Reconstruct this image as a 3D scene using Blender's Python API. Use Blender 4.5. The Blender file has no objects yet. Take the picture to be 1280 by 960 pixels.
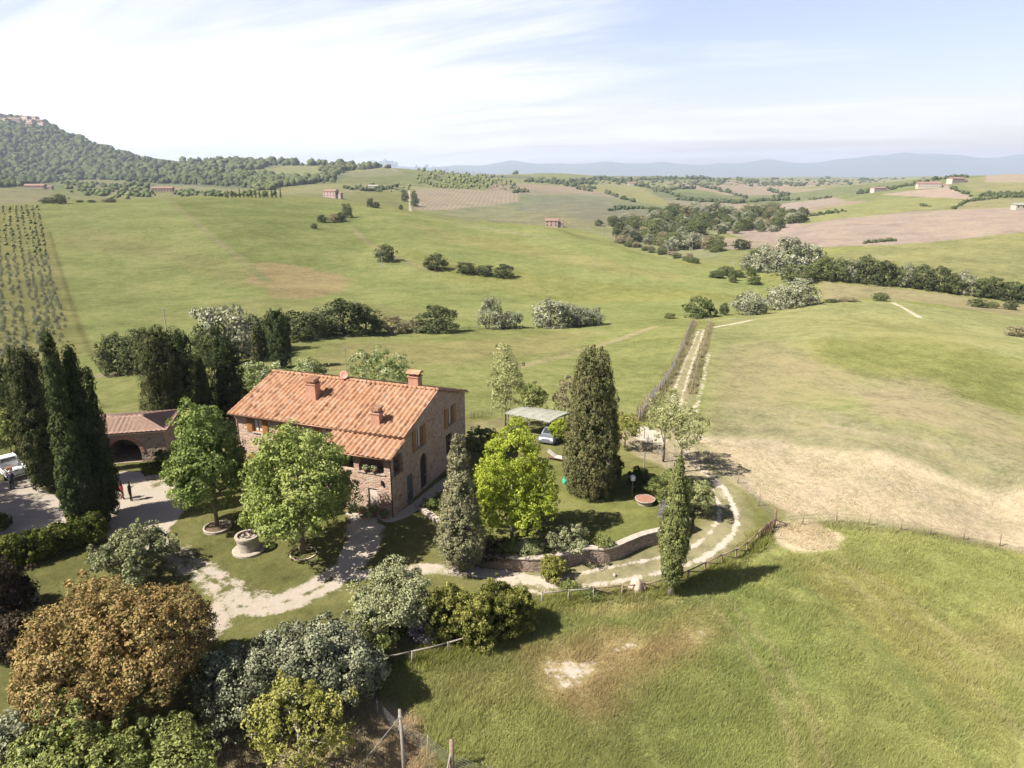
import bpy, bmesh, math, random
import numpy as np
from mathutils import Vector, Matrix

rng = np.random.default_rng(11)
random.seed(5)
SC = bpy.context.scene
COL = SC.collection
D2R = math.radians

# ------------------------------------------------------------------ camera
CAMZ, F, PITCH = 26.0, 890.0, D2R(16.8)
CP, SP = math.cos(PITCH), math.sin(PITCH)
cam_d = bpy.data.cameras.new('camera')
cam = bpy.data.objects.new('camera', cam_d)
COL.objects.link(cam)
cam.location = (0, 0, CAMZ)
cam.rotation_euler = (math.pi / 2 - PITCH, 0, 0)
cam_d.sensor_width = 36.0
cam_d.lens = 36.0 * F / 1280.0
cam_d.clip_start = 0.5
cam_d.clip_end = 60000
SC.camera = cam


def ray(u, v):
    xd = (u - 640) / F
    yd = (v - 480) / F
    return np.array([xd, CP - yd * SP, -SP - yd * CP])


# ------------------------------------------------------------------ helpers
def link_obj(name, data, parent=None):
    o = bpy.data.objects.new(name, data)
    COL.objects.link(o)
    if parent is not None:
        o.parent = parent
    return o


def tag(o, label=None, cat=None, group=None, kind=None):
    if label:
        o['label'] = label
    if cat:
        o['category'] = cat
    if group:
        o['group'] = group
    if kind:
        o['kind'] = kind
    return o


def thing(name, label, cat, loc=(0, 0, 0), rz=0.0, group=None):
    o = bpy.data.objects.new(name, None)
    COL.objects.link(o)
    o.location = loc
    o.rotation_euler = (0, 0, rz)
    o.empty_display_size = 0.2
    return tag(o, label, cat, group)


def np_mesh(name, verts, faces, mats=(), smooth=False, mat_idx=None):
    """verts (n,3) ; faces (m,k) int array with one k"""
    verts = np.asarray(verts, np.float32)
    faces = np.asarray(faces, np.int32)
    me = bpy.data.meshes.new(name)
    k = faces.shape[1]
    me.vertices.add(len(verts))
    me.vertices.foreach_set('co', verts.ravel())
    me.loops.add(faces.size)
    me.loops.foreach_set('vertex_index', faces.ravel())
    me.polygons.add(len(faces))
    me.polygons.foreach_set('loop_start', np.arange(0, faces.size, k, dtype=np.int32))
    me.polygons.foreach_set('loop_total', np.full(len(faces), k, np.int32))
    if mat_idx is not None:
        me.polygons.foreach_set('material_index', np.asarray(mat_idx, np.int32))
    if smooth:
        me.polygons.foreach_set('use_smooth', np.ones(len(faces), bool))
    me.update(calc_edges=True)
    for m in mats:
        me.materials.append(m)
    return me


class MB:
    """collects simple solids into one mesh"""
    def __init__(self):
        self.v = []
        self.f = []
        self.mi = []
        self.m = 0

    def add(self, vs, fs):
        b = len(self.v)
        self.v += [tuple(map(float, p)) for p in vs]
        for q in fs:
            self.f.append([b + i for i in q])
            self.mi.append(self.m)
        return self

    def box(self, lo, hi):
        x0, y0, z0 = lo
        x1, y1, z1 = hi
        return self.add([(x0, y0, z0), (x1, y0, z0), (x1, y1, z0), (x0, y1, z0), (x0, y0, z1), (x1, y0, z1), (x1, y1, z1), (x0, y1, z1)],
                        [(0, 3, 2, 1), (4, 5, 6, 7), (0, 1, 5, 4), (1, 2, 6, 5), (2, 3, 7, 6), (3, 0, 4, 7)])

    def tube(self, pts, rad, n=8, cap=True):
        pts = [Vector(p) for p in pts]
        if not hasattr(rad, '__len__'):
            rad = [rad] * len(pts)
        vs, fs = [], []
        ref = Vector((0.31, 0.77, 0.2))
        for i, p in enumerate(pts):
            d = (pts[min(i + 1, len(pts) - 1)] - pts[max(i - 1, 0)]).normalized()
            a = d.cross(ref).normalized()
            b = d.cross(a).normalized()
            for k in range(n):
                t = 2 * math.pi * k / n
                vs.append(p + (a * math.cos(t) + b * math.sin(t)) * rad[i])
        for i in range(len(pts) - 1):
            for k in range(n):
                k2 = (k + 1) % n
                fs.append((i * n + k, i * n + k2, (i + 1) * n + k2, (i + 1) * n + k))
        if cap:
            fs.append(tuple(range(n - 1, -1, -1)))
            fs.append(tuple((len(pts) - 1) * n + k for k in range(n)))
        return self.add(vs, fs)

    def lathe(self, prof, n=24, cx=0.0, cy=0.0):
        vs, fs = [], []
        for (r, z) in prof:
            for k in range(n):
                t = 2 * math.pi * k / n
                vs.append((cx + r * math.cos(t), cy + r * math.sin(t), z))
        for i in range(len(prof) - 1):
            for k in range(n):
                k2 = (k + 1) % n
                fs.append((i * n + k, i * n + k2, (i + 1) * n + k2, (i + 1) * n + k))
        fs.append(tuple(range(n - 1, -1, -1)))
        fs.append(tuple((len(prof) - 1) * n + k for k in range(n)))
        return self.add(vs, fs)

    def prism(self, pts, off):
        """closed polygon of 3D points extruded by vector off"""
        n = len(pts)
        off = Vector(off)
        vs = [Vector(p) for p in pts] + [Vector(p) + off for p in pts]
        fs = [tuple(range(n - 1, -1, -1)), tuple(range(n, 2 * n))]
        for i in range(n):
            j = (i + 1) % n
            fs.append((i, j, n + j, n + i))
        return self.add(vs, fs)

    def build(self, name, mats, parent=None, smooth=False, bevel=0.0, loc=None):
        me = bpy.data.meshes.new(name)
        me.from_pydata(self.v, [], self.f)
        if not isinstance(mats, (list, tuple)):
            mats = [mats]
        for m in mats:
            me.materials.append(m)
        me.polygons.foreach_set('material_index', np.array(self.mi, np.int32))
        bm = bmesh.new()
        bm.from_mesh(me)
        bmesh.ops.recalc_face_normals(bm, faces=bm.faces)
        if bevel > 0:
            es = [e for e in bm.edges if len(e.link_faces) == 2 and e.calc_face_angle(0) > 0.6]
            bmesh.ops.bevel(bm, geom=es, offset=bevel, segments=2, profile=0.5, affect='EDGES', clamp_overlap=True)
        bm.to_mesh(me)
        bm.free()
        if smooth:
            me.polygons.foreach_set('use_smooth', np.ones(len(me.polygons), bool))
        me.update()
        o = link_obj(name, me, parent)
        if loc is not None:
            o.location = loc
        return o


def children_of(o):
    return [c for c in COL.objects if c.parent is o]


def copy_tree(o, kids, label=None):
    """copy a thing (root + its list of direct parts)"""
    r = o.copy()
    COL.objects.link(r)
    for c in kids:
        k = c.copy()
        COL.objects.link(k)
        k.parent = r
    if label:
        r['label'] = label
    return r


# ------------------------------------------------------------------ node helpers
def new_mat(name):
    m = bpy.data.materials.new(name)
    m.use_nodes = True
    nt = m.node_tree
    nt.nodes.clear()
    return m, nt


def N(nt, kind, **kw):
    n = nt.nodes.new(kind)
    for k, v in kw.items():
        if k.startswith('i_'):
            key = k[2:]
            n.inputs[int(key) if key.isdigit() else key].default_value = v
        else:
            setattr(n, k, v)
    return n


def math_n(nt, op, a, b=None, clamp=False):
    n = nt.nodes.new('ShaderNodeMath')
    n.operation = op
    n.use_clamp = clamp
    for i, x in enumerate((a, b)):
        if x is None:
            continue
        if isinstance(x, (int, float)):
            n.inputs[i].default_value = x
        else:
            nt.links.new(x, n.inputs[i])
    return n.outputs[0]


def mix_c(nt, fac, a, b, blend='MIX'):
    n = nt.nodes.new('ShaderNodeMix')
    n.data_type = 'RGBA'
    n.blend_type = blend
    for sock, x in ((n.inputs[0], fac), (n.inputs[6], a), (n.inputs[7], b)):
        if isinstance(x, (int, float)):
            sock.default_value = x
        elif isinstance(x, (tuple, list)):
            sock.default_value = (*x[:3], 1.0)
        else:
            nt.links.new(x, sock)
    return n.outputs[2]


def noise(nt, vec, scale, detail=4.0, rough=0.55, dist=0.0):
    n = nt.nodes.new('ShaderNodeTexNoise')
    n.inputs['Scale'].default_value = scale
    n.inputs['Detail'].default_value = detail
    n.inputs['Roughness'].default_value = rough
    n.inputs['Distortion'].default_value = dist
    if vec is not None:
        nt.links.new(vec, n.inputs['Vector'])
    return n.outputs[0]


def maprange(nt, x, a, b, c=0.0, d=1.0, smooth=False):
    n = nt.nodes.new('ShaderNodeMapRange')
    if smooth:
        n.interpolation_type = 'SMOOTHSTEP'
    nt.links.new(x, n.inputs[0])
    for i, q in enumerate((a, b, c, d)):
        n.inputs[i + 1].default_value = q
    return n.outputs[0]


def objpos(nt):
    return nt.nodes.new('ShaderNodeTexCoord').outputs['Object']


def finish(nt, col, rough=0.9, spec=0.2, bump=None, bump_s=0.3, bump_d=0.05, metal=0.0):
    b = nt.nodes.new('ShaderNodeBsdfPrincipled')
    if isinstance(col, tuple):
        b.inputs['Base Color'].default_value = (*col[:3], 1)
    else:
        nt.links.new(col, b.inputs['Base Color'])
    b.inputs['Roughness'].default_value = rough
    b.inputs['Specular IOR Level'].default_value = spec
    b.inputs['Metallic'].default_value = metal
    if bump is not None:
        bn = nt.nodes.new('ShaderNodeBump')
        bn.inputs['Strength'].default_value = bump_s
        bn.inputs['Distance'].default_value = bump_d
        nt.links.new(bump, bn.inputs['Height'])
        nt.links.new(bn.outputs[0], b.inputs['Normal'])
    o = nt.nodes.new('ShaderNodeOutputMaterial')
    nt.links.new(b.outputs[0], o.inputs[0])


def plain(name, col, rough=0.7, var=0.25, scale=6.0, metal=0.0, spec=0.3, bump_s=0.2):
    m, nt = new_mat(name)
    p = objpos(nt)
    n1 = noise(nt, p, scale, 5)
    k = maprange(nt, n1, 0.25, 0.75, 1 - var, 1 + var)
    c = mix_c(nt, 1.0, col, (1, 1, 1), 'MIX')
    mm = nt.nodes.new('ShaderNodeVectorMath')
    mm.operation = 'SCALE'
    mm.inputs[0].default_value = col[:3]
    nt.links.new(k, mm.inputs['Scale'])
    finish(nt, mm.outputs[0], rough, spec, n1, bump_s, 0.02, metal)
    return m


# ------------------------------------------------------------------ 2D value noise (numpy)
_perm = rng.random((512, 512)).astype(np.float32)


def vnoise(x, y):
    xi = np.floor(x).astype(np.int64)
    yi = np.floor(y).astype(np.int64)
    fx = x - xi
    fy = y - yi
    fx = fx * fx * (3 - 2 * fx)
    fy = fy * fy * (3 - 2 * fy)
    a = _perm[xi & 511, yi & 511]
    b = _perm[(xi + 1) & 511, yi & 511]
    c = _perm[xi & 511, (yi + 1) & 511]
    d = _perm[(xi + 1) & 511, (yi + 1) & 511]
    return (a * (1 - fx) + b * fx) * (1 - fy) + (c * (1 - fx) + d * fx) * fy


def fbm(x, y, s, oct=4):
    r = 0
    a = 0.5
    t = 0
    for i in range(oct):
        r = r + a * vnoise(x / s + 17.3 * i, y / s + 5.1 * i)
        t += a
        a *= 0.5
        s *= 0.5
    return r / t


# ------------------------------------------------------------------ terrain height: control points
CT = []  # X,Y,z


def cp(u, v, D):
    d = ray(u, v)
    t = D / d[1]
    CT.append((d[0] * t, D, CAMZ + d[2] * t))


for p in [(0, -40, -4), (-60, -40, -3), (60, -40, -6), (0, 10, -4), (-30, 10, -2), (30, 10, -5.5), (60, 15, -7.5), (-60, 20, -.5),
          (-10, 25, -1.8), (-20, 28, -1.0), (0, 27, -2.6), (10, 30, -3.2), (25, 30, -4.3), (40, 32, -5.5), (-40, 30, -.3),
          (-35, 38, -.1), (-20, 38, -.2), (-10, 38, -.6), (0, 37.5, -1.4), (7, 38.5, -1.7), (16, 40, -2.4), (28, 42, -3.2), (40, 47, -3.8), (58, 50, -5.5),
          (0, 42, -1.0), (6, 43, -1.15), (12, 45.5, -1.2), (17, 50, -1.2), (19, 55, -1.2), (17, 60, -1.0), (14, 65, -.9),
          (-45, 55, 0), (-30, 50, 0), (-30, 60, 0), (-15, 45, 0), (-15, 55, 0), (-5, 60, 0), (-6, 46, -.3), (5, 62, 0), (0, 70, -.2), (8, 68, -.3),
          (-25, 68, 0), (-50, 70, 0), (-70, 60, 0), (-75, 90, -1.5), (-90, 40, 0),
          (25, 52, -2.0), (35, 53, -2.9), (30, 62, -2.0), (45, 60, -3.6), (62, 62, -5.2)]:
    CT.append(p)
COLS = {
    -250: [(470, 120), (400, 190), (330, 300), (262, 480), (266, 650), (236, 1000), (222, 1600), (150, 2600), (165, 3500)],
    0: [(505, 95), (450, 130), (380, 200), (310, 330), (256, 540), (259, 680), (240, 900), (228, 1300), (222, 1600), (185, 2100), (150, 2600), (175, 3500)],
    55: [(200, 2100), (155, 2600), (178, 3500)],
    100: [(485, 102), (430, 145), (370, 220), (305, 340), (251, 570), (256, 720), (242, 950), (233, 1300), (228, 1600), (200, 2100), (174, 2600), (195, 3500)],
    200: [(460, 112), (425, 145), (370, 225), (305, 345), (248, 570), (252, 720), (240, 980), (232, 1300), (226, 1600), (210, 2000), (199, 2500), (208, 3400)],
    300: [(440, 125), (380, 200), (330, 290), (290, 390), (247, 570), (246.5, 790), (238, 1050), (230, 1400), (212, 1800), (203, 2100), (208, 2700)],
    420: [(470, 100), (416, 150), (370, 230), (330, 310), (290, 420), (253, 590), (248, 780), (236, 1000), (225, 1300), (212, 1700), (206, 2000), (212, 2700)],
    500: [(520, 79), (470, 100), (430, 135), (413, 160), (370, 230), (330, 310), (300, 380), (268, 500), (260, 620), (262, 740), (243, 1000), (226, 1300), (212, 1700), (214, 2400)],
    560: [(412, 163), (360, 250), (320, 340), (290, 440), (272, 530), (275, 620), (264, 800), (248, 980), (235, 1150), (224, 1400), (216, 1900), (219, 2600)],
    640: [(520, 79), (470, 101), (430, 137), (410, 168), (360, 255), (320, 350), (295, 430), (280, 500), (284, 590), (266, 800), (250, 1000), (236, 1300), (226, 1800), (220, 2300)],
    700: [(407, 175), (360, 260), (320, 350), (298, 420), (286, 480), (289, 560), (272, 700), (256, 900), (240, 1300), (228, 1900), (217, 2700), (222, 4500)],
    760: [(480, 98), (430, 140), (404, 181), (360, 265), (330, 325), (303, 400), (312, 480), (290, 600), (266, 800), (250, 1100), (238, 1500), (228, 2200), (221, 3000), (222, 5000)],
    830: [(398, 190), (365, 250), (342, 305), (323, 365), (327, 430), (310, 510), (285, 650), (266, 850), (250, 1200), (239, 1600), (228, 2400), (221, 3200), (222, 5000)],
    865: [(500, 86), (450, 115), (415, 150), (398, 190)],
    900: [(391, 200), (365, 252), (346, 300), (333, 340), (320, 410), (310, 470), (290, 590), (275, 740), (262, 950), (248, 1400), (236, 2000), (226, 2900), (222, 5000)],
    960: [(550, 71), (480, 99), (430, 139), (392, 197), (389, 218), (354, 285), (332, 340), (312, 430), (300, 520), (285, 640), (272, 800), (255, 1200), (241, 1800), (229, 2800), (222, 5000)],
    1020: [(430, 132), (400, 170), (378, 206), (382, 240), (350, 280), (330, 335), (305, 430), (285, 560), (270, 720), (255, 1050), (240, 1500), (229, 2400), (222, 5000)],
    1100: [(560, 66), (500, 88), (450, 122), (400, 172), (374, 207), (376, 236), (352, 280), (320, 355), (295, 450), (275, 600), (255, 850), (240, 1150), (229, 1500), (232, 2200), (223, 5000)],
    1200: [(510, 88), (470, 108), (425, 150), (387, 197), (379, 232), (365, 264), (330, 325), (300, 400), (270, 560), (250, 780), (235, 1050), (221, 1400), (228, 2200), (222, 5000)],
    1280: [(600, 61), (505, 96), (440, 140), (412, 170), (397, 197), (386, 230), (375, 257), (330, 325), (295, 400), (268, 560), (245, 800), (230, 1100), (218, 1450), (226, 2400), (222, 5000)],
    1500: [(620, 60), (500, 96), (440, 140), (400, 195), (376, 255), (330, 325), (295, 400), (268, 560), (243, 800), (228, 1100), (216, 1450), (226, 2400), (222, 5000)],
}
for u, lst in COLS.items():
    for v, D in lst:
        cp(u, v, D)
# valley plain and the far mountain range
for u in (-300, 0, 200, 400, 560, 700, 850, 1000, 1150, 1300, 1550):
    cp(u, 221.5, 9500)
for u, v in ((-300, 208), (-50, 207), (150, 206), (350, 205), (480, 207), (570, 207), (640, 201), (700, 205), (760, 202), (830, 203), (900, 204), (960, 200), (1000, 204),
             (1050, 199), (1090, 195), (1130, 191), (1165, 193), (1200, 194), (1280, 193), (1400, 197), (1560, 199)):
    cp(u, v, 15500)
    cp(u, 212, 18500)
    cp(u, 218, 12800)
for a in (75, 110, 150, 180, -150, -110, -75):
    for r, z in ((150, -6), (400, -8), (1500, -10), (6000, -30), (19000, -60)):
        CT.append((r * math.sin(D2R(a)), r * math.cos(D2R(a)), z))
CT = np.array(CT, np.float64)


def warp(x, y):
    r = np.hypot(x, y)
    k = np.log1p(r / 60.0) / np.maximum(r, 1e-6)
    return np.stack([x * k, y * k], -1)


def _phi(r2):
    return 0.5 * r2 * np.log(r2 + 1e-12)


_q = warp(CT[:, 0], CT[:, 1])
_val = CT[:, 2] / (np.hypot(CT[:, 0], CT[:, 1]) + 150.0)
_n = len(CT)
_K = _phi(((_q[:, None] - _q[None]) ** 2).sum(-1)) + np.eye(_n) * 2e-4
_P = np.concatenate([np.ones((_n, 1)), _q], 1)
_A = np.block([[_K, _P], [_P.T, np.zeros((3, 3))]])
_w = np.linalg.solve(_A, np.concatenate([_val, np.zeros(3)]))


def tps(x, y):
    x = np.asarray(x, np.float64).ravel()
    y = np.asarray(y, np.float64).ravel()
    out = np.empty(len(x))
    wq = _q.astype(np.float32)
    w32 = _w[:_n].astype(np.float32)
    for i in range(0, len(x), 40000):
        q = warp(x[i:i + 40000], y[i:i + 40000])
        q32 = q.astype(np.float32)
        d2 = (q32[:, :1] - wq[None, :, 0]) ** 2 + (q32[:, 1:] - wq[None, :, 1]) ** 2
        out[i:i + 40000] = (0.5 * d2 * np.log(d2 + 1e-9)) @ w32 + _w[_n] + q @ _w[_n + 1:]
    return out * (np.hypot(x, y) + 150.0)


# polar grid ----------------------------------------------------------------
AZ = np.concatenate([np.linspace(-180, -52, 24, endpoint=False), np.linspace(-52, -42, 30, endpoint=False), np.linspace(-42, 42, 900, endpoint=False),
                     np.linspace(42, 52, 30, endpoint=False), np.linspace(52, 180, 25)])
R = [6.0]
while R[-1] < 19500:
    r = R[-1]
    f = 0.06 if r < 22 else 0.0046 if r < 110 else 0.007 if r < 300 else 0.0095
    R.append(r * (1 + f))
R = np.array(R)
AZr = np.radians(AZ)
GX = np.outer(R, np.sin(AZr))
GY = np.outer(R, np.cos(AZr))
GZ = tps(GX, GY).reshape(GX.shape)


# ---- signed distance to polygons / polylines (world XY)
def seg_d2(px, py, a, b):
    dx, dy = b[0] - a[0], b[1] - a[1]
    L = dx * dx + dy * dy + 1e-12
    t = np.clip(((px - a[0]) * dx + (py - a[1]) * dy) / L, 0, 1)
    return (px - a[0] - t * dx) ** 2 + (py - a[1] - t * dy) ** 2


def poly_sd(px, py, pts):
    """positive inside"""
    d2 = np.full(px.shape, 1e30)
    ins = np.zeros(px.shape, bool)
    n = len(pts)
    for i in range(n):
        a, b = pts[i], pts[(i + 1) % n]
        d2 = np.minimum(d2, seg_d2(px, py, a, b))
        if a[1] != b[1]:
            c = ((a[1] > py) != (b[1] > py)) & (px < (b[0] - a[0]) * (py - a[1]) / (b[1] - a[1]) + a[0])
            ins ^= c
    d = np.sqrt(d2)
    return np.where(ins, d, -d)


def line_d(px, py, pts):
    d2 = np.full(px.shape, 1e30)
    for i in range(len(pts) - 1):
        d2 = np.minimum(d2, seg_d2(px, py, pts[i], pts[i + 1]))
    return np.sqrt(d2)


def smooth_pts(pts, n=6):
    """Catmull-Rom through points"""
    P = [np.array(p, float) for p in pts]
    P = [2 * P[0] - P[1]] + P + [2 * P[-1] - P[-2]]
    out = []
    for i in range(1, len(P) - 2):
        for k in range(n):
            t = k / n
            out.append(0.5 * (2 * P[i] + (P[i + 1] - P[i - 1]) * t + (2 * P[i - 1] - 5 * P[i] + 4 * P[i + 1] - P[i + 2]) * t * t
                              + (3 * P[i] - P[i - 1] - 3 * P[i + 1] + P[i + 2]) * t ** 3))
    out.append(P[-2])
    return [tuple(p) for p in out]


def sstep(x):
    x = np.clip(x, 0, 1)
    return x * x * (3 - 2 * x)


def flat(u, v, z=0.0):
    d = ray(u, v)
    t = (z - CAMZ) / d[2]
    return (d[0] * t, d[1] * t)


# lawn terrace held by the stone wall
WALL = smooth_pts([flat(575, 690, .1), flat(604, 694, .1), flat(640, 697, .1), flat(685, 697, .1), flat(730, 686, .1), (6.9, 45.3), flat(800, 669, .1), flat(832, 661, .1), flat(862, 648, .1)], 5)
TERR = list(WALL) + [(14.6, 53.5), (13.0, 58.5), (8, 62), (-2, 62), (-4.6, 52)]
near = (np.hypot(GX, GY) < 90) & (GY > 30)
_sd = poly_sd(GX[near], GY[near], TERR)
_b = GZ[near]
GZ[near] = _b + sstep(_sd / 0.3 + 0.2) * (np.maximum(_b, 0.02) - _b)
# small natural relief
rr = np.hypot(GX, GY)
GZ += (fbm(GX, GY, 9.0, 3) - 0.5) * 0.25 * np.clip((rr - 60) / 60, 0, 1)
GZ += (fbm(GX, GY, 90.0, 4) - 0.5) * 4.0 * np.clip((rr - 250) / 400, 0, 1)
GZ += (fbm(GX, GY, 900.0, 5) - 0.5) * 60.0 * np.clip((rr - 11000) / 3000, 0, 1)
# gentle rounded mound and folds of the big pasture on the right, a crease on the left hillside
GZ += 2.6 * np.exp(-(((GX - 84) / 34) ** 2 + ((GY - 132) / 22) ** 2)) - 1.0 * np.exp(-(((GX - 62) / 30) ** 2 + ((GY - 98) / 10) ** 2))
GZ += 3.0 * np.exp(-(((GX + 30) / 70) ** 2 + ((GY - 330) / 45) ** 2)) - 2.5 * np.exp(-(((GX - 20) / 60) ** 2 + ((GY - 250) / 28) ** 2)) + 3.5 * np.exp(-(((GX + 150) / 60) ** 2 + ((GY - 400) / 60) ** 2))
logR = np.log(R)


def height(x, y):
    """bilinear lookup"""
    x = np.atleast_1d(np.asarray(x, float))
    y = np.atleast_1d(np.asarray(y, float))
    a = np.degrees(np.arctan2(x, y))
    r = np.clip(np.hypot(x, y), R[0], R[-1] * .9999)
    ia = np.clip(np.searchsorted(AZ, a, 'right') - 1, 0, len(AZ) - 2)
    ir = np.clip(np.searchsorted(R, r, 'right') - 1, 0, len(R) - 2)
    fa = (a - AZ[ia]) / (AZ[ia + 1] - AZ[ia])
    fr = (r - R[ir]) / (R[ir + 1] - R[ir])
    return (GZ[ir, ia] * (1 - fa) * (1 - fr) + GZ[ir, ia + 1] * fa * (1 - fr) + GZ[ir + 1, ia] * (1 - fa) * fr + GZ[ir + 1, ia + 1] * fa * fr)


def hz(x, y):
    return float(height(x, y)[0])


_T = np.geomspace(20, 19000, 1500)


def hit(u, v):
    """first point where the sight line through a photo pixel meets the ground"""
    d = ray(u, v)
    n = np.hypot(d[0], d[1])
    t = _T / n
    g = CAMZ + d[2] * t - height(d[0] * t, d[1] * t)
    k = np.argmax(g < 0)
    if g[k] >= 0:
        return None
    a, b = t[max(k - 1, 0)], t[k]
    for _ in range(18):
        m = 0.5 * (a + b)
        if CAMZ + d[2] * m - hz(d[0] * m, d[1] * m) < 0:
            b = m
        else:
            a = m
    return (d[0] * b, d[1] * b, CAMZ + d[2] * b)


def G(u, v):
    """ground point; slides down the picture until ground is met"""
    for k in range(60):
        p = hit(u, v + k)
        if p is not None:
            return p
    return (0, 50, 0)


def GP(pts):
    return [G(u, v)[:2] for u, v in pts]


def px_size(p):
    """metres per photo pixel at point p"""
    depth = p[1] * CP - (p[2] - CAMZ) * SP
    return depth / F
# ------------------------------------------------------------------ ground painting (albedo per field, masks)
NV = GX.size
px, py = GX.ravel(), GY.ravel()
pr = np.hypot(px, py)
paz = np.degrees(np.arctan2(px, py))
base = np.empty((NV, 3), np.float32)
mask = np.zeros((NV, 4), np.float32)   # R gravel, G dry straw, B vine rows, A tuft strength
cls = np.zeros(NV, np.int16)
CLS = ['meadow', 'lawn', 'gravel_drive', 'dirt_track', 'bare_field', 'hills', 'ploughed_field', 'mountains', 'dry_ground', 'dirt_road']
GREEN = np.array((.130, .136, .048))
base[:] = GREEN
mask[:, 3] = 1.0


def near_idx(pts, pad):
    xs = [p[0] for p in pts]
    ys = [p[1] for p in pts]
    return np.nonzero((px > min(xs) - pad) & (px < max(xs) + pad) & (py > min(ys) - pad) & (py < max(ys) + pad))[0]


def paint_poly(pix, col=None, soft=1.0, k=1.0, c=None, world=False, ch=None, val=1.0, wob=0.0):
    pts = pix if world else GP(pix)
    I = near_idx(pts, soft * 2 + wob)
    if len(I) == 0:
        return
    sd = poly_sd(px[I], py[I], pts)
    if wob:
        sd = sd + (fbm(px[I], py[I], wob * 3, 3) - .5) * 2 * wob
    m = sstep(sd / soft + .5) * k
    if col is not None:
        base[I] = base[I] * (1 - m[:, None]) + np.array(col) * m[:, None]
    if ch is not None:
        mask[I, ch] = mask[I, ch] * (1 - m) + val * m
    if c is not None:
        cls[I[sd > 0]] = CLS.index(c)


def fade_line(pix, width, soft, val):
    pts = smooth_pts(GP(pix), 5)
    I = near_idx(pts, width + soft)
    m = sstep((width / 2 - line_d(px[I], py[I], pts)) / soft + .5)
    mask[I, 0] = mask[I, 0] * (1 - m) + np.minimum(mask[I, 0], val) * m


def paint_line(pix, width, soft, ch=0, val=1.0, c=None, col=None, world=False, n=5, k=1.0):
    pts = pix if world else GP(pix)
    pts = smooth_pts(pts, n)
    I = near_idx(pts, width + soft)
    if len(I) == 0:
        return
    d = line_d(px[I], py[I], pts)
    m = sstep((width / 2 - d) / soft + .5) * k
    if col is not None:
        base[I] = base[I] * (1 - m[:, None]) + np.array(col) * m[:, None]
    if ch is not None:
        mask[I, ch] = np.maximum(mask[I, ch], m * val)
    if c is not None:
        cls[I[d < width / 2]] = CLS.index(c)


# far classes by distance
cls[pr > 230] = CLS.index('hills')
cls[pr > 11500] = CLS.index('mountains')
far = pr > 700
base[far] = (.125, .124, .060)
# patchwork of far fields (cells), only beyond the first hills
I = np.nonzero((pr > 900) & (pr < 11000))[0]
cx = np.floor((px[I] + 90 * fbm(px[I], py[I], 500, 3)) / 260).astype(np.int64)
cy = np.floor((py[I] + 150 * fbm(px[I] + 999, py[I], 500, 3)) / 420).astype(np.int64)
hsh = _perm[(cx * 7 + cy * 13) & 511, (cy * 5 + cx * 3) & 511]
pal = np.array([(.105, .115, .05), (.135, .135, .06), (.095, .105, .055), (.17, .135, .10), (.15, .145, .07), (.085, .095, .05), (.12, .13, .055)])
base[I] = pal[(hsh * 6.999).astype(int)]
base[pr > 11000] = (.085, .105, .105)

# big left hillside
HILL = (.132, .146, .053)
paint_poly([(-300, 520), (-300, 262), (0, 256), (100, 252), (200, 249), (300, 248), (420, 254), (500, 266), (560, 274), (640, 282), (700, 289), (760, 306), (830, 326), (960, 356),
            (940, 388), (870, 396), (750, 403), (600, 411), (400, 416), (150, 466), (0, 500)], HILL, 3)
paint_poly([(210, 249), (300, 248), (420, 254), (440, 262), (470, 300), (440, 330), (380, 345), (335, 352), (290, 315), (245, 276)], (.104, .118, .040), 3, .85)
paint_poly([(430, 262), (520, 272), (640, 292), (700, 310), (640, 318), (540, 308), (470, 300)], (.122, .135, .046), 6, .7)
paint_poly([(60, 300), (110, 285), (210, 305), (300, 330), (330, 360), (290, 355), (200, 325), (90, 310)], (0.144, 0.130, 0.058), 14, .55)
paint_poly([(300, 328), (345, 328), (420, 345), (440, 360), (390, 375), (340, 372), (320, 350)], (0.194, 0.143, 0.078), 5, .75, wob=6)
paint_poly([(190, 400), (300, 372), (440, 378), (600, 395), (420, 408), (300, 405)], (0.144, 0.130, 0.058), 14, .45)
paint_poly([(440, 300), (560, 325), (700, 345), (900, 365), (930, 380), (700, 378), (560, 350)], (0.131, 0.131, 0.041), 12, .7)
paint_poly([(500, 275), (640, 300), (760, 325), (860, 345), (850, 352), (700, 330), (560, 303)], (0.158, 0.141, 0.059), 6, .5)
paint_line([(440, 285), (470, 310), (510, 328), (545, 340)], 3, 3, None, col=(0.144, 0.133, 0.070))
paint_line([(480, 262), (560, 276), (640, 291), (700, 300)], 4, 4, None, col=(0.151, 0.140, 0.078))
paint_line([(210, 250), (245, 278), (290, 316), (335, 352)], 4, 2, None, col=(0.137, 0.133, 0.062))
# olive plantation ground
paint_poly([(-120, 262), (0, 258), (48, 256), (70, 320), (95, 400), (105, 440), (40, 470), (-150, 520)], (0.131, 0.125, 0.050), 4)
paint_line([(62, 290), (80, 350), (98, 405), (116, 445)], 1.2, 1.5, None, col=(0.090, 0.087, 0.036))
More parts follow.
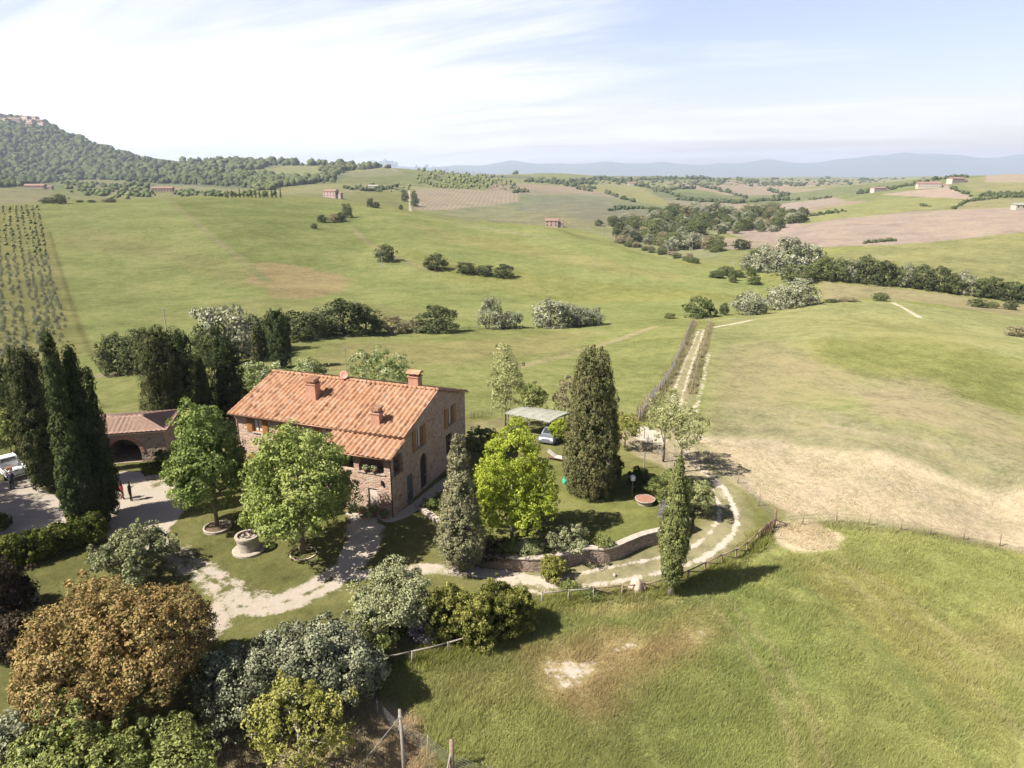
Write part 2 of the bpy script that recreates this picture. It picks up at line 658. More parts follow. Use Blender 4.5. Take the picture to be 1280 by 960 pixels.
# meadow behind house
BACK = (.130, .138, .050)
paint_poly([(110, 500), (120, 472), (190, 466), (300, 445), (400, 419), (600, 414), (750, 407), (868, 399), (845, 460), (800, 530), (600, 525), (300, 520), (120, 540)], BACK, 2)
paint_poly([(360, 470), (420, 432), (600, 424), (740, 412), (700, 440), (560, 455), (430, 470)], (0.167, 0.141, 0.068), 8, .55, wob=4)
paint_line([(640, 460), (690, 448), (740, 434), (790, 418), (820, 408)], 2.2, 1.0, None, col=(0.194, 0.168, 0.094), k=.9)
paint_line([(600, 455), (660, 452), (720, 440)], 5, 4, None, col=(0.137, 0.133, 0.058), k=.6)
paint_line([(120, 470), (190, 464), (250, 455)], 3, 2, None, col=(0.194, 0.161, 0.125), k=.8)
# right field
RIGHT = (.150, .152, .066)
paint_poly([(872, 548), (885, 470), (895, 400), (960, 392), (1020, 380), (1100, 376), (1200, 388), (1290, 398), (1500, 405), (1500, 650), (1280, 618), (1060, 572), (960, 553)], RIGHT, 2)
paint_poly([(900, 440), (950, 425), (1010, 440), (1080, 470), (1060, 478), (980, 470), (930, 500), (890, 520)], (0.151, 0.133, 0.074), 7, .7, wob=4)
paint_poly([(1070, 492), (1140, 490), (1190, 515), (1180, 528), (1110, 518)], (0.173, 0.147, 0.086), 4, .8, wob=3)
paint_poly([(1190, 530), (1300, 548), (1300, 590), (1230, 575)], (0.166, 0.140, 0.086), 5, .6, wob=3)
paint_poly([(1010, 425), (1150, 420), (1290, 455), (1290, 520), (1180, 490), (1090, 472), (1010, 450)], (0.113, 0.118, 0.036), 6, .7)  # darker green puts the shade past the pasture fold into the colour
paint_poly([(880, 520), (1000, 530), (1130, 550), (1280, 590), (1280, 610), (1060, 565), (900, 545)], (0.144, 0.125, 0.068), 4, .6, wob=3)
paint_poly([(890, 500), (980, 505), (1100, 530), (1290, 570), (1290, 612), (1060, 568), (900, 546)], (.165, .150, .090), 6, .75, wob=4)
paint_poly([(905, 455), (990, 440), (1060, 468), (1040, 500), (960, 515), (900, 505)], (.185, .155, .088), 8, .55, wob=5)
paint_poly([(1060, 480), (1150, 478), (1240, 510), (1290, 535), (1290, 560), (1180, 540), (1090, 520)], (.205, .170, .105), 7, .6, wob=4)
paint_poly([(1000, 405), (1080, 398), (1190, 410), (1280, 435), (1180, 428), (1080, 420)], (.160, .152, .062), 8, .6, wob=4)
paint_line([(1035, 532), (1100, 545), (1180, 560)], 1.2, 1.5, None, col=(0.194, 0.168, 0.109))
paint_line([(1115, 378), (1135, 388), (1150, 397)], 2, 2, 0, .6)
# bare straw field
BARE = (.285, .228, .160)
paint_poly([(872, 548), (960, 553), (1060, 572), (1280, 618), (1500, 660), (1500, 735), (1280, 688), (1160, 665), (1045, 655), (985, 645), (930, 615), (888, 580)], BARE, 4.0, .92, 'bare_field', ch=1, val=.30, wob=2.5)
paint_line([(875, 549), (960, 556), (1060, 576), (1180, 602), (1290, 626)], 2.0, 3, None, col=(.32, .265, .19), k=.7)
paint_poly([(1010, 590), (1120, 612), (1280, 650), (1290, 690), (1160, 655), (1040, 625)], (.235, .195, .125), 4, .5, wob=2)
paint_poly([(900, 570), (960, 580), (1000, 610), (960, 620), (915, 598)], (.24, .215, .13), 3, .5, wob=1.5)
paint_line([(960, 560), (1100, 600), (1290, 650)], 5, 4, None, col=(0.158, 0.140, 0.094), k=.5)
# foreground meadow
MEAD = (.176, .180, .064)
paint_poly([(460, 1000), (470, 850), (600, 805), (690, 752), (845, 745), (945, 695), (985, 665), (1045, 660), (1160, 670), (1290, 693), (1600, 760), (1600, 1100), (460, 1100)], MEAD, 1.0, 1, 'meadow')
paint_poly([(672, 826), (760, 795), (850, 784), (900, 772), (915, 795), (820, 845), (740, 890), (685, 880)], (.215, .160, .080), 3.0, .85, wob=1.5)
paint_poly([(700, 755), (850, 745), (890, 765), (760, 785)], (.200, .165, .075), 2, .65, wob=1)
paint_poly([(560, 850), (650, 835), (680, 880), (600, 900)], (.19, .165, .07), 3, .5, wob=1.5)
paint_poly([(684, 828), (745, 825), (752, 840), (730, 862), (692, 866)], None, 1.2, 1, None, ch=0, val=.55, wob=.9)
paint_poly([(755, 806), (800, 798), (812, 806), (770, 816)], None, 1.0, .9, None, ch=0, val=.46, wob=.7)
paint_poly([(850, 790), (885, 782), (886, 800), (862, 808)], None, 1.0, .9, None, ch=0, val=.46, wob=.7)
paint_poly([(975, 655), (1010, 650), (1045, 668), (1048, 690), (1010, 690), (970, 676)], (.32, .265, .175), 1.0, .9, None, ch=1, val=.85, wob=.9)
paint_poly([(1000, 700), (1110, 720), (1200, 800), (1240, 900), (1180, 860), (1080, 790), (1010, 740)], (.205, .185, .070), 3, .6, wob=1.5)
paint_poly([(1180, 790), (1280, 760), (1300, 820), (1230, 850)], (.235, .200, .090), 3, .6, wob=1.5)
paint_poly([(900, 720), (1010, 760), (1050, 860), (960, 900), (880, 830)], (.140, .165, .052), 3, .6, wob=1.5)
paint_poly([(760, 880), (900, 860), (1000, 930), (900, 990), (760, 980)], (.150, .172, .055), 4, .6, wob=2)
for q in ([(1020, 700), (1120, 770), (1220, 860), (1290, 930)], [(1050, 698), (1150, 762), (1290, 868)], [(880, 745), (960, 850), (1010, 990)], [(900, 742), (985, 840), (1045, 990)]):
    paint_line(q, .5, .9, None, col=(.245, .215, .11), k=.55)
for q in ([(960, 705), (1090, 800), (1230, 960)], [(690, 780), (800, 772), (900, 740)]):
    paint_line(q, .8, 1.2, None, col=(.115, .14, .045), k=.6)
# lawns and gardens
LAWN = (.112, .110, .040)
paint_poly([(-400, 1000), (-400, 540), (0, 570), (120, 520), (280, 520), (600, 520), (800, 545), (845, 560), (880, 580), (915, 605), (985, 640), (950, 690), (845, 740), (690, 748), (600, 800), (478, 828), (460, 1000), (460, 1200), (-400, 1200)],
           LAWN, 1.0, 1, 'lawn', ch=3, val=.45)
paint_poly(TERR, (.108, .112, .036), .8, 1, 'lawn', world=True)
# scrubby dry bank at the bottom
paint_poly([(200, 1100), (210, 930), (300, 880), (420, 860), (470, 870), (520, 900), (560, 1000), (560, 1100)], (.30, .225, .15), 1.2, .9, 'dry_ground', ch=1, val=.7, wob=.8)
paint_poly([(480, 830), (600, 800), (670, 755), (600, 780), (520, 760), (440, 800)], (0.158, 0.126, 0.078), 1, .6, 'lawn', wob=.6)
paint_poly([(760, 540), (830, 535), (870, 560), (885, 590), (860, 600), (800, 570)], (0.187, 0.154, 0.109), 1.5, .75, None, ch=1, val=.5, wob=1)
paint_poly([(580, 528), (640, 522), (660, 545), (600, 560)], (0.144, 0.130, 0.070), 1.2, .8, None, wob=1)
# gravel yard and paths
GR = 'gravel_drive'
paint_poly([(-80, 600), (0, 600), (50, 592), (95, 598), (150, 590), (212, 590), (232, 610), (228, 640), (205, 668), (185, 680), (130, 672), (60, 672), (0, 690), (-80, 715)], None, .8, 1, GR, ch=0, val=.95, wob=.4)
paint_poly([(42, 588), (70, 582), (85, 608), (75, 622), (50, 610)], None, .8, 1, None, ch=0, val=.1, wob=.4)
paint_poly([(172, 600), (190, 594), (210, 604), (190, 610)], None, .6, .7, None, ch=0, val=.3, wob=.3)
paint_line([(185, 668), (215, 692), (250, 712), (290, 742), (325, 756)], 2.6, 2.4, 0, .62, GR)
fade_line([(200, 680), (250, 714), (300, 748)], .4, .8, .42)
paint_line([(290, 742), (275, 765), (262, 792)], 2.2, 2.0, 0, .62, GR)
paint_line([(300, 758), (340, 756), (390, 738), (425, 716), (450, 690), (462, 665), (452, 645)], 2.2, 1.4, 0, .80, GR)
fade_line([(300, 758), (340, 757), (390, 739), (425, 717)], .3, .6, .42)
paint_poly([(432, 655), (462, 652), (472, 685), (452, 710), (430, 702)], None, 1.0, 1, GR, ch=0, val=.72, wob=.4)
paint_line([(430, 718), (480, 716), (530, 712), (580, 714), (640, 722), (690, 730)], 1.5, 1.0, 0, .7, GR)
paint_line([(440, 640), (475, 643), (490, 648), (515, 636), (540, 616), (560, 600)], 1.1, .3, 0, 1.0, GR)
TR = 'dirt_track'
RUT1 = [(640, 716), (690, 724), (740, 713), (790, 704), (835, 694), (868, 682), (890, 662), (900, 640), (893, 618), (880, 600)]
RUT2 = [(640, 735), (690, 741), (740, 732), (790, 723), (840, 711), (885, 694), (912, 672), (921, 650), (915, 628), (903, 608), (888, 592)]
TRK = [(690, 732), (790, 713), (840, 702), (880, 686), (905, 665), (912, 645), (905, 622), (890, 600), (866, 575), (850, 550), (843, 530), (849, 500), (860, 465), (873, 435), (884, 412)]
paint_line(TRK, 3.4, .8, None, c=TR)
paint_line(TRK, 3.2, 2.0, None, col=(.205, .180, .110), k=.75)
paint_line(RUT1, 0.5, .7, 0, .66)
paint_line(RUT2, 0.7, .9, 0, .68)
paint_line([(905, 622), (890, 600), (866, 575), (850, 552)], 1.3, 1.5, 0, .48)
paint_line([(840, 522), (843, 487), (855, 455), (865, 432), (873, 414)], .7, .8, 0, .58)
paint_line([(847, 522), (852, 500), (862, 465), (872, 436), (880, 412)], .7, .8, 0, .58)
paint_line([(876, 548), (868, 525), (878, 480), (886, 440)], 1.1, .9, 0, .46)
paint_line([(884, 410), (910, 406), (940, 400)], 1.6, 1, 0, .6)
paint_poly([(785, 542), (805, 532), (835, 545), (830, 558), (800, 552)], None, 1, 1, None, ch=0, val=.75, wob=.6)

# mid distance, right of the creek
PL = 'ploughed_field'
paint_poly([(1025, 352), (1100, 358), (1200, 370), (1290, 382), (1290, 397), (1200, 386), (1100, 373), (1030, 376)], (0.151, 0.130, 0.074), 4, .9)
paint_poly([(1040, 318), (1120, 305), (1300, 288), (1500, 280), (1500, 345), (1290, 352), (1180, 345), (1100, 335), (1040, 332)], (.130, .128, .056), 4)
paint_poly([(905, 290), (960, 278), (1080, 268), (1200, 262), (1300, 258), (1500, 258), (1500, 280), (1300, 289), (1120, 306), (1020, 310), (960, 303)], (0.194, 0.150, 0.129), 4, .95, PL)
paint_poly([(960, 283), (1100, 272), (1150, 264), (1050, 266), (970, 276)], (0.187, 0.154, 0.117), 4, .8)
paint_poly([(1020, 262), (1100, 248), (1190, 246), (1210, 256), (1100, 268), (1000, 282)], (0.135, 0.137, 0.059), 5)
paint_poly([(1205, 250), (1300, 247), (1500, 247), (1500, 258), (1200, 262)], (0.140, 0.129, 0.068), 5)
paint_poly([(1100, 243), (1185, 234), (1205, 238), (1215, 250), (1180, 247)], (0.216, 0.164, 0.136), 5, .95, PL)
paint_poly([(1195, 226), (1240, 220), (1400, 219), (1400, 240), (1290, 241), (1220, 240)], (0.135, 0.129, 0.063), 5)
paint_poly([(1230, 219), (1290, 218.5), (1290, 228), (1232, 228)], (0.230, 0.168, 0.148), 5, .95, PL, ch=2, val=1)
paint_poly([(940, 256), (1040, 246), (1060, 250), (960, 266)], (0.194, 0.154, 0.133), 6, .8)
paint_poly([(860, 300), (960, 297), (950, 292), (1040, 300), (960, 318), (880, 322)], (0.180, 0.140, 0.117), 4, .8, PL)
paint_poly([(850, 312), (950, 312), (945, 332), (880, 328)], (0.117, 0.122, 0.050), 4)
# central far slopes
paint_poly([(560, 268), (640, 276), (690, 282), (750, 294), (830, 320), (900, 322), (900, 250), (640, 236), (560, 262)], (.115, .120, .078), 8, .55)
paint_poly([(500, 262), (640, 270), (660, 262), (700, 252), (850, 270), (860, 280), (740, 285), (700, 284), (640, 279), (560, 272)], (0.122, 0.114, 0.068), 6)
paint_poly([(640, 262), (690, 246), (740, 248), (830, 270), (840, 282), (760, 282)], (0.104, 0.103, 0.077), 8, .7)
paint_poly([(740, 230), (790, 229), (835, 252), (830, 258), (780, 248), (742, 238)], (0.140, 0.137, 0.063), 8)
paint_poly([(520, 237), (560, 236), (650, 240), (648, 252), (560, 262), (520, 262)], (0.202, 0.154, 0.125), 5, .95, PL, ch=2, val=.7)
paint_poly([(440, 240), (510, 236), (512, 262), (450, 256)], (0.122, 0.125, 0.050), 5)
paint_poly([(660, 222), (700, 216), (740, 218), (752, 224), (700, 227)], (0.117, 0.125, 0.054), 8)
paint_line([(511, 238), (512, 250), (513, 264)], 3.5, 3, 0, .6, 'dirt_road')
paint_line([(484, 210), (496, 214)], 4, 4, 0, .7, 'dirt_road')

# left far fields
paint_poly([(-200, 244), (0, 235), (60, 240), (75, 246), (0, 256), (-200, 262)], (0.158, 0.143, 0.078), 6, .9)
paint_poly([(70, 227), (120, 225), (190, 230), (180, 240), (110, 238)], (0.149, 0.122, 0.072), 8, .9, ch=2, val=.5)
paint_poly([(195, 231), (270, 234), (340, 236), (280, 241), (215, 239)], (0.151, 0.150, 0.078), 8, .9)
paint_poly([(345, 220), (385, 208), (410, 210), (400, 216), (350, 224)], (0.144, 0.150, 0.066), 8, .9)
paint_poly([(290, 213), (335, 209), (338, 213), (300, 218)], (0.151, 0.150, 0.070), 8, .9)
paint_poly([(420, 217), (495, 211), (505, 218), (450, 222)], (0.137, 0.130, 0.078), 8, .9, ch=2, val=.6)
paint_poly([(225, 198), (262, 197), (258, 203), (232, 204)], (0.187, 0.154, 0.101), 8, .8)

# ------------------------------------------------------------------ ground material
def ground_mat():
    m, nt = new_mat('ground_surface')
    L = nt.links.new
    a = N(nt, 'ShaderNodeAttribute', attribute_name='base')
    b = N(nt, 'ShaderNodeAttribute', attribute_name='mask')
    sep = N(nt, 'ShaderNodeSeparateColor')
    L(b.outputs['Color'], sep.inputs[0])
    tuft = b.outputs['Alpha']
    p = objpos(nt)
    mp = N(nt, 'ShaderNodeMapping')
    mp.inputs['Scale'].default_value = (1, 1, .2)
    L(p, mp.inputs[0])
    q = mp.outputs[0]
    n_big = noise(nt, q, .035, 5, .6)
    n_mid = noise(nt, q, .22, 6, .62, .4)
    n_fine = noise(nt, q, 2.1, 6, .7)
    n_grain = noise(nt, q, 9.0, 3, .7)
    # grass: value and hue drift
    v = math_n(nt, 'ADD', maprange(nt, n_big, .3, .7, .82, 1.18), maprange(nt, n_mid, .25, .75, -.24, .24))
    v = math_n(nt, 'ADD', v, maprange(nt, noise(nt, q, .75, 3, .6), .25, .75, -.17, .17))
    f1 = maprange(nt, n_fine, .2, .8, -.42, .42)
    f2 = maprange(nt, n_grain, .2, .8, -.40, .40)
    v = math_n(nt, 'ADD', v, math_n(nt, 'MULTIPLY', math_n(nt, 'ADD', f1, f2), math_n(nt, 'ADD', math_n(nt, 'MULTIPLY', tuft, .7), .25)))
    sc = N(nt, 'ShaderNodeVectorMath', operation='SCALE')
    L(a.outputs['Color'], sc.inputs[0])
    L(v, sc.inputs['Scale'])
    hue = mix_c(nt, maprange(nt, math_n(nt, 'ADD', math_n(nt, 'MULTIPLY', n_mid, .6), math_n(nt, 'MULTIPLY', n_big, .5)), .54, .76, 0, .5), sc.outputs[0], (.185, .155, .075))
    hue = mix_c(nt, maprange(nt, noise(nt, q, .6, 5, .65), .54, .72, 0, .5), hue, (.075, .095, .026))
    # straw
    str_f = math_n(nt, 'MULTIPLY', sep.outputs[1], maprange(nt, n_fine, .3, .7, .1, 1.3), True)
    straw = mix_c(nt, n_grain, (.26, .20, .125), (.47, .39, .27))
    col = mix_c(nt, str_f, hue, straw)
    # vine rows
    wv = N(nt, 'ShaderNodeTexWave', wave_type='BANDS', bands_direction='X')
    wv.inputs['Scale'].default_value = .055
    wv.inputs['Distortion'].default_value = .4
    L(p, wv.inputs[0])
    col = mix_c(nt, math_n(nt, 'MULTIPLY', maprange(nt, wv.outputs['Fac'], .5, .8), math_n(nt, 'MULTIPLY', sep.outputs[2], .75)), col, (.10, .12, .05))
    # gravel with ragged edge
    rag = math_n(nt, 'ADD', sep.outputs[0], math_n(nt, 'MULTIPLY', math_n(nt, 'SUBTRACT', noise(nt, q, 1.1, 8, .78), .5), 1.7))
    gf = math_n(nt, 'MULTIPLY', maprange(nt, rag, .38, .62, 0, 1, True), maprange(nt, sep.outputs[0], .02, .2), True)
    g1 = mix_c(nt, n_grain, (.215, .18, .145), (.46, .41, .35))
    g2 = mix_c(nt, maprange(nt, n_mid, .35, .7), g1, (.36, .305, .24))
    g2 = mix_c(nt, maprange(nt, noise(nt, q, .75, 6, .7), .50, .72, 0, .55), g2, (.235, .205, .13))
    col = mix_c(nt, gf, col, g2)
    h = math_n(nt, 'ADD', math_n(nt, 'MULTIPLY', n_fine, 1.0), math_n(nt, 'MULTIPLY', n_grain, .5))
    bs = N(nt, 'ShaderNodeBump')
    bs.inputs['Distance'].default_value = .22
    L(maprange(nt, gf, 0, 1, .55, .15), bs.inputs['Strength'])
    L(h, bs.inputs['Height'])
    d = N(nt, 'ShaderNodeBsdfDiffuse')
    d.inputs['Roughness'].default_value = .6
    L(col, d.inputs['Color'])
    L(bs.outputs[0], d.inputs['Normal'])
    o = N(nt, 'ShaderNodeOutputMaterial')
    L(d.outputs[0], o.inputs[0])
    return m


M_GROUND = ground_mat()
nr, na = GX.shape
ii = np.arange(nr * na).reshape(nr, na)
quads = np.stack([ii[:-1, :-1], ii[:-1, 1:], ii[1:, 1:], ii[1:, :-1]], -1).reshape(-1, 4)
fc = cls[quads[:, 0]]
P3 = np.stack([px, py, GZ.ravel()], -1).astype(np.float32)


def smooth_normals_mesh(name, F_):
    uq, inv = np.unique(F_.ravel(), return_inverse=True)
    me = np_mesh(name, P3[uq], inv.reshape(-1, 4), [M_GROUND], True)
    at = me.attributes.new('base', 'FLOAT_COLOR', 'POINT')
    at.data.foreach_set('color', np.concatenate([base[uq], np.ones((len(uq), 1), np.float32)], 1).astype(np.float32).ravel())
    at = me.attributes.new('mask', 'FLOAT_COLOR', 'POINT')
    at.data.foreach_set('color', mask[uq].astype(np.float32).ravel())
    return me


for k, nm in enumerate(CLS):
    F_ = quads[fc == k]
    if len(F_):
        o = link_obj(nm, smooth_normals_mesh(nm, F_))
        o['kind'] = 'structure'
# the small disc under the camera
nc = na
F_ = None
bmv = [(px[i], py[i], P3[i, 2]) for i in ii[0]]
me = bpy.data.meshes.new('ground')
me.from_pydata([(0, 0, -4.0)] + bmv, [], [(0, i + 2, i + 1) for i in range(len(bmv) - 1)])
me.materials.append(M_GROUND)
at = me.attributes.new('base', 'FLOAT_COLOR', 'POINT')
at.data.foreach_set('color', np.tile(np.array([.12, .14, .035, 1], np.float32), len(me.vertices)))
at = me.attributes.new('mask', 'FLOAT_COLOR', 'POINT')
at.data.foreach_set('color', np.tile(np.array([0, 0, 0, 1], np.float32), len(me.vertices)))
link_obj('ground', me)['kind'] = 'structure'

# ------------------------------------------------------------------ sun, sky, air
SUN_EL, SUN_H = D2R(47), Vector((-0.915, -0.405, 0)).normalized()
sd_ = bpy.data.lights.new('sun', 'SUN')
sd_.energy = 5.0
sd_.angle = D2R(.53)
sd_.color = (1.0, .95, .86)
sun = link_obj('sun', sd_)
to_sun = Vector((SUN_H.x * math.cos(SUN_EL), SUN_H.y * math.cos(SUN_EL), math.sin(SUN_EL)))
sun.rotation_euler = to_sun.to_track_quat('Z', 'Y').to_euler()
sun.location = (0, 0, 300)

W = bpy.data.worlds.new('World')
SC.world = W
W.use_nodes = True
nt = W.node_tree
nt.nodes.clear()
sky = N(nt, 'ShaderNodeTexSky', sky_type='NISHITA', sun_disc=False)
sky.sun_elevation = SUN_EL
sky.sun_rotation = math.atan2(to_sun.x, to_sun.y)
sky.air_density = 1.0
sky.dust_density = 1.2
sky.ozone_density = 1.0
tc = N(nt, 'ShaderNodeTexCoord')
nrm = N(nt, 'ShaderNodeVectorMath', operation='NORMALIZE')
nt.links.new(tc.outputs['Generated'], nrm.inputs[0])
sp = N(nt, 'ShaderNodeSeparateXYZ')
nt.links.new(nrm.outputs[0], sp.inputs[0])
zz = math_n(nt, 'ADD', math_n(nt, 'MAXIMUM', sp.outputs[2], 0.0), .16)
cb = N(nt, 'ShaderNodeCombineXYZ')
nt.links.new(math_n(nt, 'DIVIDE', sp.outputs[0], zz), cb.inputs[0])
nt.links.new(math_n(nt, 'DIVIDE', sp.outputs[1], zz), cb.inputs[1])
mr = N(nt, 'ShaderNodeMapping')
mr.inputs['Rotation'].default_value = (0, 0, D2R(22))
nt.links.new(cb.outputs[0], mr.inputs[0])
mp = N(nt, 'ShaderNodeMapping')
mp.inputs['Scale'].default_value = (.24, .95, 1)
mp.inputs['Location'].default_value = (2.1, .75, 0)
nt.links.new(mr.outputs[0], mp.inputs[0])
c1 = noise(nt, mp.outputs[0], 1.5, 10, .62, .8)
c2 = noise(nt, cb.outputs[0], .55, 5, .5, .4)
# thicker veil towards the west (left), open blue to the upper right
bias = math_n(nt, 'ADD', math_n(nt, 'MULTIPLY', sp.outputs[0], -.42), math_n(nt, 'MULTIPLY', sp.outputs[2], -.95))
cov = math_n(nt, 'ADD', math_n(nt, 'ADD', math_n(nt, 'MULTIPLY', c1, 1.15), math_n(nt, 'MULTIPLY', c2, .55)), bias)
cf = math_n(nt, 'MULTIPLY', maprange(nt, cov, .52, 1.04, .12, .97, True), maprange(nt, sp.outputs[2], .27, .5, 1.0, .05, True))
bgs = N(nt, 'ShaderNodeBackground')
nt.links.new(mix_c(nt, 1.0, sky.outputs[0], (1.10, .955, 1.03), 'MULTIPLY'), bgs.inputs[0])
nt.links.new(maprange(nt, sp.outputs[2], .28, .7, .07, .032, True), bgs.inputs[1])
bgc = N(nt, 'ShaderNodeBackground')
bgc.inputs[0].default_value = (.99, .985, 1.0, 1)
bgc.inputs[1].default_value = .50
mx = N(nt, 'ShaderNodeMixShader')
nt.links.new(cf, mx.inputs[0])
nt.links.new(bgs.outputs[0], mx.inputs[1])
nt.links.new(bgc.outputs[0], mx.inputs[2])
wo = N(nt, 'ShaderNodeOutputWorld')
nt.links.new(mx.outputs[0], wo.inputs[0])

ZLO, ZHI = float(GZ.min()) - 1.0, max(float(GZ.max()), 60.0) + 30.0
hb = MB().box((-19700, -19700, ZLO), (19700, 19700, ZHI))
mh, nt = new_mat('haze_air')
vol = N(nt, 'ShaderNodeVolumePrincipled')
vol.inputs['Color'].default_value = (.72, .82, 1.0, 1)
vol.inputs['Density'].default_value = 1.0 / 12500.0
vol.inputs['Anisotropy'].default_value = .15
om = N(nt, 'ShaderNodeOutputMaterial')
nt.links.new(vol.outputs[0], om.inputs['Volume'])
hz_o = hb.build('haze', mh)
hz_o['kind'] = 'stuff'

SC.render.engine = 'CYCLES'
cy_ = SC.cycles
cy_.use_denoising = True
try:
    cy_.denoiser = 'OPENIMAGEDENOISE'
    cy_.denoising_input_passes = 'RGB_ALBEDO_NORMAL'
except Exception:
    pass
cy_.max_bounces = 6
cy_.diffuse_bounces = 3
cy_.glossy_bounces = 2
cy_.transmission_bounces = 4
cy_.transparent_max_bounces = 8
cy_.volume_bounces = 0
cy_.use_adaptive_sampling = True
cy_.adaptive_threshold = 0.012
cy_.sample_clamp_indirect = 4
vs = SC.view_settings
SC.display_settings.display_device = 'sRGB'
vs.view_transform = 'Standard'
vs.look = 'None'
vs.exposure = 1.36
vs.gamma = 1.0
vs.use_curve_mapping = False
# ------------------------------------------------------------------ foliage
def leaf_mat(name, c0, c1, c2=None, transl=.22, gain=1.6):
    """leaf colour runs c0..c1 with a per-leaf random; c2 is an accent (dead leaves, blossom) on a few"""
    m, nt = new_mat(name)
    L = nt.links.new
    c0, c1 = tuple(min(.62, x * gain) for x in c0), tuple(min(.62, x * gain) for x in c1)
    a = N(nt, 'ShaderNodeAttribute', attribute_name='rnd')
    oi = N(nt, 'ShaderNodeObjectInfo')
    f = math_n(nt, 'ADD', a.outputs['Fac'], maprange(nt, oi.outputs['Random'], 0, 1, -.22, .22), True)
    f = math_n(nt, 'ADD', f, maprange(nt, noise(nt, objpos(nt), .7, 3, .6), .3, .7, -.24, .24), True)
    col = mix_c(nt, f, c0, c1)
    if c2 is not None:
        col = mix_c(nt, maprange(nt, a.outputs['Fac'], .72, .80, 0, .9), col, c2)
    d = N(nt, 'ShaderNodeBsdfDiffuse')
    t = N(nt, 'ShaderNodeBsdfTranslucent')
    L(col, d.inputs[0])
    tcol = mix_c(nt, .5, col, (c1[0] * 1.1, c1[1] * 1.25, c1[2] * .7))
    L(tcol, t.inputs[0])
    mx = N(nt, 'ShaderNodeMixShader')
    mx.inputs[0].default_value = transl
    L(d.outputs[0], mx.inputs[1])
    L(t.outputs[0], mx.inputs[2])
    o = N(nt, 'ShaderNodeOutputMaterial')
    L(mx.outputs[0], o.inputs[0])
    return m


def bark_mat(name, col):
    m, nt = new_mat(name)
    p = objpos(nt)
    mp = N(nt, 'ShaderNodeMapping')
    mp.inputs['Scale'].default_value = (9, 9, 2)
    nt.links.new(p, mp.inputs[0])
    n1 = noise(nt, mp.outputs[0], 1.0, 5, .65)
    c = mix_c(nt, n1, tuple(x * .55 for x in col), tuple(x * 1.35 for x in col))
    finish(nt, c, .95, .1, n1, .6, .05)
    return m


BARK = bark_mat('bark', (.17, .13, .095))
BARK_PALE = bark_mat('bark_pale', (.30, .26, .20))


def unit(a):
    return a / np.maximum(np.linalg.norm(a, axis=-1, keepdims=True), 1e-9)


def leaf_quads(c, nrm, size, aspect=.6, r=None, up=0.0):
    """diamond leaves: centre, normal, length -> verts, faces"""
    n = len(c)
    nrm = unit(nrm)
    t = r.normal(size=(n, 3))
    t[:, 2] += up
    t = unit(t - (t * nrm).sum(-1, keepdims=True) * nrm)
    b = np.cross(nrm, t)
    s = (size * r.uniform(.65, 1.35, n))[:, None]
    fold = nrm * s * .12
    v = np.stack([c + t * s * .5, c + b * s * aspect * .5 + fold, c - t * s * .5, c - b * s * aspect * .5 + fold], 1).reshape(-1, 3)
    return v


def cloud_mesh(name, mat, cl_c, cl_n, cl_r, per, leaf, r, aspect=.62, scatter=.75, up=0.0, inner=None, squash=1.0):
    """leaf clumps: centres, outward normals, radii"""
    n = len(cl_c)
    d = unit(r.normal(size=(n, per, 3)))
    d = unit(d + cl_n[:, None, :] * .55)
    rad = r.uniform(.35, 1.0, (n, per, 1)) ** .6
    off = d * rad * cl_r[:, None, None]
    off[..., 2] *= squash
    c = (cl_c[:, None, :] + off).reshape(-1, 3)
    nm = (d * .8 + cl_n[:, None, :] * .6 + r.normal(size=d.shape) * scatter).reshape(-1, 3)
    v = leaf_quads(c, nm, leaf, aspect, r, up)
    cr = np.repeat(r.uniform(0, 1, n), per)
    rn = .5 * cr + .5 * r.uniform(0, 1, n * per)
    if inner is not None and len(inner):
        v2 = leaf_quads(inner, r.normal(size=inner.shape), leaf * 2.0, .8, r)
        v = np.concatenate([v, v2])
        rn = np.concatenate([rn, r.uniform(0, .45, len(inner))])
    f = np.arange(len(v)).reshape(-1, 4)
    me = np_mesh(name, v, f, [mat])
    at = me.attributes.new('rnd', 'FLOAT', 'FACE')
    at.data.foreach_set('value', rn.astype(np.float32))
    return me


def lobes_points(lobes, n, r, under=-.55):
    """clump centres + normals on the outer skin of a union of ellipsoids"""
    lb = np.array(lobes, float)
    c, h = lb[:, :3], lb[:, 3:]
    area = (h[:, 0] * h[:, 1] + h[:, 0] * h[:, 2] + h[:, 1] * h[:, 2])
    out_c, out_n = [], []
    tot = 0
    while tot < n:
        k = r.choice(len(lb), n * 2, p=area / area.sum())
        d = unit(r.normal(size=(n * 2, 3)))
        ok = d[:, 2] > under - r.uniform(0, .35, n * 2)
        k, d = k[ok], d[ok]
        pt = c[k] + d * h[k] * r.uniform(.78, 1.04, (len(k), 1))
        q = ((pt[:, None, :] - c[None]) / h[None])
        q = (q ** 2).sum(-1)
        q[np.arange(len(k)), k] = 9
        ok = q.min(1) > .62
        out_c.append(pt[ok])
        out_n.append(unit(d[ok] / h[k[ok]]))
        tot += ok.sum()
    return np.concatenate(out_c)[:n], np.concatenate(out_n)[:n]


def inner_points(lobes, n, r, k=.66):
    lb = np.array(lobes, float)
    i = r.integers(0, len(lb), n)
    d = unit(r.normal(size=(n, 3))) * (r.uniform(0, 1, (n, 1)) ** .4) * k
    return lb[i, :3] + d * lb[i, 3:]


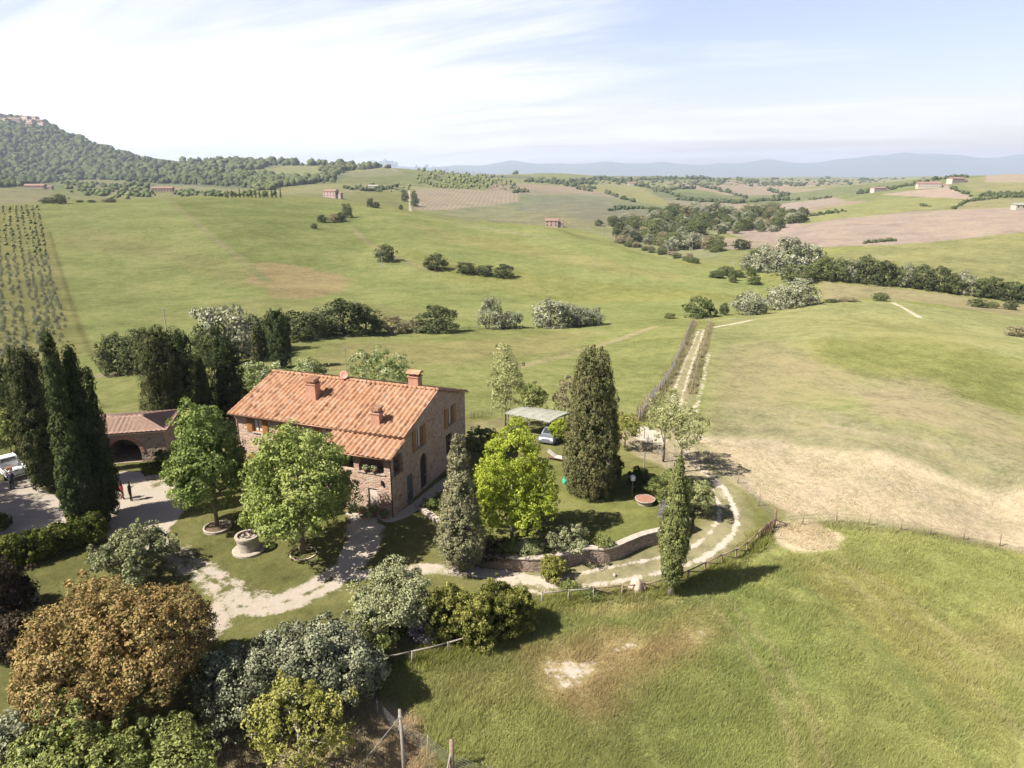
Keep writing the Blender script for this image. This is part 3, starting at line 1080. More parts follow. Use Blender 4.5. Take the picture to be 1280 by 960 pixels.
def round_lobes(w, zlo, zhi, r, nl=7, flat_=1.0, taper=0.0):
    """random set of lobes filling an ellipsoidal crown of width w between zlo and zhi"""
    H = zhi - zlo
    R_ = w / 2
    out = [(0, 0, zlo + H * .48, R_ * .70, R_ * .70, H * .42)]
    for i in range(nl):
        a = 2 * math.pi * (i / nl) + r.uniform(-.4, .4)
        f = r.uniform(.05, .95)
        zc = zlo + H * (.25 + .55 * f)
        env = math.sqrt(max(.1, 1 - ((zc - zlo - H * .45) / (H * .62)) ** 2)) * (1 - taper * f)
        rr = R_ * r.uniform(.24, .44)
        rd = max(0, R_ * env * r.uniform(.85, 1.12) - rr * .8)
        out.append((rd * math.cos(a), rd * math.sin(a), zc, rr, rr, min(rr * 1.05 * flat_, H * .33)))
    out.append((r.uniform(-.1, .1) * R_, r.uniform(-.1, .1) * R_, zhi - H * .2, R_ * .42, R_ * .42, H * .2))
    return out


def trunk_obj(parent, base_r, h, lobes, mat, r, lean=(0, 0), limbs=5):
    mb = MB()
    mb.tube([(0, 0, -.25), (lean[0] * .3, lean[1] * .3, h * .35), (lean[0], lean[1], h)], [base_r * 1.25, base_r * .9, base_r * .45], 8)
    for (x, y, z, *_q) in lobes[:limbs]:
        z0 = h * r.uniform(.35, .7)
        mb.tube([(lean[0] * .5, lean[1] * .5, z0), (x * .5, y * .5, z0 + (z - z0) * .6), (x * .85, y * .85, z)], [base_r * .5, base_r * .32, base_r * .12], 5)
    return mb.build('trunk', mat, parent, smooth=True)


def zat(Y, v):
    yd = (v - 480) / F
    return CAMZ + Y * (-SP - yd * CP) / (CP - yd * SP)


def project(x, y, z):
    dep = y * CP - (z - CAMZ) * SP
    dn = -(y * SP) - (z - CAMZ) * CP
    return 640 + F * x / dep, 480 + F * dn / dep


TREE_SEED = [100]


def nseed():
    TREE_SEED[0] += 1
    return np.random.default_rng(TREE_SEED[0])


def broadleaf(name, label, cat, base, H, w, mat, zlo=.15, nl=8, clumps=200, per=40, leaf=.22, cr=.55, group=None, taper=0., scatter=.75, bark=None, trunk_r=None,
              lobes=None, aspect=.62, inner=900, flat_=1.0, up=0., part='crown', limbs=5, squash=.85):
    r = nseed()
    root = thing(name, label, cat, base, 0, group)
    if lobes is None:
        lobes = round_lobes(w, H * zlo, H, r, nl, flat_, taper)
    c, n_ = lobes_points(lobes, clumps, r)
    radii = cr * r.uniform(.5, 1.35, len(c))
    fr = r.uniform(0, 1, len(c)) < .16           # stray sprigs beyond the outline
    c[fr] += n_[fr] * (cr * r.uniform(.4, 1.1, (fr.sum(), 1)))
    radii[fr] *= .6
    per, leaf = int(per * 1.5), leaf * .78
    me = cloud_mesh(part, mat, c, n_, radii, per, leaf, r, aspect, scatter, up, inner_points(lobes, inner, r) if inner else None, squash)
    link_obj(part, me, root)
    if trunk_r is None:
        trunk_r = .025 * H
    if trunk_r > 0:
        trunk_obj(root, trunk_r, H * .6, lobes[1:], bark or BARK, r, limbs=limbs)
    return root


def column_points(H, z0, prof, w, n, r, lump=.12):
    """clump centres on a column with radius profile prof(f)*w/2"""
    f = r.uniform(0, 1, n * 3)
    pr_ = np.array([prof(x) for x in f])
    keep = r.uniform(0, 1, n * 3) < (pr_ + .12) / (pr_.max() + .12)
    f = f[keep][:n]
    pr_ = pr_[keep][:n]
    th = r.uniform(0, 2 * math.pi, len(f))
    k = r.uniform(0, 6.28, 4)
    rad = pr_ * w / 2 * (1 + lump * np.sin(3 * th + k[0] + f * 9) + lump * np.sin(5 * th + k[1] - f * 14) * .7 + r.normal(0, .05, len(f)))
    c = np.stack([rad * np.cos(th), rad * np.sin(th), z0 + f * (H - z0)], -1)
    nm = unit(np.stack([np.cos(th), np.sin(th), np.full(len(th), .25)], -1))
    return c, nm


def column_tree(name, label, cat, base, H, w, mat, prof, z0=.3, clumps=320, per=26, leaf=.2, cr=.3, group=None, fringe=.14, lump=.1, up=2.2, scatter=.55, aspect=.34, bark=None, squash=1.6, tr=None):
    r = nseed()
    root = thing(name, label, cat, base, 0, group)
    c, nm = column_points(H, z0, prof, w * .92, clumps, r, lump)
    radii = cr * r.uniform(.45, 1.4, len(c))
    fr = r.uniform(0, 1, len(c)) < fringe           # feathery tips
    c[fr, :2] += nm[fr, :2] * cr * r.uniform(.3, .9, (fr.sum(), 1))
    c[fr, 2] += cr * .6
    radii[fr] *= .55
    per, leaf = int(per * 1.35), leaf * .9
    ni = clumps * 5
    f = r.uniform(.02, .96, ni)
    th = r.uniform(0, 6.28, ni)
    rad = np.array([prof(x) for x in f]) * w / 2 * .72 * np.sqrt(r.uniform(0, 1, ni))
    inner = np.stack([rad * np.cos(th), rad * np.sin(th), z0 + f * (H - z0)], -1)
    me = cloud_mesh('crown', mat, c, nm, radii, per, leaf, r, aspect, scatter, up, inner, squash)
    link_obj('crown', me, root)
    tr = tr or max(.07, w * .07)
    MB().tube([(0, 0, -.3), (0, 0, z0 + .3), (0, 0, H * .8)], [tr * 1.3, tr, tr * .3], 8).build('trunk', bark or BARK, root, smooth=True)
    return root


def prof_cyp(f):      # slim spire
    return min(1, .55 + f * 2.2) * (max(0.0, 1 - f) ** .72) if f > .22 else .55 + f * 2.05


def prof_flame(f):
    return .45 + f / .38 * .55 if f < .38 else max(0.0, 1 - (f - .38) / .62) ** .75


def prof_blunt(f):    # broad, rounded shoulders
    return (.72 + .28 * math.sin(min(1, f / .35) * math.pi / 2)) * (1 - max(0, f - .35) / .65 * .55) * (1 if f < .9 else math.sqrt(max(0, 1 - ((f - .9) / .1) ** 2)) * .95 + .05)


def prof_cone(f):
    return (.75 + .25 * math.sin(min(1, f / .25) * math.pi / 2)) * max(0.03, 1 - max(0, f - .18) / .85) ** .8


def prof_col(f):
    return min(1, .7 + f * 1.2) * (1 if f < .7 else math.sqrt(max(0, 1 - ((f - .7) / .3) ** 2)) * .97 + .03)


# materials
L_CYP = leaf_mat('cypress_green', (.018, .027, .012), (.070, .084, .032), transl=.06, gain=1.3)
L_CYPB = leaf_mat('cypress_olive_brown', (.036, .042, .018), (.106, .104, .045), (.17, .135, .07), transl=.06, gain=1.5)
L_CYPM = leaf_mat('cypress_mid_green', (.024, .032, .014), (.088, .094, .038), (.12, .105, .05), transl=.06, gain=1.35)
L_CYPL = leaf_mat('slim_cypress_green', (.050, .060, .020), (.160, .165, .062), transl=.08, gain=1.7)
L_ARIZ = leaf_mat('grey_cypress', (.060, .068, .036), (.165, .155, .085), (.20, .165, .10), transl=.06)
L_LIND = leaf_mat('linden_green', (.052, .080, .022), (.175, .198, .064), transl=.2, gain=1.7)
L_WALN = leaf_mat('walnut_green', (.055, .082, .020), (.185, .205, .062), (.28, .30, .14), transl=.2, gain=1.7)
L_MAPL = leaf_mat('maple_lime', (.110, .135, .016), (.270, .298, .050), transl=.30, gain=1.6)
L_BROWN = leaf_mat('bronze_leaf', (.095, .062, .024), (.230, .172, .078), (.19, .18, .065), transl=.15, gain=1.8)
L_SILV = leaf_mat('silver_leaf', (.085, .092, .056), (.250, .250, .165), transl=.10, gain=1.5)
L_OLIVE = leaf_mat('olive_leaf', (.100, .112, .055), (.260, .262, .145), transl=.10, gain=1.3)
L_LIGHT = leaf_mat('light_green_leaf', (.080, .085, .018), (.230, .220, .065), transl=.2, gain=1.35)
L_GREEN = leaf_mat('mid_green_leaf', (.045, .056, .018), (.158, .170, .055), (.24, .26, .12), transl=.18, gain=1.75)
L_HEDGE = leaf_mat('hedge_leaf', (.028, .038, .010), (.125, .130, .030), transl=.12, gain=1.35)
L_YEW = leaf_mat('yew_leaf', (.036, .042, .010), (.165, .160, .042), (.28, .27, .09), transl=.12, gain=1.85)
L_DARK = leaf_mat('dark_leaf', (.018, .026, .010), (.065, .075, .028), transl=.12)
L_PURP = leaf_mat('purple_leaf', (.026, .021, .015), (.080, .062, .040), transl=.1, gain=1.2)
L_LAV = leaf_mat('lavender_leaf', (.070, .065, .075), (.200, .175, .190), transl=.1)
L_ELDER = leaf_mat('elder_leaf', (.090, .115, .040), (.230, .245, .110), (.48, .47, .36), transl=.15)
L_AIRY = leaf_mat('airy_leaf', (.110, .120, .050), (.260, .255, .125), transl=.25)
L_FARG = leaf_mat('hedgerow_green', (.045, .060, .022), (.120, .130, .052), transl=.15, gain=1.4)
L_FARD = leaf_mat('hedgerow_dark', (.030, .040, .018), (.088, .096, .042), transl=.12, gain=1.25)
L_FARS = leaf_mat('blossom_grey', (.085, .092, .055), (.215, .215, .145), (.42, .40, .32), transl=.12, gain=1.65)
L_FARB = leaf_mat('scrub_brown', (.100, .085, .050), (.215, .185, .110), transl=.12)
L_FOREST = leaf_mat('forest_green', (.026, .036, .016), (.090, .108, .040), transl=.0, gain=1.0)


def base_at(u, v):
    p = G(u, v)
    return Vector(p)


def cyp(name, label, u, vb, vt, wpx, mat, prof, **kw):
    b = base_at(u, vb)
    H = zat(b.y, vt) - b.z
    return column_tree(name, label, 'tree', b, H, wpx * px_size(b), mat, prof, **kw)


def bl(name, label, cat, u, vb, vt, wpx, mat, **kw):
    b = base_at(u, vb)
    H = zat(b.y, vt) - b.z
    return broadleaf(name, label, cat, b, H, wpx * px_size(b), mat, **kw)


# ---- cypresses
gl = 'cypresses beside the drive'
cyp('cypress_tree', 'tallest dark cypress spire at the drive edge, beside the person in red', 106, 664, 416, 38, L_CYP, prof_cyp, group=gl, clumps=620, per=30, leaf=.24, cr=.34, lump=.14)
cyp('cypress_tree', 'second pointed cypress, pressed against the tallest dark spire by the drive', 125, 655, 432, 36, L_CYP, prof_cyp, group=gl, clumps=560, per=28, leaf=.24, cr=.36, lump=.14)
cyp('cypress_tree', 'short slim cypress on the shed side of the tall dark pair', 141, 642, 462, 22, L_CYP, prof_cyp, group=gl, clumps=320, per=26, leaf=.22, cr=.3)
cyp('cypress_tree', 'broad flat-topped cypress next to the white pickup', 61, 612, 436, 36, L_CYPM, prof_col, group=gl, clumps=620, per=28, leaf=.22, cr=.32)
cyp('cypress_tree', 'narrow cypress touching the far side of the broad flat-topped one', 46, 600, 434, 22, L_CYP, prof_cyp, group=gl, clumps=300, per=26, leaf=.22, cr=.3)
cyp('cypress_tree', 'small dark cypress directly behind the white pickup cab', 31, 562, 458, 22, L_CYP, prof_cyp, group=gl, clumps=300, per=26, leaf=.22, cr=.3)
gl2 = 'cypresses between shed and house'
cyp('cypress_tree', 'ragged wide cypress rising just behind the shed roof corner', 208, 542, 411, 38, L_CYPM, prof_col, group=gl2, clumps=460, per=28, leaf=.24, cr=.42, lump=.2)
cyp('cypress_tree', 'dark ragged cypress on the house side of the wide one behind the shed', 234, 538, 414, 32, L_CYP, prof_col, group=gl2, clumps=400, per=28, leaf=.24, cr=.4, lump=.18)
cyp('cypress_tree', 'shortest black-green cypress between shed and house, pointed', 259, 530, 447, 22, L_CYP, prof_cyp, group=gl2, clumps=280, per=26, leaf=.22, cr=.32)
cyp('cypress_tree', 'bulky dark cypress closest to the eave end of the farmhouse', 290, 525, 424, 38, L_CYP, prof_blunt, group=gl2, clumps=440, per=28, leaf=.24, cr=.42, lump=.18)
cyp('cypress_tree', 'thin brownish cypress standing alone beyond the farmhouse roof', 323, 462, 409, 13, L_CYPB, prof_cyp, group=gl2, clumps=200, per=22, leaf=.26, cr=.34)
cyp('cypress_tree', 'compact dark cypress rising over the left roof ridge end', 352, 460, 387, 26, L_CYP, prof_col, group=gl2, clumps=320, per=26, leaf=.26, cr=.36)
cyp('cypress_tree', 'massive blunt cypress with brown cones beside the carport', 737, 618, 437, 66, L_CYPB, prof_blunt, clumps=820, per=34, leaf=.20, cr=.34, lump=.05, z0=.15, fringe=.06)
cyp('grey_conifer_tree', 'grey-green conical conifer standing at the gable corner of the house lawn', 577, 713, 546, 56, L_ARIZ, prof_cone, clumps=560, per=34, leaf=.17, cr=.3, lump=.06, z0=.7, up=.6, squash=1.1)
cyp('cypress_tree', 'slender sunlit cypress alone at the rail fence, pale bare trunk foot', 838, 743, 571, 36, L_CYPL, prof_flame, clumps=560, per=30, leaf=.15, cr=.2, lump=.05, z0=.8, fringe=.06, bark=BARK_PALE, tr=.17)

# trees out of frame whose shade falls on the yard
for i, (x, y, H_) in enumerate(((-47.5, 44.0, 12.5), (-50.5, 47.5, 13), (-46.5, 40.5, 11), (-45.2, 46.6, 10), (-53, 51, 12))):
    column_tree('cypress_tree', 'tall cypress of the row outside the frame that shades the gravel yard', 'tree', (x, y, hz(x, y)), H_, 5.4, L_CYP, prof_col, clumps=360, per=24, leaf=.3, cr=.45, group='cypresses outside the frame')
# ---- garden trees
rm_ = np.random.default_rng(5)
MAPLE_LOBES = [(0, 0, 5.4, 1.5, 1.5, 3.2)]
for i in range(15):
    a_ = i * 2.4
    q_ = rm_.uniform(.35, 1.0)
    MAPLE_LOBES.append((2.5 * q_ * math.cos(a_), 2.5 * q_ * math.sin(a_), 5.9 - 2.6 * q_ + rm_.uniform(-.5, 1.0), .72, .72, rm_.uniform(1.2, 1.9)))
for i in range(9):
    a_ = i * .7 + .2
    MAPLE_LOBES.append((2.35 * math.cos(a_), 2.35 * math.sin(a_), 2.6 + rm_.uniform(-.3, .5), .85, .85, 1.0))
MAPLE_LOBES += [(.3, 0, 7.9, .8, .8, 1.25), (-.9, .3, 7.0, .7, .7, 1.2), (1.0, -.3, 6.9, .7, .7, 1.2)]
bl('linden_tree', 'pyramidal green tree growing from the round stone planter ring', 'tree', 272, 660, 505, 106, L_LIND, zlo=.09, taper=.5, nl=16, clumps=380, per=46, leaf=.24, cr=.52, inner=1600, trunk_r=.14)
bl('walnut_tree', 'wide leafy green tree in front of the farmhouse beside the stone well', 'tree', 379, 691, 536, 150, L_WALN, zlo=.10, nl=18, clumps=400, per=46, leaf=.25, cr=.54, inner=1800, taper=.25, trunk_r=.2)
bl('maple_tree', 'vivid yellow-green tree on the terrace lawn above the stone wall', 'tree', 640, 673, 527, 122, L_MAPL, lobes=MAPLE_LOBES, clumps=560, per=36, leaf=.20, cr=.42, inner=700, up=1.2, trunk_r=.14, bark=BARK_PALE, scatter=.9)
# big bronze tree lower left
c = flat(142, 804, 3.6)
bz = hz(*c)
r_ = np.random.default_rng(3)
broadleaf('copper_tree', 'huge bronze-brown domed tree, the only rust coloured one', 'tree', (c[0], c[1], bz), 6.8, 8.5, L_BROWN, zlo=.05, nl=20, clumps=760, per=52, leaf=.19, cr=.5, inner=4000, trunk_r=.25)
for lab, u, v, zc, wpx, H in (('wide silver-grey shrub beside the bronze tree, closest to it', 338, 826, 1.8, 150, 3.9), ('silver-grey shrub next to the path, touching the dark bushes', 414, 812, 1.7, 108, 3.5)):
    c = flat(u, v, zc)
    b = Vector((c[0], c[1], hz(*c)))
    broadleaf('silver_shrub', lab, 'shrub', b, H, wpx * px_size(b), L_SILV, zlo=.0, nl=14, clumps=420, per=50, leaf=.2, cr=.45, inner=2200, group='silver shrubs along the path', trunk_r=.1)
c = flat(368, 872, 2.6)
broadleaf('young_tree', 'loose light-green young tree in front of the silver shrubs', 'tree', (c[0], c[1], hz(*c)), 5.0, 4.6, L_LIGHT, zlo=.05, nl=12, clumps=130, per=30, leaf=.2, cr=.42, inner=60, trunk_r=.1, bark=BARK_PALE)
c = flat(105, 958, 2.6)
broadleaf('bay_tree', 'glossy mid-green tree below the bronze tree at the frame edge', 'tree', (c[0], c[1], hz(*c)), 5.0, 8.8, L_GREEN, zlo=.02, nl=16, clumps=560, per=46, leaf=.19, cr=.46, inner=2200, trunk_r=.14)
c = flat(0, 935, 2.4)
broadleaf('olive_tree', 'pale grey-green tree in the bottom corner beside the glossy green one', 'tree', (c[0], c[1], hz(*c)), 4.6, 4.2, L_SILV, zlo=.05, nl=9, clumps=220, per=40, leaf=.2, cr=.45, inner=900, trunk_r=.1)
c = flat(-14, 738, 2.2)
broadleaf('plum_tree', 'dark purplish tree in the shade at the end of the clipped hedge', 'tree', (c[0], c[1], hz(*c)), 4.0, 4.4, L_PURP, zlo=.05, nl=9, clumps=200, per=40, leaf=.22, cr=.5, inner=900, trunk_r=.1)
c = flat(4, 790, 1.0)
broadleaf('plum_shrub', 'low dark purplish shrub on the small lawn by the bronze tree', 'shrub', (c[0], c[1], hz(*c)), 2.0, 2.6, L_PURP, zlo=.0, nl=6, clumps=90, per=36, leaf=.18, cr=.36, inner=300, trunk_r=.05)
c = flat(487, 735, 2.3)
broadleaf('olive_tree', 'round grey-olive tree at the bend of the gravel path', 'tree', (c[0], c[1], hz(*c)), 4.4, 4.3, L_OLIVE, zlo=.12, nl=10, clumps=240, per=44, leaf=.16, cr=.42, inner=900, trunk_r=.12, up=.6)
c = flat(166, 694, 1.5)
broadleaf('olive_shrub', 'pale feathery olive shrub peeking over the bronze tree', 'shrub', (c[0], c[1], hz(*c)), 3.2, 4.6, L_OLIVE, zlo=.05, nl=9, clumps=200, per=40, leaf=.2, cr=.4, inner=700, trunk_r=.08, up=1.2)
# clipped hedge
ha, hb2 = flat(-70, 733), flat(128, 672)
r = nseed()
Lh = math.hypot(hb2[0] - ha[0], hb2[1] - ha[1])
lob = [(Lh * (i + .5) / 9 - Lh / 2, r.uniform(-.15, .15), 1.0, Lh / 9 * .75, 1.15, 1.0 + r.uniform(-.08, .12)) for i in range(9)]
hm = ((ha[0] + hb2[0]) / 2, (ha[1] + hb2[1]) / 2)
root = thing('hedge', 'long clipped green hedge separating the gravel yard from the shaded lawn', 'hedge', (hm[0], hm[1], hz(*hm)), math.atan2(hb2[1] - ha[1], hb2[0] - ha[0]))
c, n_ = lobes_points(lob, 420, r)
link_obj('foliage', cloud_mesh('foliage', L_HEDGE, c, n_, .34 * r.uniform(.6, 1.3, len(c)), 44, .17, r, inner=inner_points(lob, 1500, r, .85)), root)
for x, y, z, *_ in lob:
    MB().tube([(x, y, -.1), (x, y, 1.1)], [.07, .04], 6).build('stem', BARK, root)

# yews, bushes
YB = 'yew bushes by the track'
for i, (u, v, zc, w, H, lab) in enumerate([(556, 748, 1.5, 66, 3.3, 'upright yew bush closest to the grey-olive tree'), (592, 752, 1.6, 54, 3.4, 'middle upright yew bush of the yellow-green clump'),
                                   (622, 740, 1.6, 56, 3.5, 'upright yew bush behind the middle one, below the conifer'), (646, 738, 1.4, 44, 3.0, 'upright yew bush at the track end of the clump')]):
    c = flat(u, v, zc)
    b = Vector((c[0], c[1], hz(*c)))
    r = nseed()
    W_ = w * px_size(b)
    lob = [(r.uniform(-.3, .3) * W_, r.uniform(-.3, .3) * W_, H * .45 * r.uniform(.8, 1.1), W_ * .17, W_ * .17, H * .5 * r.uniform(.8, 1.15)) for k in range(13)]
    broadleaf('yew_bush', lab, 'shrub', b, H, W_, L_YEW, lobes=lob, clumps=230, per=40, leaf=.15, cr=.26, inner=900, group=YB, up=1.5, trunk_r=.06, part='foliage')


def bush(u, v, zc, wpx, H, mat, lab, name='bush', leaf=.13, clumps=80, per=36, cr=.26, group=None, **kw):
    c = flat(u, v, zc)
    g = hz(*c)
    for k in range(3):
        c = flat(u, v, zc + g)
        g = hz(*c)
    b = Vector((c[0], c[1], g))
    return broadleaf(name, lab, 'shrub', b, H, wpx * px_size(b), mat, zlo=.0, nl=6, clumps=clumps, per=per, leaf=leaf, cr=cr, inner=250, group=group, trunk_r=.04, limbs=3, part='foliage', **kw)


bush(531, 790, .6, 36, 1.3, L_LAV, 'mauve-grey lavender bush by the rail fence end', 'lavender_bush', .1)
bush(497, 778, .7, 50, 1.6, L_DARK, 'low dark green bush between lavender and grey-olive tree', leaf=.15)
bush(468, 800, .9, 52, 2.0, L_GREEN, 'dull green bush wedged between silver shrub and rail fence', leaf=.15)
bush(456, 770, .7, 34, 1.6, L_GREEN, 'small green bush at the foot of the grey-olive tree', leaf=.14)
bush(706, 693, .7, 56, 1.7, L_OLIVE, 'grey-leaved bush spilling over the bend of the stone wall', leaf=.12, clumps=120)
bush(690, 715, .5, 30, 1.5, L_LIGHT, 'small light-green bush in front of the wall by the track', leaf=.14)
bush(755, 679, .3, 22, .75, L_GREEN, 'little ball-shaped shrub on the lawn edge above the wall', leaf=.1)
bush(633, 684, .3, 34, .8, L_GREEN, 'low flower-bed shrub under the yellow-green tree trunk', leaf=.1)
bush(660, 686, .35, 30, .9, L_ELDER, 'pale-flecked bed shrub next to the yellow-green tree', leaf=.1)
bush(612, 684, .35, 26, .9, L_LIGHT, 'bright low bed shrub between conifer and yellow-green tree', leaf=.1)
bush(618, 702, .4, 40, 1.1, L_PURP, 'reddish low shrub hanging at the wall behind the yew clump', leaf=.1)
bush(836, 612, 1.2, 54, 2.8, L_GREEN, 'bushy green shrub just beyond the slender cypress', leaf=.16, clumps=130, cr=.34)
bush(871, 626, 1.3, 46, 2.9, L_AIRY, 'pale yellowish shrub shading the bend of the track', leaf=.16, clumps=130, cr=.34)
bush(797, 600, .9, 26, 2.0, L_DARK, 'dark shrub behind the white sign post', leaf=.14)
bush(766, 592, 1.2, 26, 3.0, L_DARK, 'dark shrub hugging the foot of the massive cypress', leaf=.16)
bush(833, 655, .7, 20, 1.6, L_LAV, 'greyish twiggy shrub at the far end of the stone wall', leaf=.1)
bush(549, 632, .4, 40, 1.0, L_GREEN, 'low shrub on the stone-edged bed by the gable', leaf=.12)
bush(572, 625, .6, 30, 1.4, L_ARIZ, 'grey low shrub beside the conifer by the gable', leaf=.12)
bush(604, 548, .8, 46, 1.8, L_GREEN, 'green shrub behind the far gable corner', leaf=.18)
bush(205, 575, .9, 30, 1.9, L_DARK, 'dark ivy-like shrub against the shed corner', leaf=.16)
bush(224, 572, 1.1, 34, 2.4, L_GREEN, 'rounded shrub between shed and pyramidal tree', leaf=.16)
bush(190, 586, .3, 30, .7, L_HEDGE, 'very low strip of greenery in front of the shed arch', leaf=.12)
bush(10, 545, 1.8, 34, 4.0, L_GREEN, 'small green tree-like shrub behind the white pickup', leaf=.2, clumps=110, cr=.4)
bush(2, 498, 2.4, 44, 6.5, L_DARK, 'tall dark evergreen shrub at the frame edge behind the pickup', leaf=.24, clumps=140, cr=.5)
bush(0, 655, .6, 24, 1.4, L_DARK, 'dark shrub in the shade at the yard edge', leaf=.16)
bush(600, 768, .5, 40, 1.0, L_YEW, 'low yew sprig skirting the clump at the rail fence', leaf=.13)
bush(712, 735, .2, 22, .45, L_GREEN, 'weedy clump by the end of the rail fence', leaf=.1)
bush(742, 744, .2, 22, .4, L_GREEN, 'weedy clump under the rail fence past the bush', leaf=.1)

bl('airy_tree', 'thin-crowned pale tree where the track leaves the garden, two of them, closer to the cypress', 'tree', 850, 590, 508, 56, L_AIRY, zlo=.28, nl=9, clumps=110, per=30, leaf=.2, cr=.5, inner=0, trunk_r=.1)
bl('airy_tree', 'thin-crowned pale tree at the field corner, taller narrower of two', 'tree', 829, 577, 490, 46, L_AIRY, zlo=.25, nl=9, clumps=100, per=30, leaf=.2, cr=.5, inner=0, trunk_r=.1)
bl('fruit_tree', 'small green fruit tree just beyond the massive cypress', 'tree', 781, 560, 522, 40, L_LIGHT, zlo=.35, nl=7, clumps=70, per=30, leaf=.2, cr=.42, inner=0, trunk_r=.07)
bl('poplar_tree', 'tall thin leaning tree behind the carport', 'tree', 632, 534, 434, 42, L_AIRY, lobes=None, zlo=.1, nl=12, clumps=130, per=30, leaf=.24, cr=.6, inner=0, trunk_r=.1, taper=.3)
bl('young_ash_tree', 'small dark-green tree behind the carport roof', 'tree', 666, 522, 480, 34, L_GREEN, zlo=.2, nl=8, clumps=80, per=30, leaf=.24, cr=.45, inner=100, trunk_r=.07)
bl('bare_tree', 'brownish half-bare tree at the far carport end', 'tree', 706, 528, 468, 28, L_FARB, zlo=.15, nl=8, clumps=70, per=30, leaf=.2, cr=.45, inner=0, trunk_r=.07)
bl('vine_shrub', 'yellow-green vine growing over the carport edge', 'shrub', 699, 555, 524, 26, L_MAPL, zlo=.15, nl=6, clumps=60, per=30, leaf=.2, cr=.35, inner=60, trunk_r=.04)
EL = 'white-flowering elders behind the house'
bl('elder_shrub', 'large white-flowering elder behind the middle of the roof ridge', 'shrub', 474, 492, 441, 76, L_ELDER, zlo=.0, nl=10, clumps=190, per=36, leaf=.24, cr=.5, inner=400, group=EL, trunk_r=.08)
bl('elder_shrub', 'white-flowering elder at the end of the house by the bulky cypress', 'shrub', 318, 506, 456, 50, L_ELDER, zlo=.0, nl=9, clumps=150, per=36, leaf=.24, cr=.5, inner=300, group=EL, trunk_r=.08)
bl('elder_shrub', 'small white-flowering elder behind the tall chimney', 'shrub', 388, 486, 448, 44, L_ELDER, zlo=.0, nl=8, clumps=110, per=36, leaf=.24, cr=.45, inner=200, group=EL, trunk_r=.08)
bl('elder_shrub', 'white-flowering elder between the compact cypress and the roof', 'shrub', 350, 492, 455, 40, L_ELDER, zlo=.0, nl=8, clumps=110, per=36, leaf=.24, cr=.45, inner=200, group=EL, trunk_r=.08)
# ------------------------------------------------------------------ mid and far trees
def proto_crown(name, mat, kind, seed, clumps=90, per=46, leaf=.046, cr=.115, w=.9, zlo=.0):
    r = np.random.default_rng(seed)
    lob = round_lobes(w, zlo, 1.0, r, 9, 1.0, .1) + [(w * .26 * math.cos(a), w * .26 * math.sin(a), .2, w * .24, w * .24, .22) for a in (0.3, 2.3, 4.4)]
    c, n_ = lobes_points(lob, clumps, r)
    fr = r.uniform(0, 1, len(c)) < .25
    c[fr] += n_[fr] * cr * r.uniform(.3, 1.0, (fr.sum(), 1))
    return cloud_mesh(name, mat, c, n_, cr * r.uniform(.6, 1.4, len(c)), per, leaf, r, .75, .7, 0, inner_points(lob, 160, r))


PRO = {}
for key, mat in (('green', L_FARG), ('dark', L_FARD), ('silver', L_FARS), ('brown', L_FARB)):
    PRO[key] = [proto_crown('crown', mat, key, 40 + i) for i in range(4)]
_tm = MB().tube([(0, 0, -.06), (0, 0, .3), (0.01, 0, .6)], [.035, .025, .01], 6)
TRUNK_PROTO = None


def mid_tree(u, vb, vt, wpx, kind, label, group, name='hedgerow_tree', cat='tree', parts=True):
    global TRUNK_PROTO
    p = G(u, vb)
    if p[1] < 60 or p[1] > 6000:
        return
    H = zat(p[1], vt) - p[2]
    H = max(H, .8)
    w = wpx * px_size(p)
    me = random.choice(PRO[kind])
    if parts:
        root = thing(name, label, cat, p, random.uniform(0, 6.28), group)
        c = link_obj('crown', me, root)
        if TRUNK_PROTO is None:
            t = _tm.build('trunk', BARK, root)
            TRUNK_PROTO = t.data
        else:
            t = link_obj('trunk', TRUNK_PROTO, root)
        root.scale = (w / .86, w / .86, H)
    else:
        root = link_obj(name, me)
        root.location = p
        root.rotation_euler = (0, 0, random.uniform(0, 6.28))
        root.scale = (w / .95, w / .95, H)
        tag(root, label, cat, group)
    return root


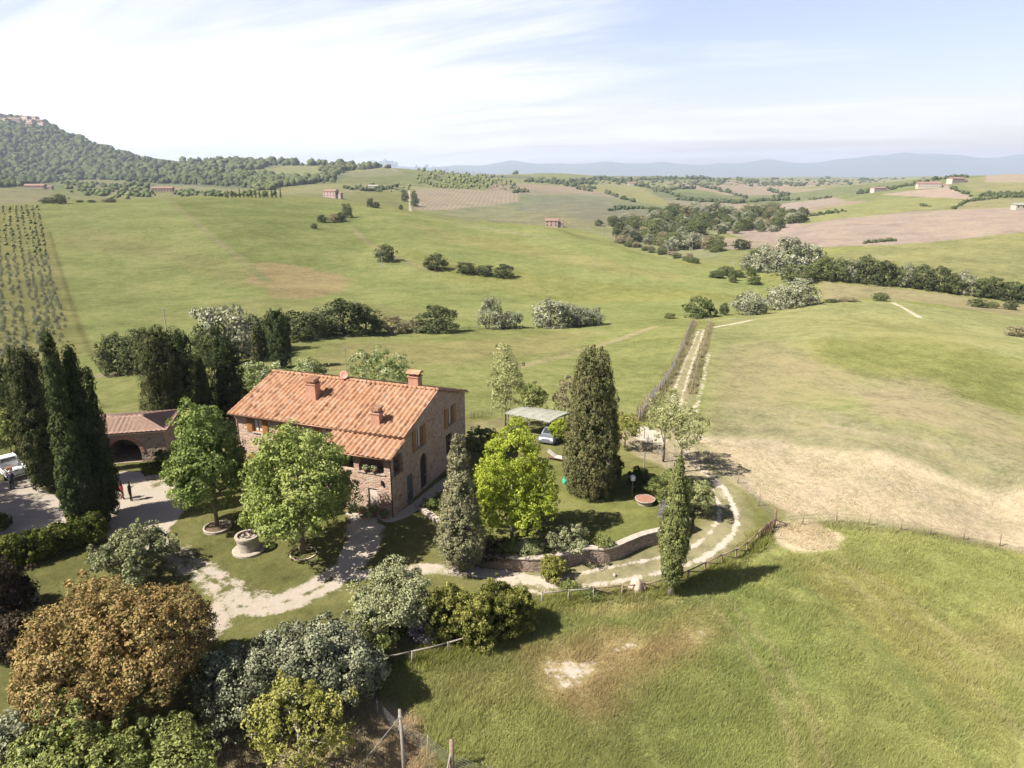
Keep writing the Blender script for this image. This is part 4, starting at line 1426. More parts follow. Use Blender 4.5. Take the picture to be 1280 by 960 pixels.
GH = 'hedgerow trees in the hollow below the hillside'
for u, vb, vt, w, k, lab in [
    (150, 467, 419, 46, 'dark', 'dark leafy tree in the hollow nearest the olive rows'), (180, 465, 414, 44, 'dark', 'dark leafy tree in the hollow partly behind the wide ragged cypress'),
    (285, 452, 377, 66, 'silver', 'big thin grey-green tree in the hollow behind the cypresses'), (262, 458, 402, 40, 'green', 'mid-green tree beside the big grey one in the hollow'),
    (318, 446, 398, 40, 'dark', 'dark tree in the hollow behind the thin cypress'), (340, 438, 395, 42, 'dark', 'dark tree in the hollow behind the compact cypress'),
    (375, 425, 387, 50, 'dark', 'dark rounded tree in the hollow beside the compact cypress'), (400, 420, 393, 36, 'green', 'smaller mid-green tree filling the gap in the hollow hedge'),
    (430, 418, 372, 56, 'dark', 'largest dark tree of the hollow, above the tall chimney'), (458, 417, 384, 40, 'green', 'lighter tree leaning on the largest dark one in the hollow'),
    (489, 416, 396, 34, 'brown', 'brownish thin scrub tree above the satellite dish'), (515, 415, 401, 26, 'brown', 'low brownish scrub between two dark trees of the hollow'),
    (545, 415, 384, 50, 'dark', 'lone dome-shaped dark tree above the far roof chimney'),
    (612, 411, 374, 28, 'silver', 'upright grey-white tree, first after the dome-shaped dark one'), (639, 410, 388, 26, 'silver', 'low round grey-white tree in the hollow'),
    (688, 409, 372, 40, 'silver', 'tall grey-white tree with two stems in the hollow'), (710, 408, 380, 26, 'silver', 'grey-white tree right beside the tall two-stemmed one'),
    (726, 407, 382, 24, 'silver', 'grey-white tree, third of the row of four'), (742, 406, 384, 22, 'silver', 'grey-white tree, last of the row of four'),
    (837, 398, 391, 13, 'green', 'tiny green bush on the meadow rim'), (873, 397, 372, 35, 'green', 'round green tree at the top of the fenced track'),
    (905, 394, 379, 10, 'dark', 'small dark bush between round green and grey trees'), (936, 393, 364, 36, 'silver', 'grey dome tree past the top of the track'),
    (974, 387, 358, 36, 'silver', 'grey-white tree at the crest, darker half'), (1000, 384, 350, 42, 'silver', 'brightest grey-white tree at the field crest'), (950, 391, 380, 18, 'green', 'low green bush between the two grey crest trees'),
]:
    mid_tree(u, vb, vt, w, k, lab, GH)
GI = 'lone trees out on the hillside'
for u, vb, vt, w, k, lab in [
    (483, 327, 306, 21, 'dark', 'uppermost lone dark bush-tree on the hillside'), (545, 337, 318, 27, 'dark', 'lone wide tree mid-slope casting a shadow'),
    (583, 342, 327, 22, 'dark', 'first bush of the three-bush row on the slope'), (605, 344, 331, 22, 'dark', 'middle bush of the three-bush row on the slope'), (629, 346, 331, 24, 'dark', 'end bush of the three-bush row on the slope'),
    (393, 286, 279, 7, 'dark', 'tiny lone shrub on the upper slope'), (403, 278, 269, 12, 'dark', 'small shrub starting the short upper hedge'), (416, 278, 268, 14, 'brown', 'yellowish shrub in the short upper hedge'),
    (426, 277, 266, 12, 'dark', 'shrub in the short upper hedge nearest its tall tree'), (434, 272, 253, 12, 'green', 'tall narrow tree ending the short upper hedge'),
    (463, 259, 247, 8, 'dark', 'pointed dark shrub below the pink house'), (470, 260, 252, 9, 'dark', 'round shrub below the pink house'), (60, 254, 247, 18, 'dark', 'left hedge bush at the crest above the olive rows'),
    (75, 255, 243, 16, 'dark', 'tall hedge bush at the crest above the olive rows'), (100, 253, 250, 8, 'dark', 'tiny crest bush past the tall hedge bush'), (115, 253, 250, 10, 'dark', 'low crest bush left of the orchard'), (138, 253, 248, 14, 'dark', 'wider crest bush by the orchard'),
    (836, 262, 258, 6, 'dark', 'dot-like bush in the far valley'), (1270, 420, 409, 26, 'brown', 'scrubby bush at the right field rim'), (1262, 387, 375, 14, 'dark', 'round bush below the long hedgerow'), (1240, 385, 377, 12, 'green', 'smaller bush below the long hedgerow'),
    (1222, 384, 374, 22, 'green', 'low wide bush below the long hedgerow'), (1100, 376, 366, 16, 'green', 'crest bush with a flat top'), (1062, 377, 372, 22, 'brown', 'low scrub on the crest'), (1040, 378, 374, 16, 'dark', 'dark low scrub on the crest beside grey trees'),
]:
    mid_tree(u, vb, vt, w, k, lab, GI, name='lone_tree')
GR_ = 'trees of the long hedgerow'
random.seed(8)
for u, vb, vt, w, k in [(940, 338, 318, 26, 'silver'), (957, 340, 308, 32, 'silver'), (982, 345, 299, 44, 'silver'), (1008, 343, 302, 36, 'silver'), (1000, 352, 330, 40, 'green'), (1030, 350, 322, 30, 'green'), (1048, 351, 324, 28, 'green'),
                        (1064, 352, 322, 20, 'silver'), (1082, 354, 322, 34, 'dark'), (1104, 356, 324, 30, 'dark'), (1122, 358, 334, 22, 'green'), (1133, 359, 331, 18, 'silver'), (1150, 361, 333, 30, 'dark'), (1172, 364, 334, 32, 'dark'),
                        (1190, 367, 343, 26, 'green'), (1203, 368, 341, 26, 'silver'), (1222, 371, 350, 24, 'green'), (1240, 373, 348, 28, 'dark'), (1260, 376, 350, 28, 'dark'), (1282, 379, 352, 30, 'dark'), (1300, 381, 353, 30, 'green')]:
    lab = {'silver': 'greyish pale tree in the long hedgerow past the field crest', 'dark': 'dark green tree in the long hedgerow past the field crest', 'green': 'mid-green tree in the long hedgerow past the field crest'}[k]
    mid_tree(u, vb, vt, w, k, lab, GR_ + ', ' + k)
# creek woods: individuals
rw = random.Random(21)


def pip(u, v, poly):
    c = False
    for i in range(len(poly)):
        a, b = poly[i], poly[(i + 1) % len(poly)]
        if (a[1] > v) != (b[1] > v) and u < (b[0] - a[0]) * (v - a[1]) / (b[1] - a[1]) + a[0]:
            c = not c
    return c


def scatter_px(poly, n, r):
    us = [p[0] for p in poly]
    vs_ = [p[1] for p in poly]
    out = []
    while len(out) < n:
        u, v = r.uniform(min(us), max(us)), r.uniform(min(vs_), max(vs_))
        if pip(u, v, poly):
            out.append((u, v))
    return sorted(out, key=lambda q: q[1])


W1 = [(772, 300), (800, 307), (832, 315), (870, 312), (872, 294), (850, 285), (800, 282), (775, 289)]
W2 = [(735, 285), (780, 284), (850, 285), (900, 293), (960, 292), (1008, 277), (1000, 269), (900, 264), (830, 264), (790, 274)]
W3 = [(876, 314), (950, 318), (958, 325), (945, 330), (935, 312), (880, 305)]
KL = {'green': 'mid-green', 'dark': 'dark green', 'silver': 'pale grey-green', 'brown': 'brownish'}
for poly, n, h0, nm in ((W1, 56, 16, 'near end of the creek wood'), (W2, 120, 12, 'far part of the creek wood'), (W3, 9, 14, 'creek bank below the ploughed slope')):
    for u, v in scatter_px(poly, n, rw):
        k = rw.choice(['green', 'green', 'dark', 'silver', 'brown' if rw.random() < .4 else 'green'])
        h = h0 * rw.uniform(.7, 1.25)
        mid_tree(u, v, v - h, h * rw.uniform(1.0, 1.5), k, KL[k] + ' tree in the ' + nm, 'creek trees, ' + nm + ', ' + k, name='creek_tree', parts=h0 > 13)
SB = [(768, 298), (790, 302), (835, 316), (872, 326), (868, 330), (820, 318), (775, 305)]
for u, v in scatter_px(SB, 26, rw):
    mid_tree(u, v, v - rw.uniform(4, 8), rw.uniform(9, 15), rw.choice(['brown', 'green']), 'scrubby bush on the bank at the hill shoulder', 'scrub bushes on the bank', name='scrub_bush', cat='shrub', parts=False)
for u, v in scatter_px([(885, 345), (930, 358), (962, 352), (958, 345), (920, 338), (895, 338)], 10, rw):
    mid_tree(u, v, v - rw.uniform(6, 14), rw.uniform(10, 20), 'green', 'mid-green bush on the creek bank before the hedgerow', 'creek bank bushes', name='creek_bush', cat='shrub', parts=False)

# olive plantation in rows on the left hillside
L_YOUNG = leaf_mat('young_olive_leaf', (.13, .14, .085), (.27, .275, .18), transl=.1, gain=1.3)
OL = []
for m_ in PRO['silver']:
    k_ = m_.copy()
    k_.materials[0] = L_YOUNG
    OL.append(k_)
ol_r = random.Random(3)
rows = [[(-40, 268), (-62, 340), (-100, 430)], [(4, 259), (10, 330), (15, 370), (20, 440), (22, 470)], [(19, 259), (25, 300), (32, 340), (40, 390), (50, 440)], [(33, 257), (41, 300), (49, 340), (58, 390), (66, 415), (80, 430)], [(46, 258), (54, 300), (63, 345), (72, 385), (82, 410)], [(-10, 259), (-8, 330), (-8, 400), (-2, 450)]]
for ra, rb in ((1, 2), (2, 3), (3, 4), (0, 5), (5, 1)):
    rows.append([((rows[ra][min(k, len(rows[ra]) - 1)][0] + rows[rb][min(k, len(rows[rb]) - 1)][0]) / 2, (rows[ra][min(k, len(rows[ra]) - 1)][1] + rows[rb][min(k, len(rows[rb]) - 1)][1]) / 2) for k in range(min(len(rows[ra]), len(rows[rb])))])
spots = []
for row in rows:
    sp_ = smooth_pts([(p[0], p[1]) for p in GP(row)], 60)
    last = None
    for q in sp_:
        if last is None or math.hypot(q[0] - last[0], q[1] - last[1]) > 5.0:
            last = q
            jx, jy = q[0] + ol_r.uniform(-.5, .5), q[1] + ol_r.uniform(-.5, .5)
            if ol_r.random() < .10 or not -12 < project(jx, jy, hz(jx, jy))[0] < 130:
                continue
            spots.append((jy, jx))
spots.sort()
for jy, jx in spots[:290]:
    o = link_obj('olive_sapling', ol_r.choice(OL))
    o.location = (jx, jy, hz(jx, jy))
    s = ol_r.uniform(.8, 1.35)
    o.rotation_euler = (0, 0, ol_r.uniform(0, 6.28))
    o.scale = (s, s, s * ol_r.uniform(.9, 1.2))
    tag(o, 'young grey olive tree in the planted rows on the hillside', 'olive tree', 'young olives planted in rows')
far_olives = [(x, y, hz(x, y)) for y, x in spots[290:]]

# cypress avenue by the pink house
r = np.random.default_rng(77)
cc, nm = column_points(1, .03, prof_cyp, .22, 130, r, .08)
CYP_FAR = cloud_mesh('crown', L_FARD, cc, nm, .035 * r.uniform(.6, 1.4, len(cc)), 14, .05, r, .5, .5, 1.5, None, 1.6)
for i, u in enumerate(list(range(285, 345, 5)) + [345, 351, 192, 206, 213, 283]):
    p = G(u, 247.2 if u > 280 else 238)
    o = link_obj('avenue_cypress', CYP_FAR)
    H = (zat(p[1], 247 - ol_r.uniform(8, 12.5)) - p[2]) if u > 280 else (zat(p[1], 231) - p[2])
    o.location = p
    o.scale = (H * .75, H * .75, H)
    tag(o, 'small far dark cypress in the avenue beside the pink house' if u > 280 else 'small far cypress by the ruined farm below the wooded mountain', 'tree', 'avenue cypresses near the pink house' if u > 280 else 'cypresses by the ruined farm')

for u, vb, vt, w, k, lab in ((506, 252, 238, 9, 'dark', 'dark tree on the house side of the far straight white road'), (519, 258, 243, 10, 'green', 'tree on the ploughed side of the far straight white road'),
                             (518, 250, 239, 8, 'dark', 'small tree at the upper end of the far straight white road'), (501, 262, 256, 6, 'dark', 'tiny bush at the lower end of the far straight white road')):
    mid_tree(u, vb, vt, w, k, lab, 'trees along the far white road', name='roadside_tree', parts=False)
# far woods: one mass each
_ico = bmesh.new()
bmesh.ops.create_icosphere(_ico, subdivisions=2, radius=1.0)
ICO_V = np.array([v.co for v in _ico.verts])
ICO_F = np.array([[v.index for v in f.verts] for f in _ico.faces])
_ico.free()


def wood_mass(name, label, pts, size, mat, seed, hscale=1.0):
    """pts: list of ground points; one mesh of lumpy crowns"""
    r = np.random.default_rng(seed)
    n = len(pts)
    P = np.array(pts)
    s = np.array(size)[:, None, None] if hasattr(size, '__len__') else np.full((n, 1, 1), size)
    s = s * r.uniform(.45, 1.6, (n, 1, 1))
    v = ICO_V[None] * (1 + r.uniform(-.34, .34, (n, len(ICO_V), 1)))
    v = v * s * np.array([1, 1, hscale])
    v = v + P[:, None, :] + np.array([0, 0, .55]) * s * hscale
    f = ICO_F[None] + (np.arange(n) * len(ICO_V))[:, None, None]
    me = np_mesh(name, v.reshape(-1, 3), f.reshape(-1, 3), [mat])
    at = me.attributes.new('rnd', 'FLOAT', 'FACE')
    rn = (r.uniform(0, 1, (n, 1)) * .6 + r.uniform(0, .4, (n, len(ICO_F)))).ravel()
    at.data.foreach_set('value', rn.astype(np.float32))
    o = link_obj(name, me)
    tag(o, label, 'wood', None, 'stuff')
    return o


def hits_in(poly, n, r):
    out = []
    for u, v in scatter_px(poly, n, r):
        p = hit(u, v)
        if p is not None and p[1] > 300:
            out.append(p)
    return out


def line_hits(lines, r, step=2.4, jit=1.0, far=9000):
    out = []
    for ln in lines:
        for i in range(len(ln) - 1):
            a, b = ln[i], ln[i + 1]
            k = max(1, int(math.hypot(b[0] - a[0], b[1] - a[1]) / step))
            for j in range(k):
                t = (j + r.random()) / k
                p = hit(a[0] + (b[0] - a[0]) * t + r.uniform(-jit, jit), a[1] + (b[1] - a[1]) * t + r.uniform(-jit, jit) * .7)
                if p is not None and 300 < p[1] < far:
                    out.append(p)
    return out



if far_olives:
    wood_mass('olive_rows', 'upper ends of the planted olive rows near the hill crest', far_olives, .55, L_FARG, 8)

rf = random.Random(9)
MT = [(-420, 152), (-70, 151), (0, 150), (32, 150), (62, 158), (110, 179), (160, 194), (200, 205), (262, 212), (322, 219), (322, 236), (270, 232), (190, 229), (120, 224), (70, 228), (0, 236), (-70, 240), (-420, 242)]
pts = hits_in(MT, 8200, rf)
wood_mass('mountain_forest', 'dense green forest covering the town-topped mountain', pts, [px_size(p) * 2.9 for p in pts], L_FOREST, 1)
RD = [(225, 196), (262, 196), (300, 198), (345, 200), (400, 203), (408, 207), (340, 207), (330, 212), (290, 213), (255, 208), (228, 205)]
pts = hits_in(RD, 420, rf) + hits_in([(400, 213), (425, 206), (455, 201), (500, 204), (520, 209), (490, 210), (440, 213), (410, 222), (345, 224), (330, 232), (350, 234), (420, 228)], 360, rf) + hits_in([(320, 218), (345, 220), (350, 238), (320, 238)], 130, rf) + line_hits([[(230, 197), (262, 195), (300, 197), (345, 199), (405, 203)], [(405, 205), (440, 203), (470, 202), (510, 208), (545, 213)]], rf, 1.0, 1.2, 3500)
wood_mass('ridge_wood', 'dark wood along the middle ridge beside the mountain', pts, [px_size(p) * 3.3 for p in pts], L_FARD, 2)
orch = hits_in([(75, 228), (190, 231), (200, 246), (150, 250), (110, 246), (80, 238)], 170, rf) + hits_in([(215, 240), (280, 240), (345, 242), (345, 246), (220, 246)], 90, rf)
wood_mass('orchard', 'loose orchard and scrub below the forested mountain', orch, [px_size(p) * 2.2 for p in orch], L_FARG, 3)


hed = line_hits([[(755, 241), (775, 248), (792, 252)], [(640, 242), (650, 240), (662, 241)], [(655, 227), (700, 229), (752, 224), (780, 229), (800, 233)], [(705, 232), (745, 236)], [(720, 236), (742, 240)], [(700, 228), (690, 224)],
                 [(800, 232), (830, 240), (850, 247), (880, 252), (920, 254), (960, 251), (1000, 250)], [(815, 240), (850, 236), (868, 236)], [(865, 230), (905, 240), (930, 247), (935, 250)], [(745, 223), (775, 226), (830, 224), (880, 224), (905, 228)],
                 [(845, 250), (890, 251), (900, 256)], [(920, 226), (940, 228), (960, 232), (985, 230), (1005, 233)], [(960, 238), (985, 245), (965, 247)], [(790, 229), (812, 233)], [(1190, 262), (1210, 252), (1250, 247), (1290, 246)],
                 [(1075, 240), (1110, 236), (1150, 230), (1165, 225)], [(1070, 243), (1100, 239), (1120, 236)], [(1165, 226), (1190, 223), (1212, 221)], [(1010, 250), (1040, 247)], [(1015, 270), (1060, 264)], [(1080, 304), (1120, 301)], [(1150, 258), (1165, 258)],
                 [(1190, 236), (1215, 246)], [(460, 234), (490, 236), (498, 232)], [(640, 218), (655, 217)], [(765, 260), (830, 262)], [(760, 264), (800, 260)]], rf)
hed += line_hits([[(1225, 245), (1280, 246)], [(1230, 243), (1290, 243)], [(870, 252), (930, 253)], [(690, 230), (745, 230)], [(650, 215), (740, 214)], [(430, 236), (475, 239), (495, 234)]], rf, 1.6, 1.4)
wood_mass('far_hedges', 'thin dark hedges and tree lines dividing the far fields', hed, [px_size(p) * 1.9 for p in hed], L_FARD, 4)
plain_pts = [p for p in (hit(rf.uniform(560, 1290), rf.uniform(223, 233)) for _ in range(700)) if p is not None and 2000 < p[1] < 9000]
wood_mass('plain_trees', 'scattered dark tree specks on the hazy plain', plain_pts, [px_size(p) * rf.uniform(.8, 2.2) for p in plain_pts], L_FARD, 5, .6)
terr = hits_in([(440, 232), (512, 230), (512, 240), (440, 240)], 40, rf) + hits_in([(520, 218), (640, 226), (650, 238), (560, 236), (520, 230)], 190, rf) + hits_in([(500, 205), (560, 212), (640, 222), (600, 224), (530, 216)], 110, rf)
wood_mass('olive_slope', 'greyish olive groves on the slope above the ploughed patch', terr, [px_size(p) * 1.5 for p in terr], L_FARG, 6)
# ------------------------------------------------------------------ building materials
def stone_mat(name, cols, mortar, scale=2.4, bump=.5):
    m, nt = new_mat(name)
    L = nt.links.new
    p = objpos(nt)
    mp = N(nt, 'ShaderNodeMapping')
    mp.inputs['Scale'].default_value = (scale, scale, scale * 1.7)
    L(p, mp.inputs[0])
    wob = N(nt, 'ShaderNodeVectorMath', operation='ADD')
    nn = N(nt, 'ShaderNodeTexNoise')
    nn.inputs['Scale'].default_value = 2.2
    L(mp.outputs[0], nn.inputs['Vector'])
    sc = N(nt, 'ShaderNodeVectorMath', operation='SCALE')
    sc.inputs['Scale'].default_value = .5
    L(nn.outputs['Color'], sc.inputs[0])
    L(mp.outputs[0], wob.inputs[0])
    L(sc.outputs[0], wob.inputs[1])
    v1 = N(nt, 'ShaderNodeTexVoronoi', feature='F1')
    v1.inputs['Scale'].default_value = 1.0
    v2 = N(nt, 'ShaderNodeTexVoronoi', feature='DISTANCE_TO_EDGE')
    v2.inputs['Scale'].default_value = 1.0
    L(wob.outputs[0], v1.inputs['Vector'])
    L(wob.outputs[0], v2.inputs['Vector'])
    s = N(nt, 'ShaderNodeSeparateColor')
    L(v1.outputs['Color'], s.inputs[0])
    cr = N(nt, 'ShaderNodeValToRGB')
    el = cr.color_ramp.elements
    el[0].color = (*cols[0], 1)
    el[1].color = (*cols[-1], 1)
    for i, c in enumerate(cols[1:-1]):
        e = el.new((i + 1) / (len(cols) - 1))
        e.color = (*c, 1)
    L(s.outputs[0], cr.inputs[0])
    big = noise(nt, p, .5, 4, .6)
    c2 = mix_c(nt, maprange(nt, big, .4, .7, 0, .45), cr.outputs[0], cols[len(cols) // 2])
    col = mix_c(nt, maprange(nt, v2.outputs['Distance'], .02, .09), mortar, c2)
    fine = noise(nt, p, 14, 4, .7)
    col = mix_c(nt, maprange(nt, fine, .3, .8, 0, .35), col, tuple(x * .6 for x in cols[1]))
    h = math_n(nt, 'ADD', maprange(nt, v2.outputs['Distance'], 0, .15), math_n(nt, 'MULTIPLY', fine, .4))
    finish(nt, col, .92, .15, h, bump, .06)
    return m


def brick_mat(name, c1, c2, mortar):
    m, nt = new_mat(name)
    p = objpos(nt)
    s = N(nt, 'ShaderNodeSeparateXYZ')
    nt.links.new(p, s.inputs[0])
    cb = N(nt, 'ShaderNodeCombineXYZ')
    nt.links.new(math_n(nt, 'ADD', s.outputs[0], s.outputs[1]), cb.inputs[0])
    nt.links.new(s.outputs[2], cb.inputs[1])
    b = N(nt, 'ShaderNodeTexBrick')
    b.inputs['Scale'].default_value = 3.6
    b.inputs['Color1'].default_value = (*c1, 1)
    b.inputs['Color2'].default_value = (*c2, 1)
    b.inputs['Mortar'].default_value = (*mortar, 1)
    b.inputs['Mortar Size'].default_value = .018
    nt.links.new(cb.outputs[0], b.inputs['Vector'])
    n1 = noise(nt, p, 1.3, 5, .65)
    col = mix_c(nt, maprange(nt, n1, .35, .75, 0, .6), b.outputs['Color'], tuple(x * .7 for x in c2))
    finish(nt, col, .9, .15, n1, .3, .03)
    return m


def tile_mat(name, pitch, course, warm=1.0, pale=0.0, dust=(.335, .225, .150)):
    m, nt = new_mat(name)
    L = nt.links.new
    p = objpos(nt)
    s = N(nt, 'ShaderNodeSeparateXYZ')
    L(p, s.inputs[0])
    ix = math_n(nt, 'FLOOR', math_n(nt, 'DIVIDE', s.outputs[0], pitch / 2))
    iy = math_n(nt, 'FLOOR', math_n(nt, 'DIVIDE', s.outputs[1], course))
    cb = N(nt, 'ShaderNodeCombineXYZ')
    L(ix, cb.inputs[0])
    L(iy, cb.inputs[1])
    wn = N(nt, 'ShaderNodeTexWhiteNoise', noise_dimensions='2D')
    L(cb.outputs[0], wn.inputs['Vector'])
    cr = N(nt, 'ShaderNodeValToRGB')
    e = cr.color_ramp.elements
    e[0].color = (.13, .060, .034, 1)
    e[1].color = (.40, .27, .19, 1)
    for pos, c in ((.25, (.22, .095, .048)), (.5, (.29, .135, .070)), (.72, (.34, .175, .10)), (.88, (.32, .22, .16))):
        k = e.new(pos)
        k.color = (*c, 1)
    L(maprange(nt, wn.outputs['Value'], 0, 1, .12, .88), cr.inputs[0])
    b1 = noise(nt, p, .45, 5, .62, .5)
    col = mix_c(nt, maprange(nt, b1, .48, .72, 0, .62 * warm), cr.outputs[0], (.33, .135, .035))   # orange lichen
    mp = N(nt, 'ShaderNodeMapping')
    mp.inputs['Scale'].default_value = (1.5, .5, 1)
    L(p, mp.inputs[0])
    b2 = noise(nt, mp.outputs[0], .9, 6, .7)
    col = mix_c(nt, maprange(nt, b2, .60, .70, 0, .6), col, (.31, .265, .23))       # grey lichen
    b3 = noise(nt, p, 3.2, 4, .7)
    col = mix_c(nt, maprange(nt, b3, .55, .80, 0, .55), col, (.07, .045, .032))
    if pale:
        col = mix_c(nt, pale, col, dust)
    finish(nt, col, .9, .12, noise(nt, p, 20, 3), .25, .02)
    return m


M_STONE = stone_mat('house_stone', [(.24, .14, .10), (.36, .235, .17), (.42, .295, .22), (.31, .20, .15), (.48, .38, .30)], (.43, .34, .27))
M_STONE2 = stone_mat('shed_stone', [(.20, .14, .10), (.30, .22, .16), (.36, .28, .21), (.26, .19, .14)], (.34, .28, .22))
M_WALLST = stone_mat('garden_wall_stone', [(.16, .115, .085), (.26, .19, .145), (.34, .26, .20), (.22, .16, .12)], (.24, .19, .15), 3.0, .8)
M_BRICK = brick_mat('brick', (.40, .20, .13), (.33, .15, .10), (.42, .33, .26))
M_TILE = tile_mat('roof_tiles', .45, .42, .6, .36)
M_TILE2 = tile_mat('old_roof_tiles', .45, .42, .25, .38)
M_SHUT = plain('shutter_wood', (.27, .12, .035), .6, .25, 8)
M_WOOD = plain('weathered_wood', (.20, .14, .10), .85, .35, 7)
M_WOODR = plain('red_brown_wood', (.145, .085, .062), .85, .4, 7)
M_WOODG = plain('grey_wood', (.20, .175, .145), .85, .3, 7)
M_DOOR = plain('door_wood', (.035, .025, .02), .6, .3, 6)
M_DOORG = plain('grey_door', (.085, .08, .08), .6, .25, 6)
M_PLASTER = plain('pale_plaster', (.46, .39, .33), .9, .12, 3)
M_CURT = plain('window_linen', (.50, .48, .47), .7, .15, 3)
M_GLASS = plain('dark_glass', (.03, .035, .04), .08, .1, 2, 0, .6, 0)
M_COPPER = plain('copper_gutter', (.16, .085, .05), .5, .25, 4, .6, .4)
M_DARK = plain('dark_inside', (.02, .018, .016), .95, .2, 3)  # near-black colour stands in for the shade behind openings and far windows
M_STEEL = plain('galvanised_steel', (.45, .46, .47), .45, .12, 4, .7, .4)
M_WHITE = plain('white_paint', (.72, .72, .71), .35, .05, 3, 0, .5, .02)
M_BLACK = plain('black_rubber', (.02, .02, .02), .8, .2, 5)
M_REDL = plain('red_lamp', (.40, .02, .015), .3, .1, 4)
M_PINK = plain('pinkish_dish', (.44, .20, .15), .6, .1, 4)
M_TERRA = plain('terracotta', (.25, .125, .085), .9, .25, 6)
M_PALEST = plain('pale_stone', (.29, .25, .20), .9, .3, 5, bump_s=.5)
M_ROCK = plain('beige_rock', (.42, .32, .24), .9, .3, 3, bump_s=.7)
M_CAP = plain('wall_cap_stone', (.34, .29, .235), .9, .35, 4, bump_s=.5)
M_SOIL = plain('soil', (.10, .07, .045), .95, .3, 8)
M_FIBRE = plain('pale_roof_sheet', (.235, .235, .19), .7, .25, 1.5)
M_WIRE = plain('dull_wire', (.16, .16, .155), .6, .1, 4)
M_CUSH = plain('pale_cushion', (.42, .38, .32), .9, .15, 4)
M_GREENC = plain('turquoise_cloth', (.03, .30, .19), .7, .15, 4)


def boolean(mesh_obj, cutters):
    for c in cutters:
        md = mesh_obj.modifiers.new('cut', 'BOOLEAN')
        md.operation = 'DIFFERENCE'
        md.solver = 'EXACT'
        md.object = c
    dg = bpy.context.evaluated_depsgraph_get()
    me = bpy.data.meshes.new_from_object(mesh_obj.evaluated_get(dg))
    mesh_obj.modifiers.clear()
    mesh_obj.data = me
    for c in cutters:
        bpy.data.objects.remove(c)


def tile_sheet(name, x0, x1, ya, za, yb, zb, mat, parent, pitch=.45, amp=.12, course=.42, thick=.08):
    """rows of barrel tiles from the eave (ya,za) up to (yb,zb)"""
    nx = int(abs(x1 - x0) / pitch * 8) + 1
    xs = np.linspace(x0, x1, nx)
    L_ = math.hypot(yb - ya, zb - za)
    nc = int(L_ / course)
    rows_ = []
    r = np.random.default_rng(int(abs(x0 * 10)) + 3)
    for k in range(nc):
        rows_ += [(k / nc, .045), ((k + 1) / nc - 1e-3, 0.0)]
    wob = np.convolve(r.normal(0, .05, nx + 8), np.ones(9) / 9, 'valid')[:nx]
    v = []
    ph = (xs - x0) / pitch * 2 * np.pi
    prof = np.where(np.sin(ph) > 0, np.sin(ph) ** .7 if False else np.abs(np.sin(ph)) ** .75, -.55 * np.abs(np.sin(ph))) * amp
    for t, lift in rows_:
        jit = np.repeat(r.normal(0, .018, nx // 4 + 2), 4)[:nx]
        y = ya + (yb - ya) * t
        z = za + (zb - za) * t
        v.append(np.stack([xs, np.full(nx, y), z + prof + lift + wob + jit], -1))
    v = np.array(v)
    nr_ = len(rows_)
    top = v.reshape(-1, 3)
    ii_ = np.arange(nr_ * nx).reshape(nr_, nx)
    q = np.stack([ii_[:-1, :-1], ii_[:-1, 1:], ii_[1:, 1:], ii_[1:, :-1]], -1).reshape(-1, 4)
    # underside and rim
    bot = top.copy()
    bot[:, 2] = np.repeat([za + (zb - za) * t for t, _ in rows_], nx) - thick
    n0 = len(top)
    q2 = q[:, ::-1] + n0
    rim = []
    edge = list(ii_[0]) + list(ii_[1:, -1]) + list(ii_[-1, ::-1][1:]) + list(ii_[::-1, 0][1:])
    for a, b in zip(edge[:-1], edge[1:]):
        rim.append((b, a, a + n0, b + n0))
    me = np_mesh(name, np.concatenate([top, bot]), np.concatenate([q, q2, np.array(rim)]), [mat])
    return link_obj(name, me, parent)


# ------------------------------------------------------------------ farmhouse
HX = (-8.45, 52.1)
HA = math.atan2(-.346, .938)
house = thing('farmhouse', 'long stone farmhouse with orange tiled roof and three chimneys', 'house', (HX[0], HX[1], 0), HA)
EAV, RZ_, RY = 5.95, 8.0, 6.25
SL = (RZ_ - EAV) / RY
X0, X1, Y0, Y1 = -16.75, -.2, .35, 12.15


def roofz(y):
    return EAV + SL * (y if y < RY else 2 * RY - y)


def hworld(x, y, z=0):
    return Vector((HX[0] + x * math.cos(HA) - y * math.sin(HA), HX[1] + x * math.sin(HA) + y * math.cos(HA), z))


def cutter(x0, x1, y0, y1, z0, z1, arch=None):
    mb = MB()
    if arch is None:
        mb.box((x0, y0, z0), (x1, y1, z1))
    else:   # arch in the y-z plane (gable) or x-z plane (front)
        pts = []
        if arch == 'y':
            c, rad = (y0 + y1) / 2, (y1 - y0) / 2
            pts = [(x0, y0, z0), (x0, y1, z0)] + [(x0, c + rad * math.cos(a), z1 - rad + rad * math.sin(a)) for a in np.linspace(0, math.pi, 11)]
            mb.prism(pts, (x1 - x0, 0, 0))
        else:
            c, rad = (x0 + x1) / 2, (x1 - x0) / 2
            pts = [(x0, y0, z0), (x1, y0, z0)] + [(c + rad * math.cos(a), y0, z1 - rad + rad * math.sin(a)) for a in np.linspace(0, math.pi, 11)]
            mb.prism(pts, (0, y1 - y0, 0))
    return mb.build('cut', M_DARK)


mb = MB()
pent = [(X0, Y0, -.6), (X0, Y1, -.6), (X0, Y1, roofz(Y1) - .1), (X0, RY, RZ_ - .1), (X0, Y0, roofz(Y0) - .1)]
mb.prism(pent, (X1 - X0, 0, 0))
wall = mb.build('wall', M_STONE)
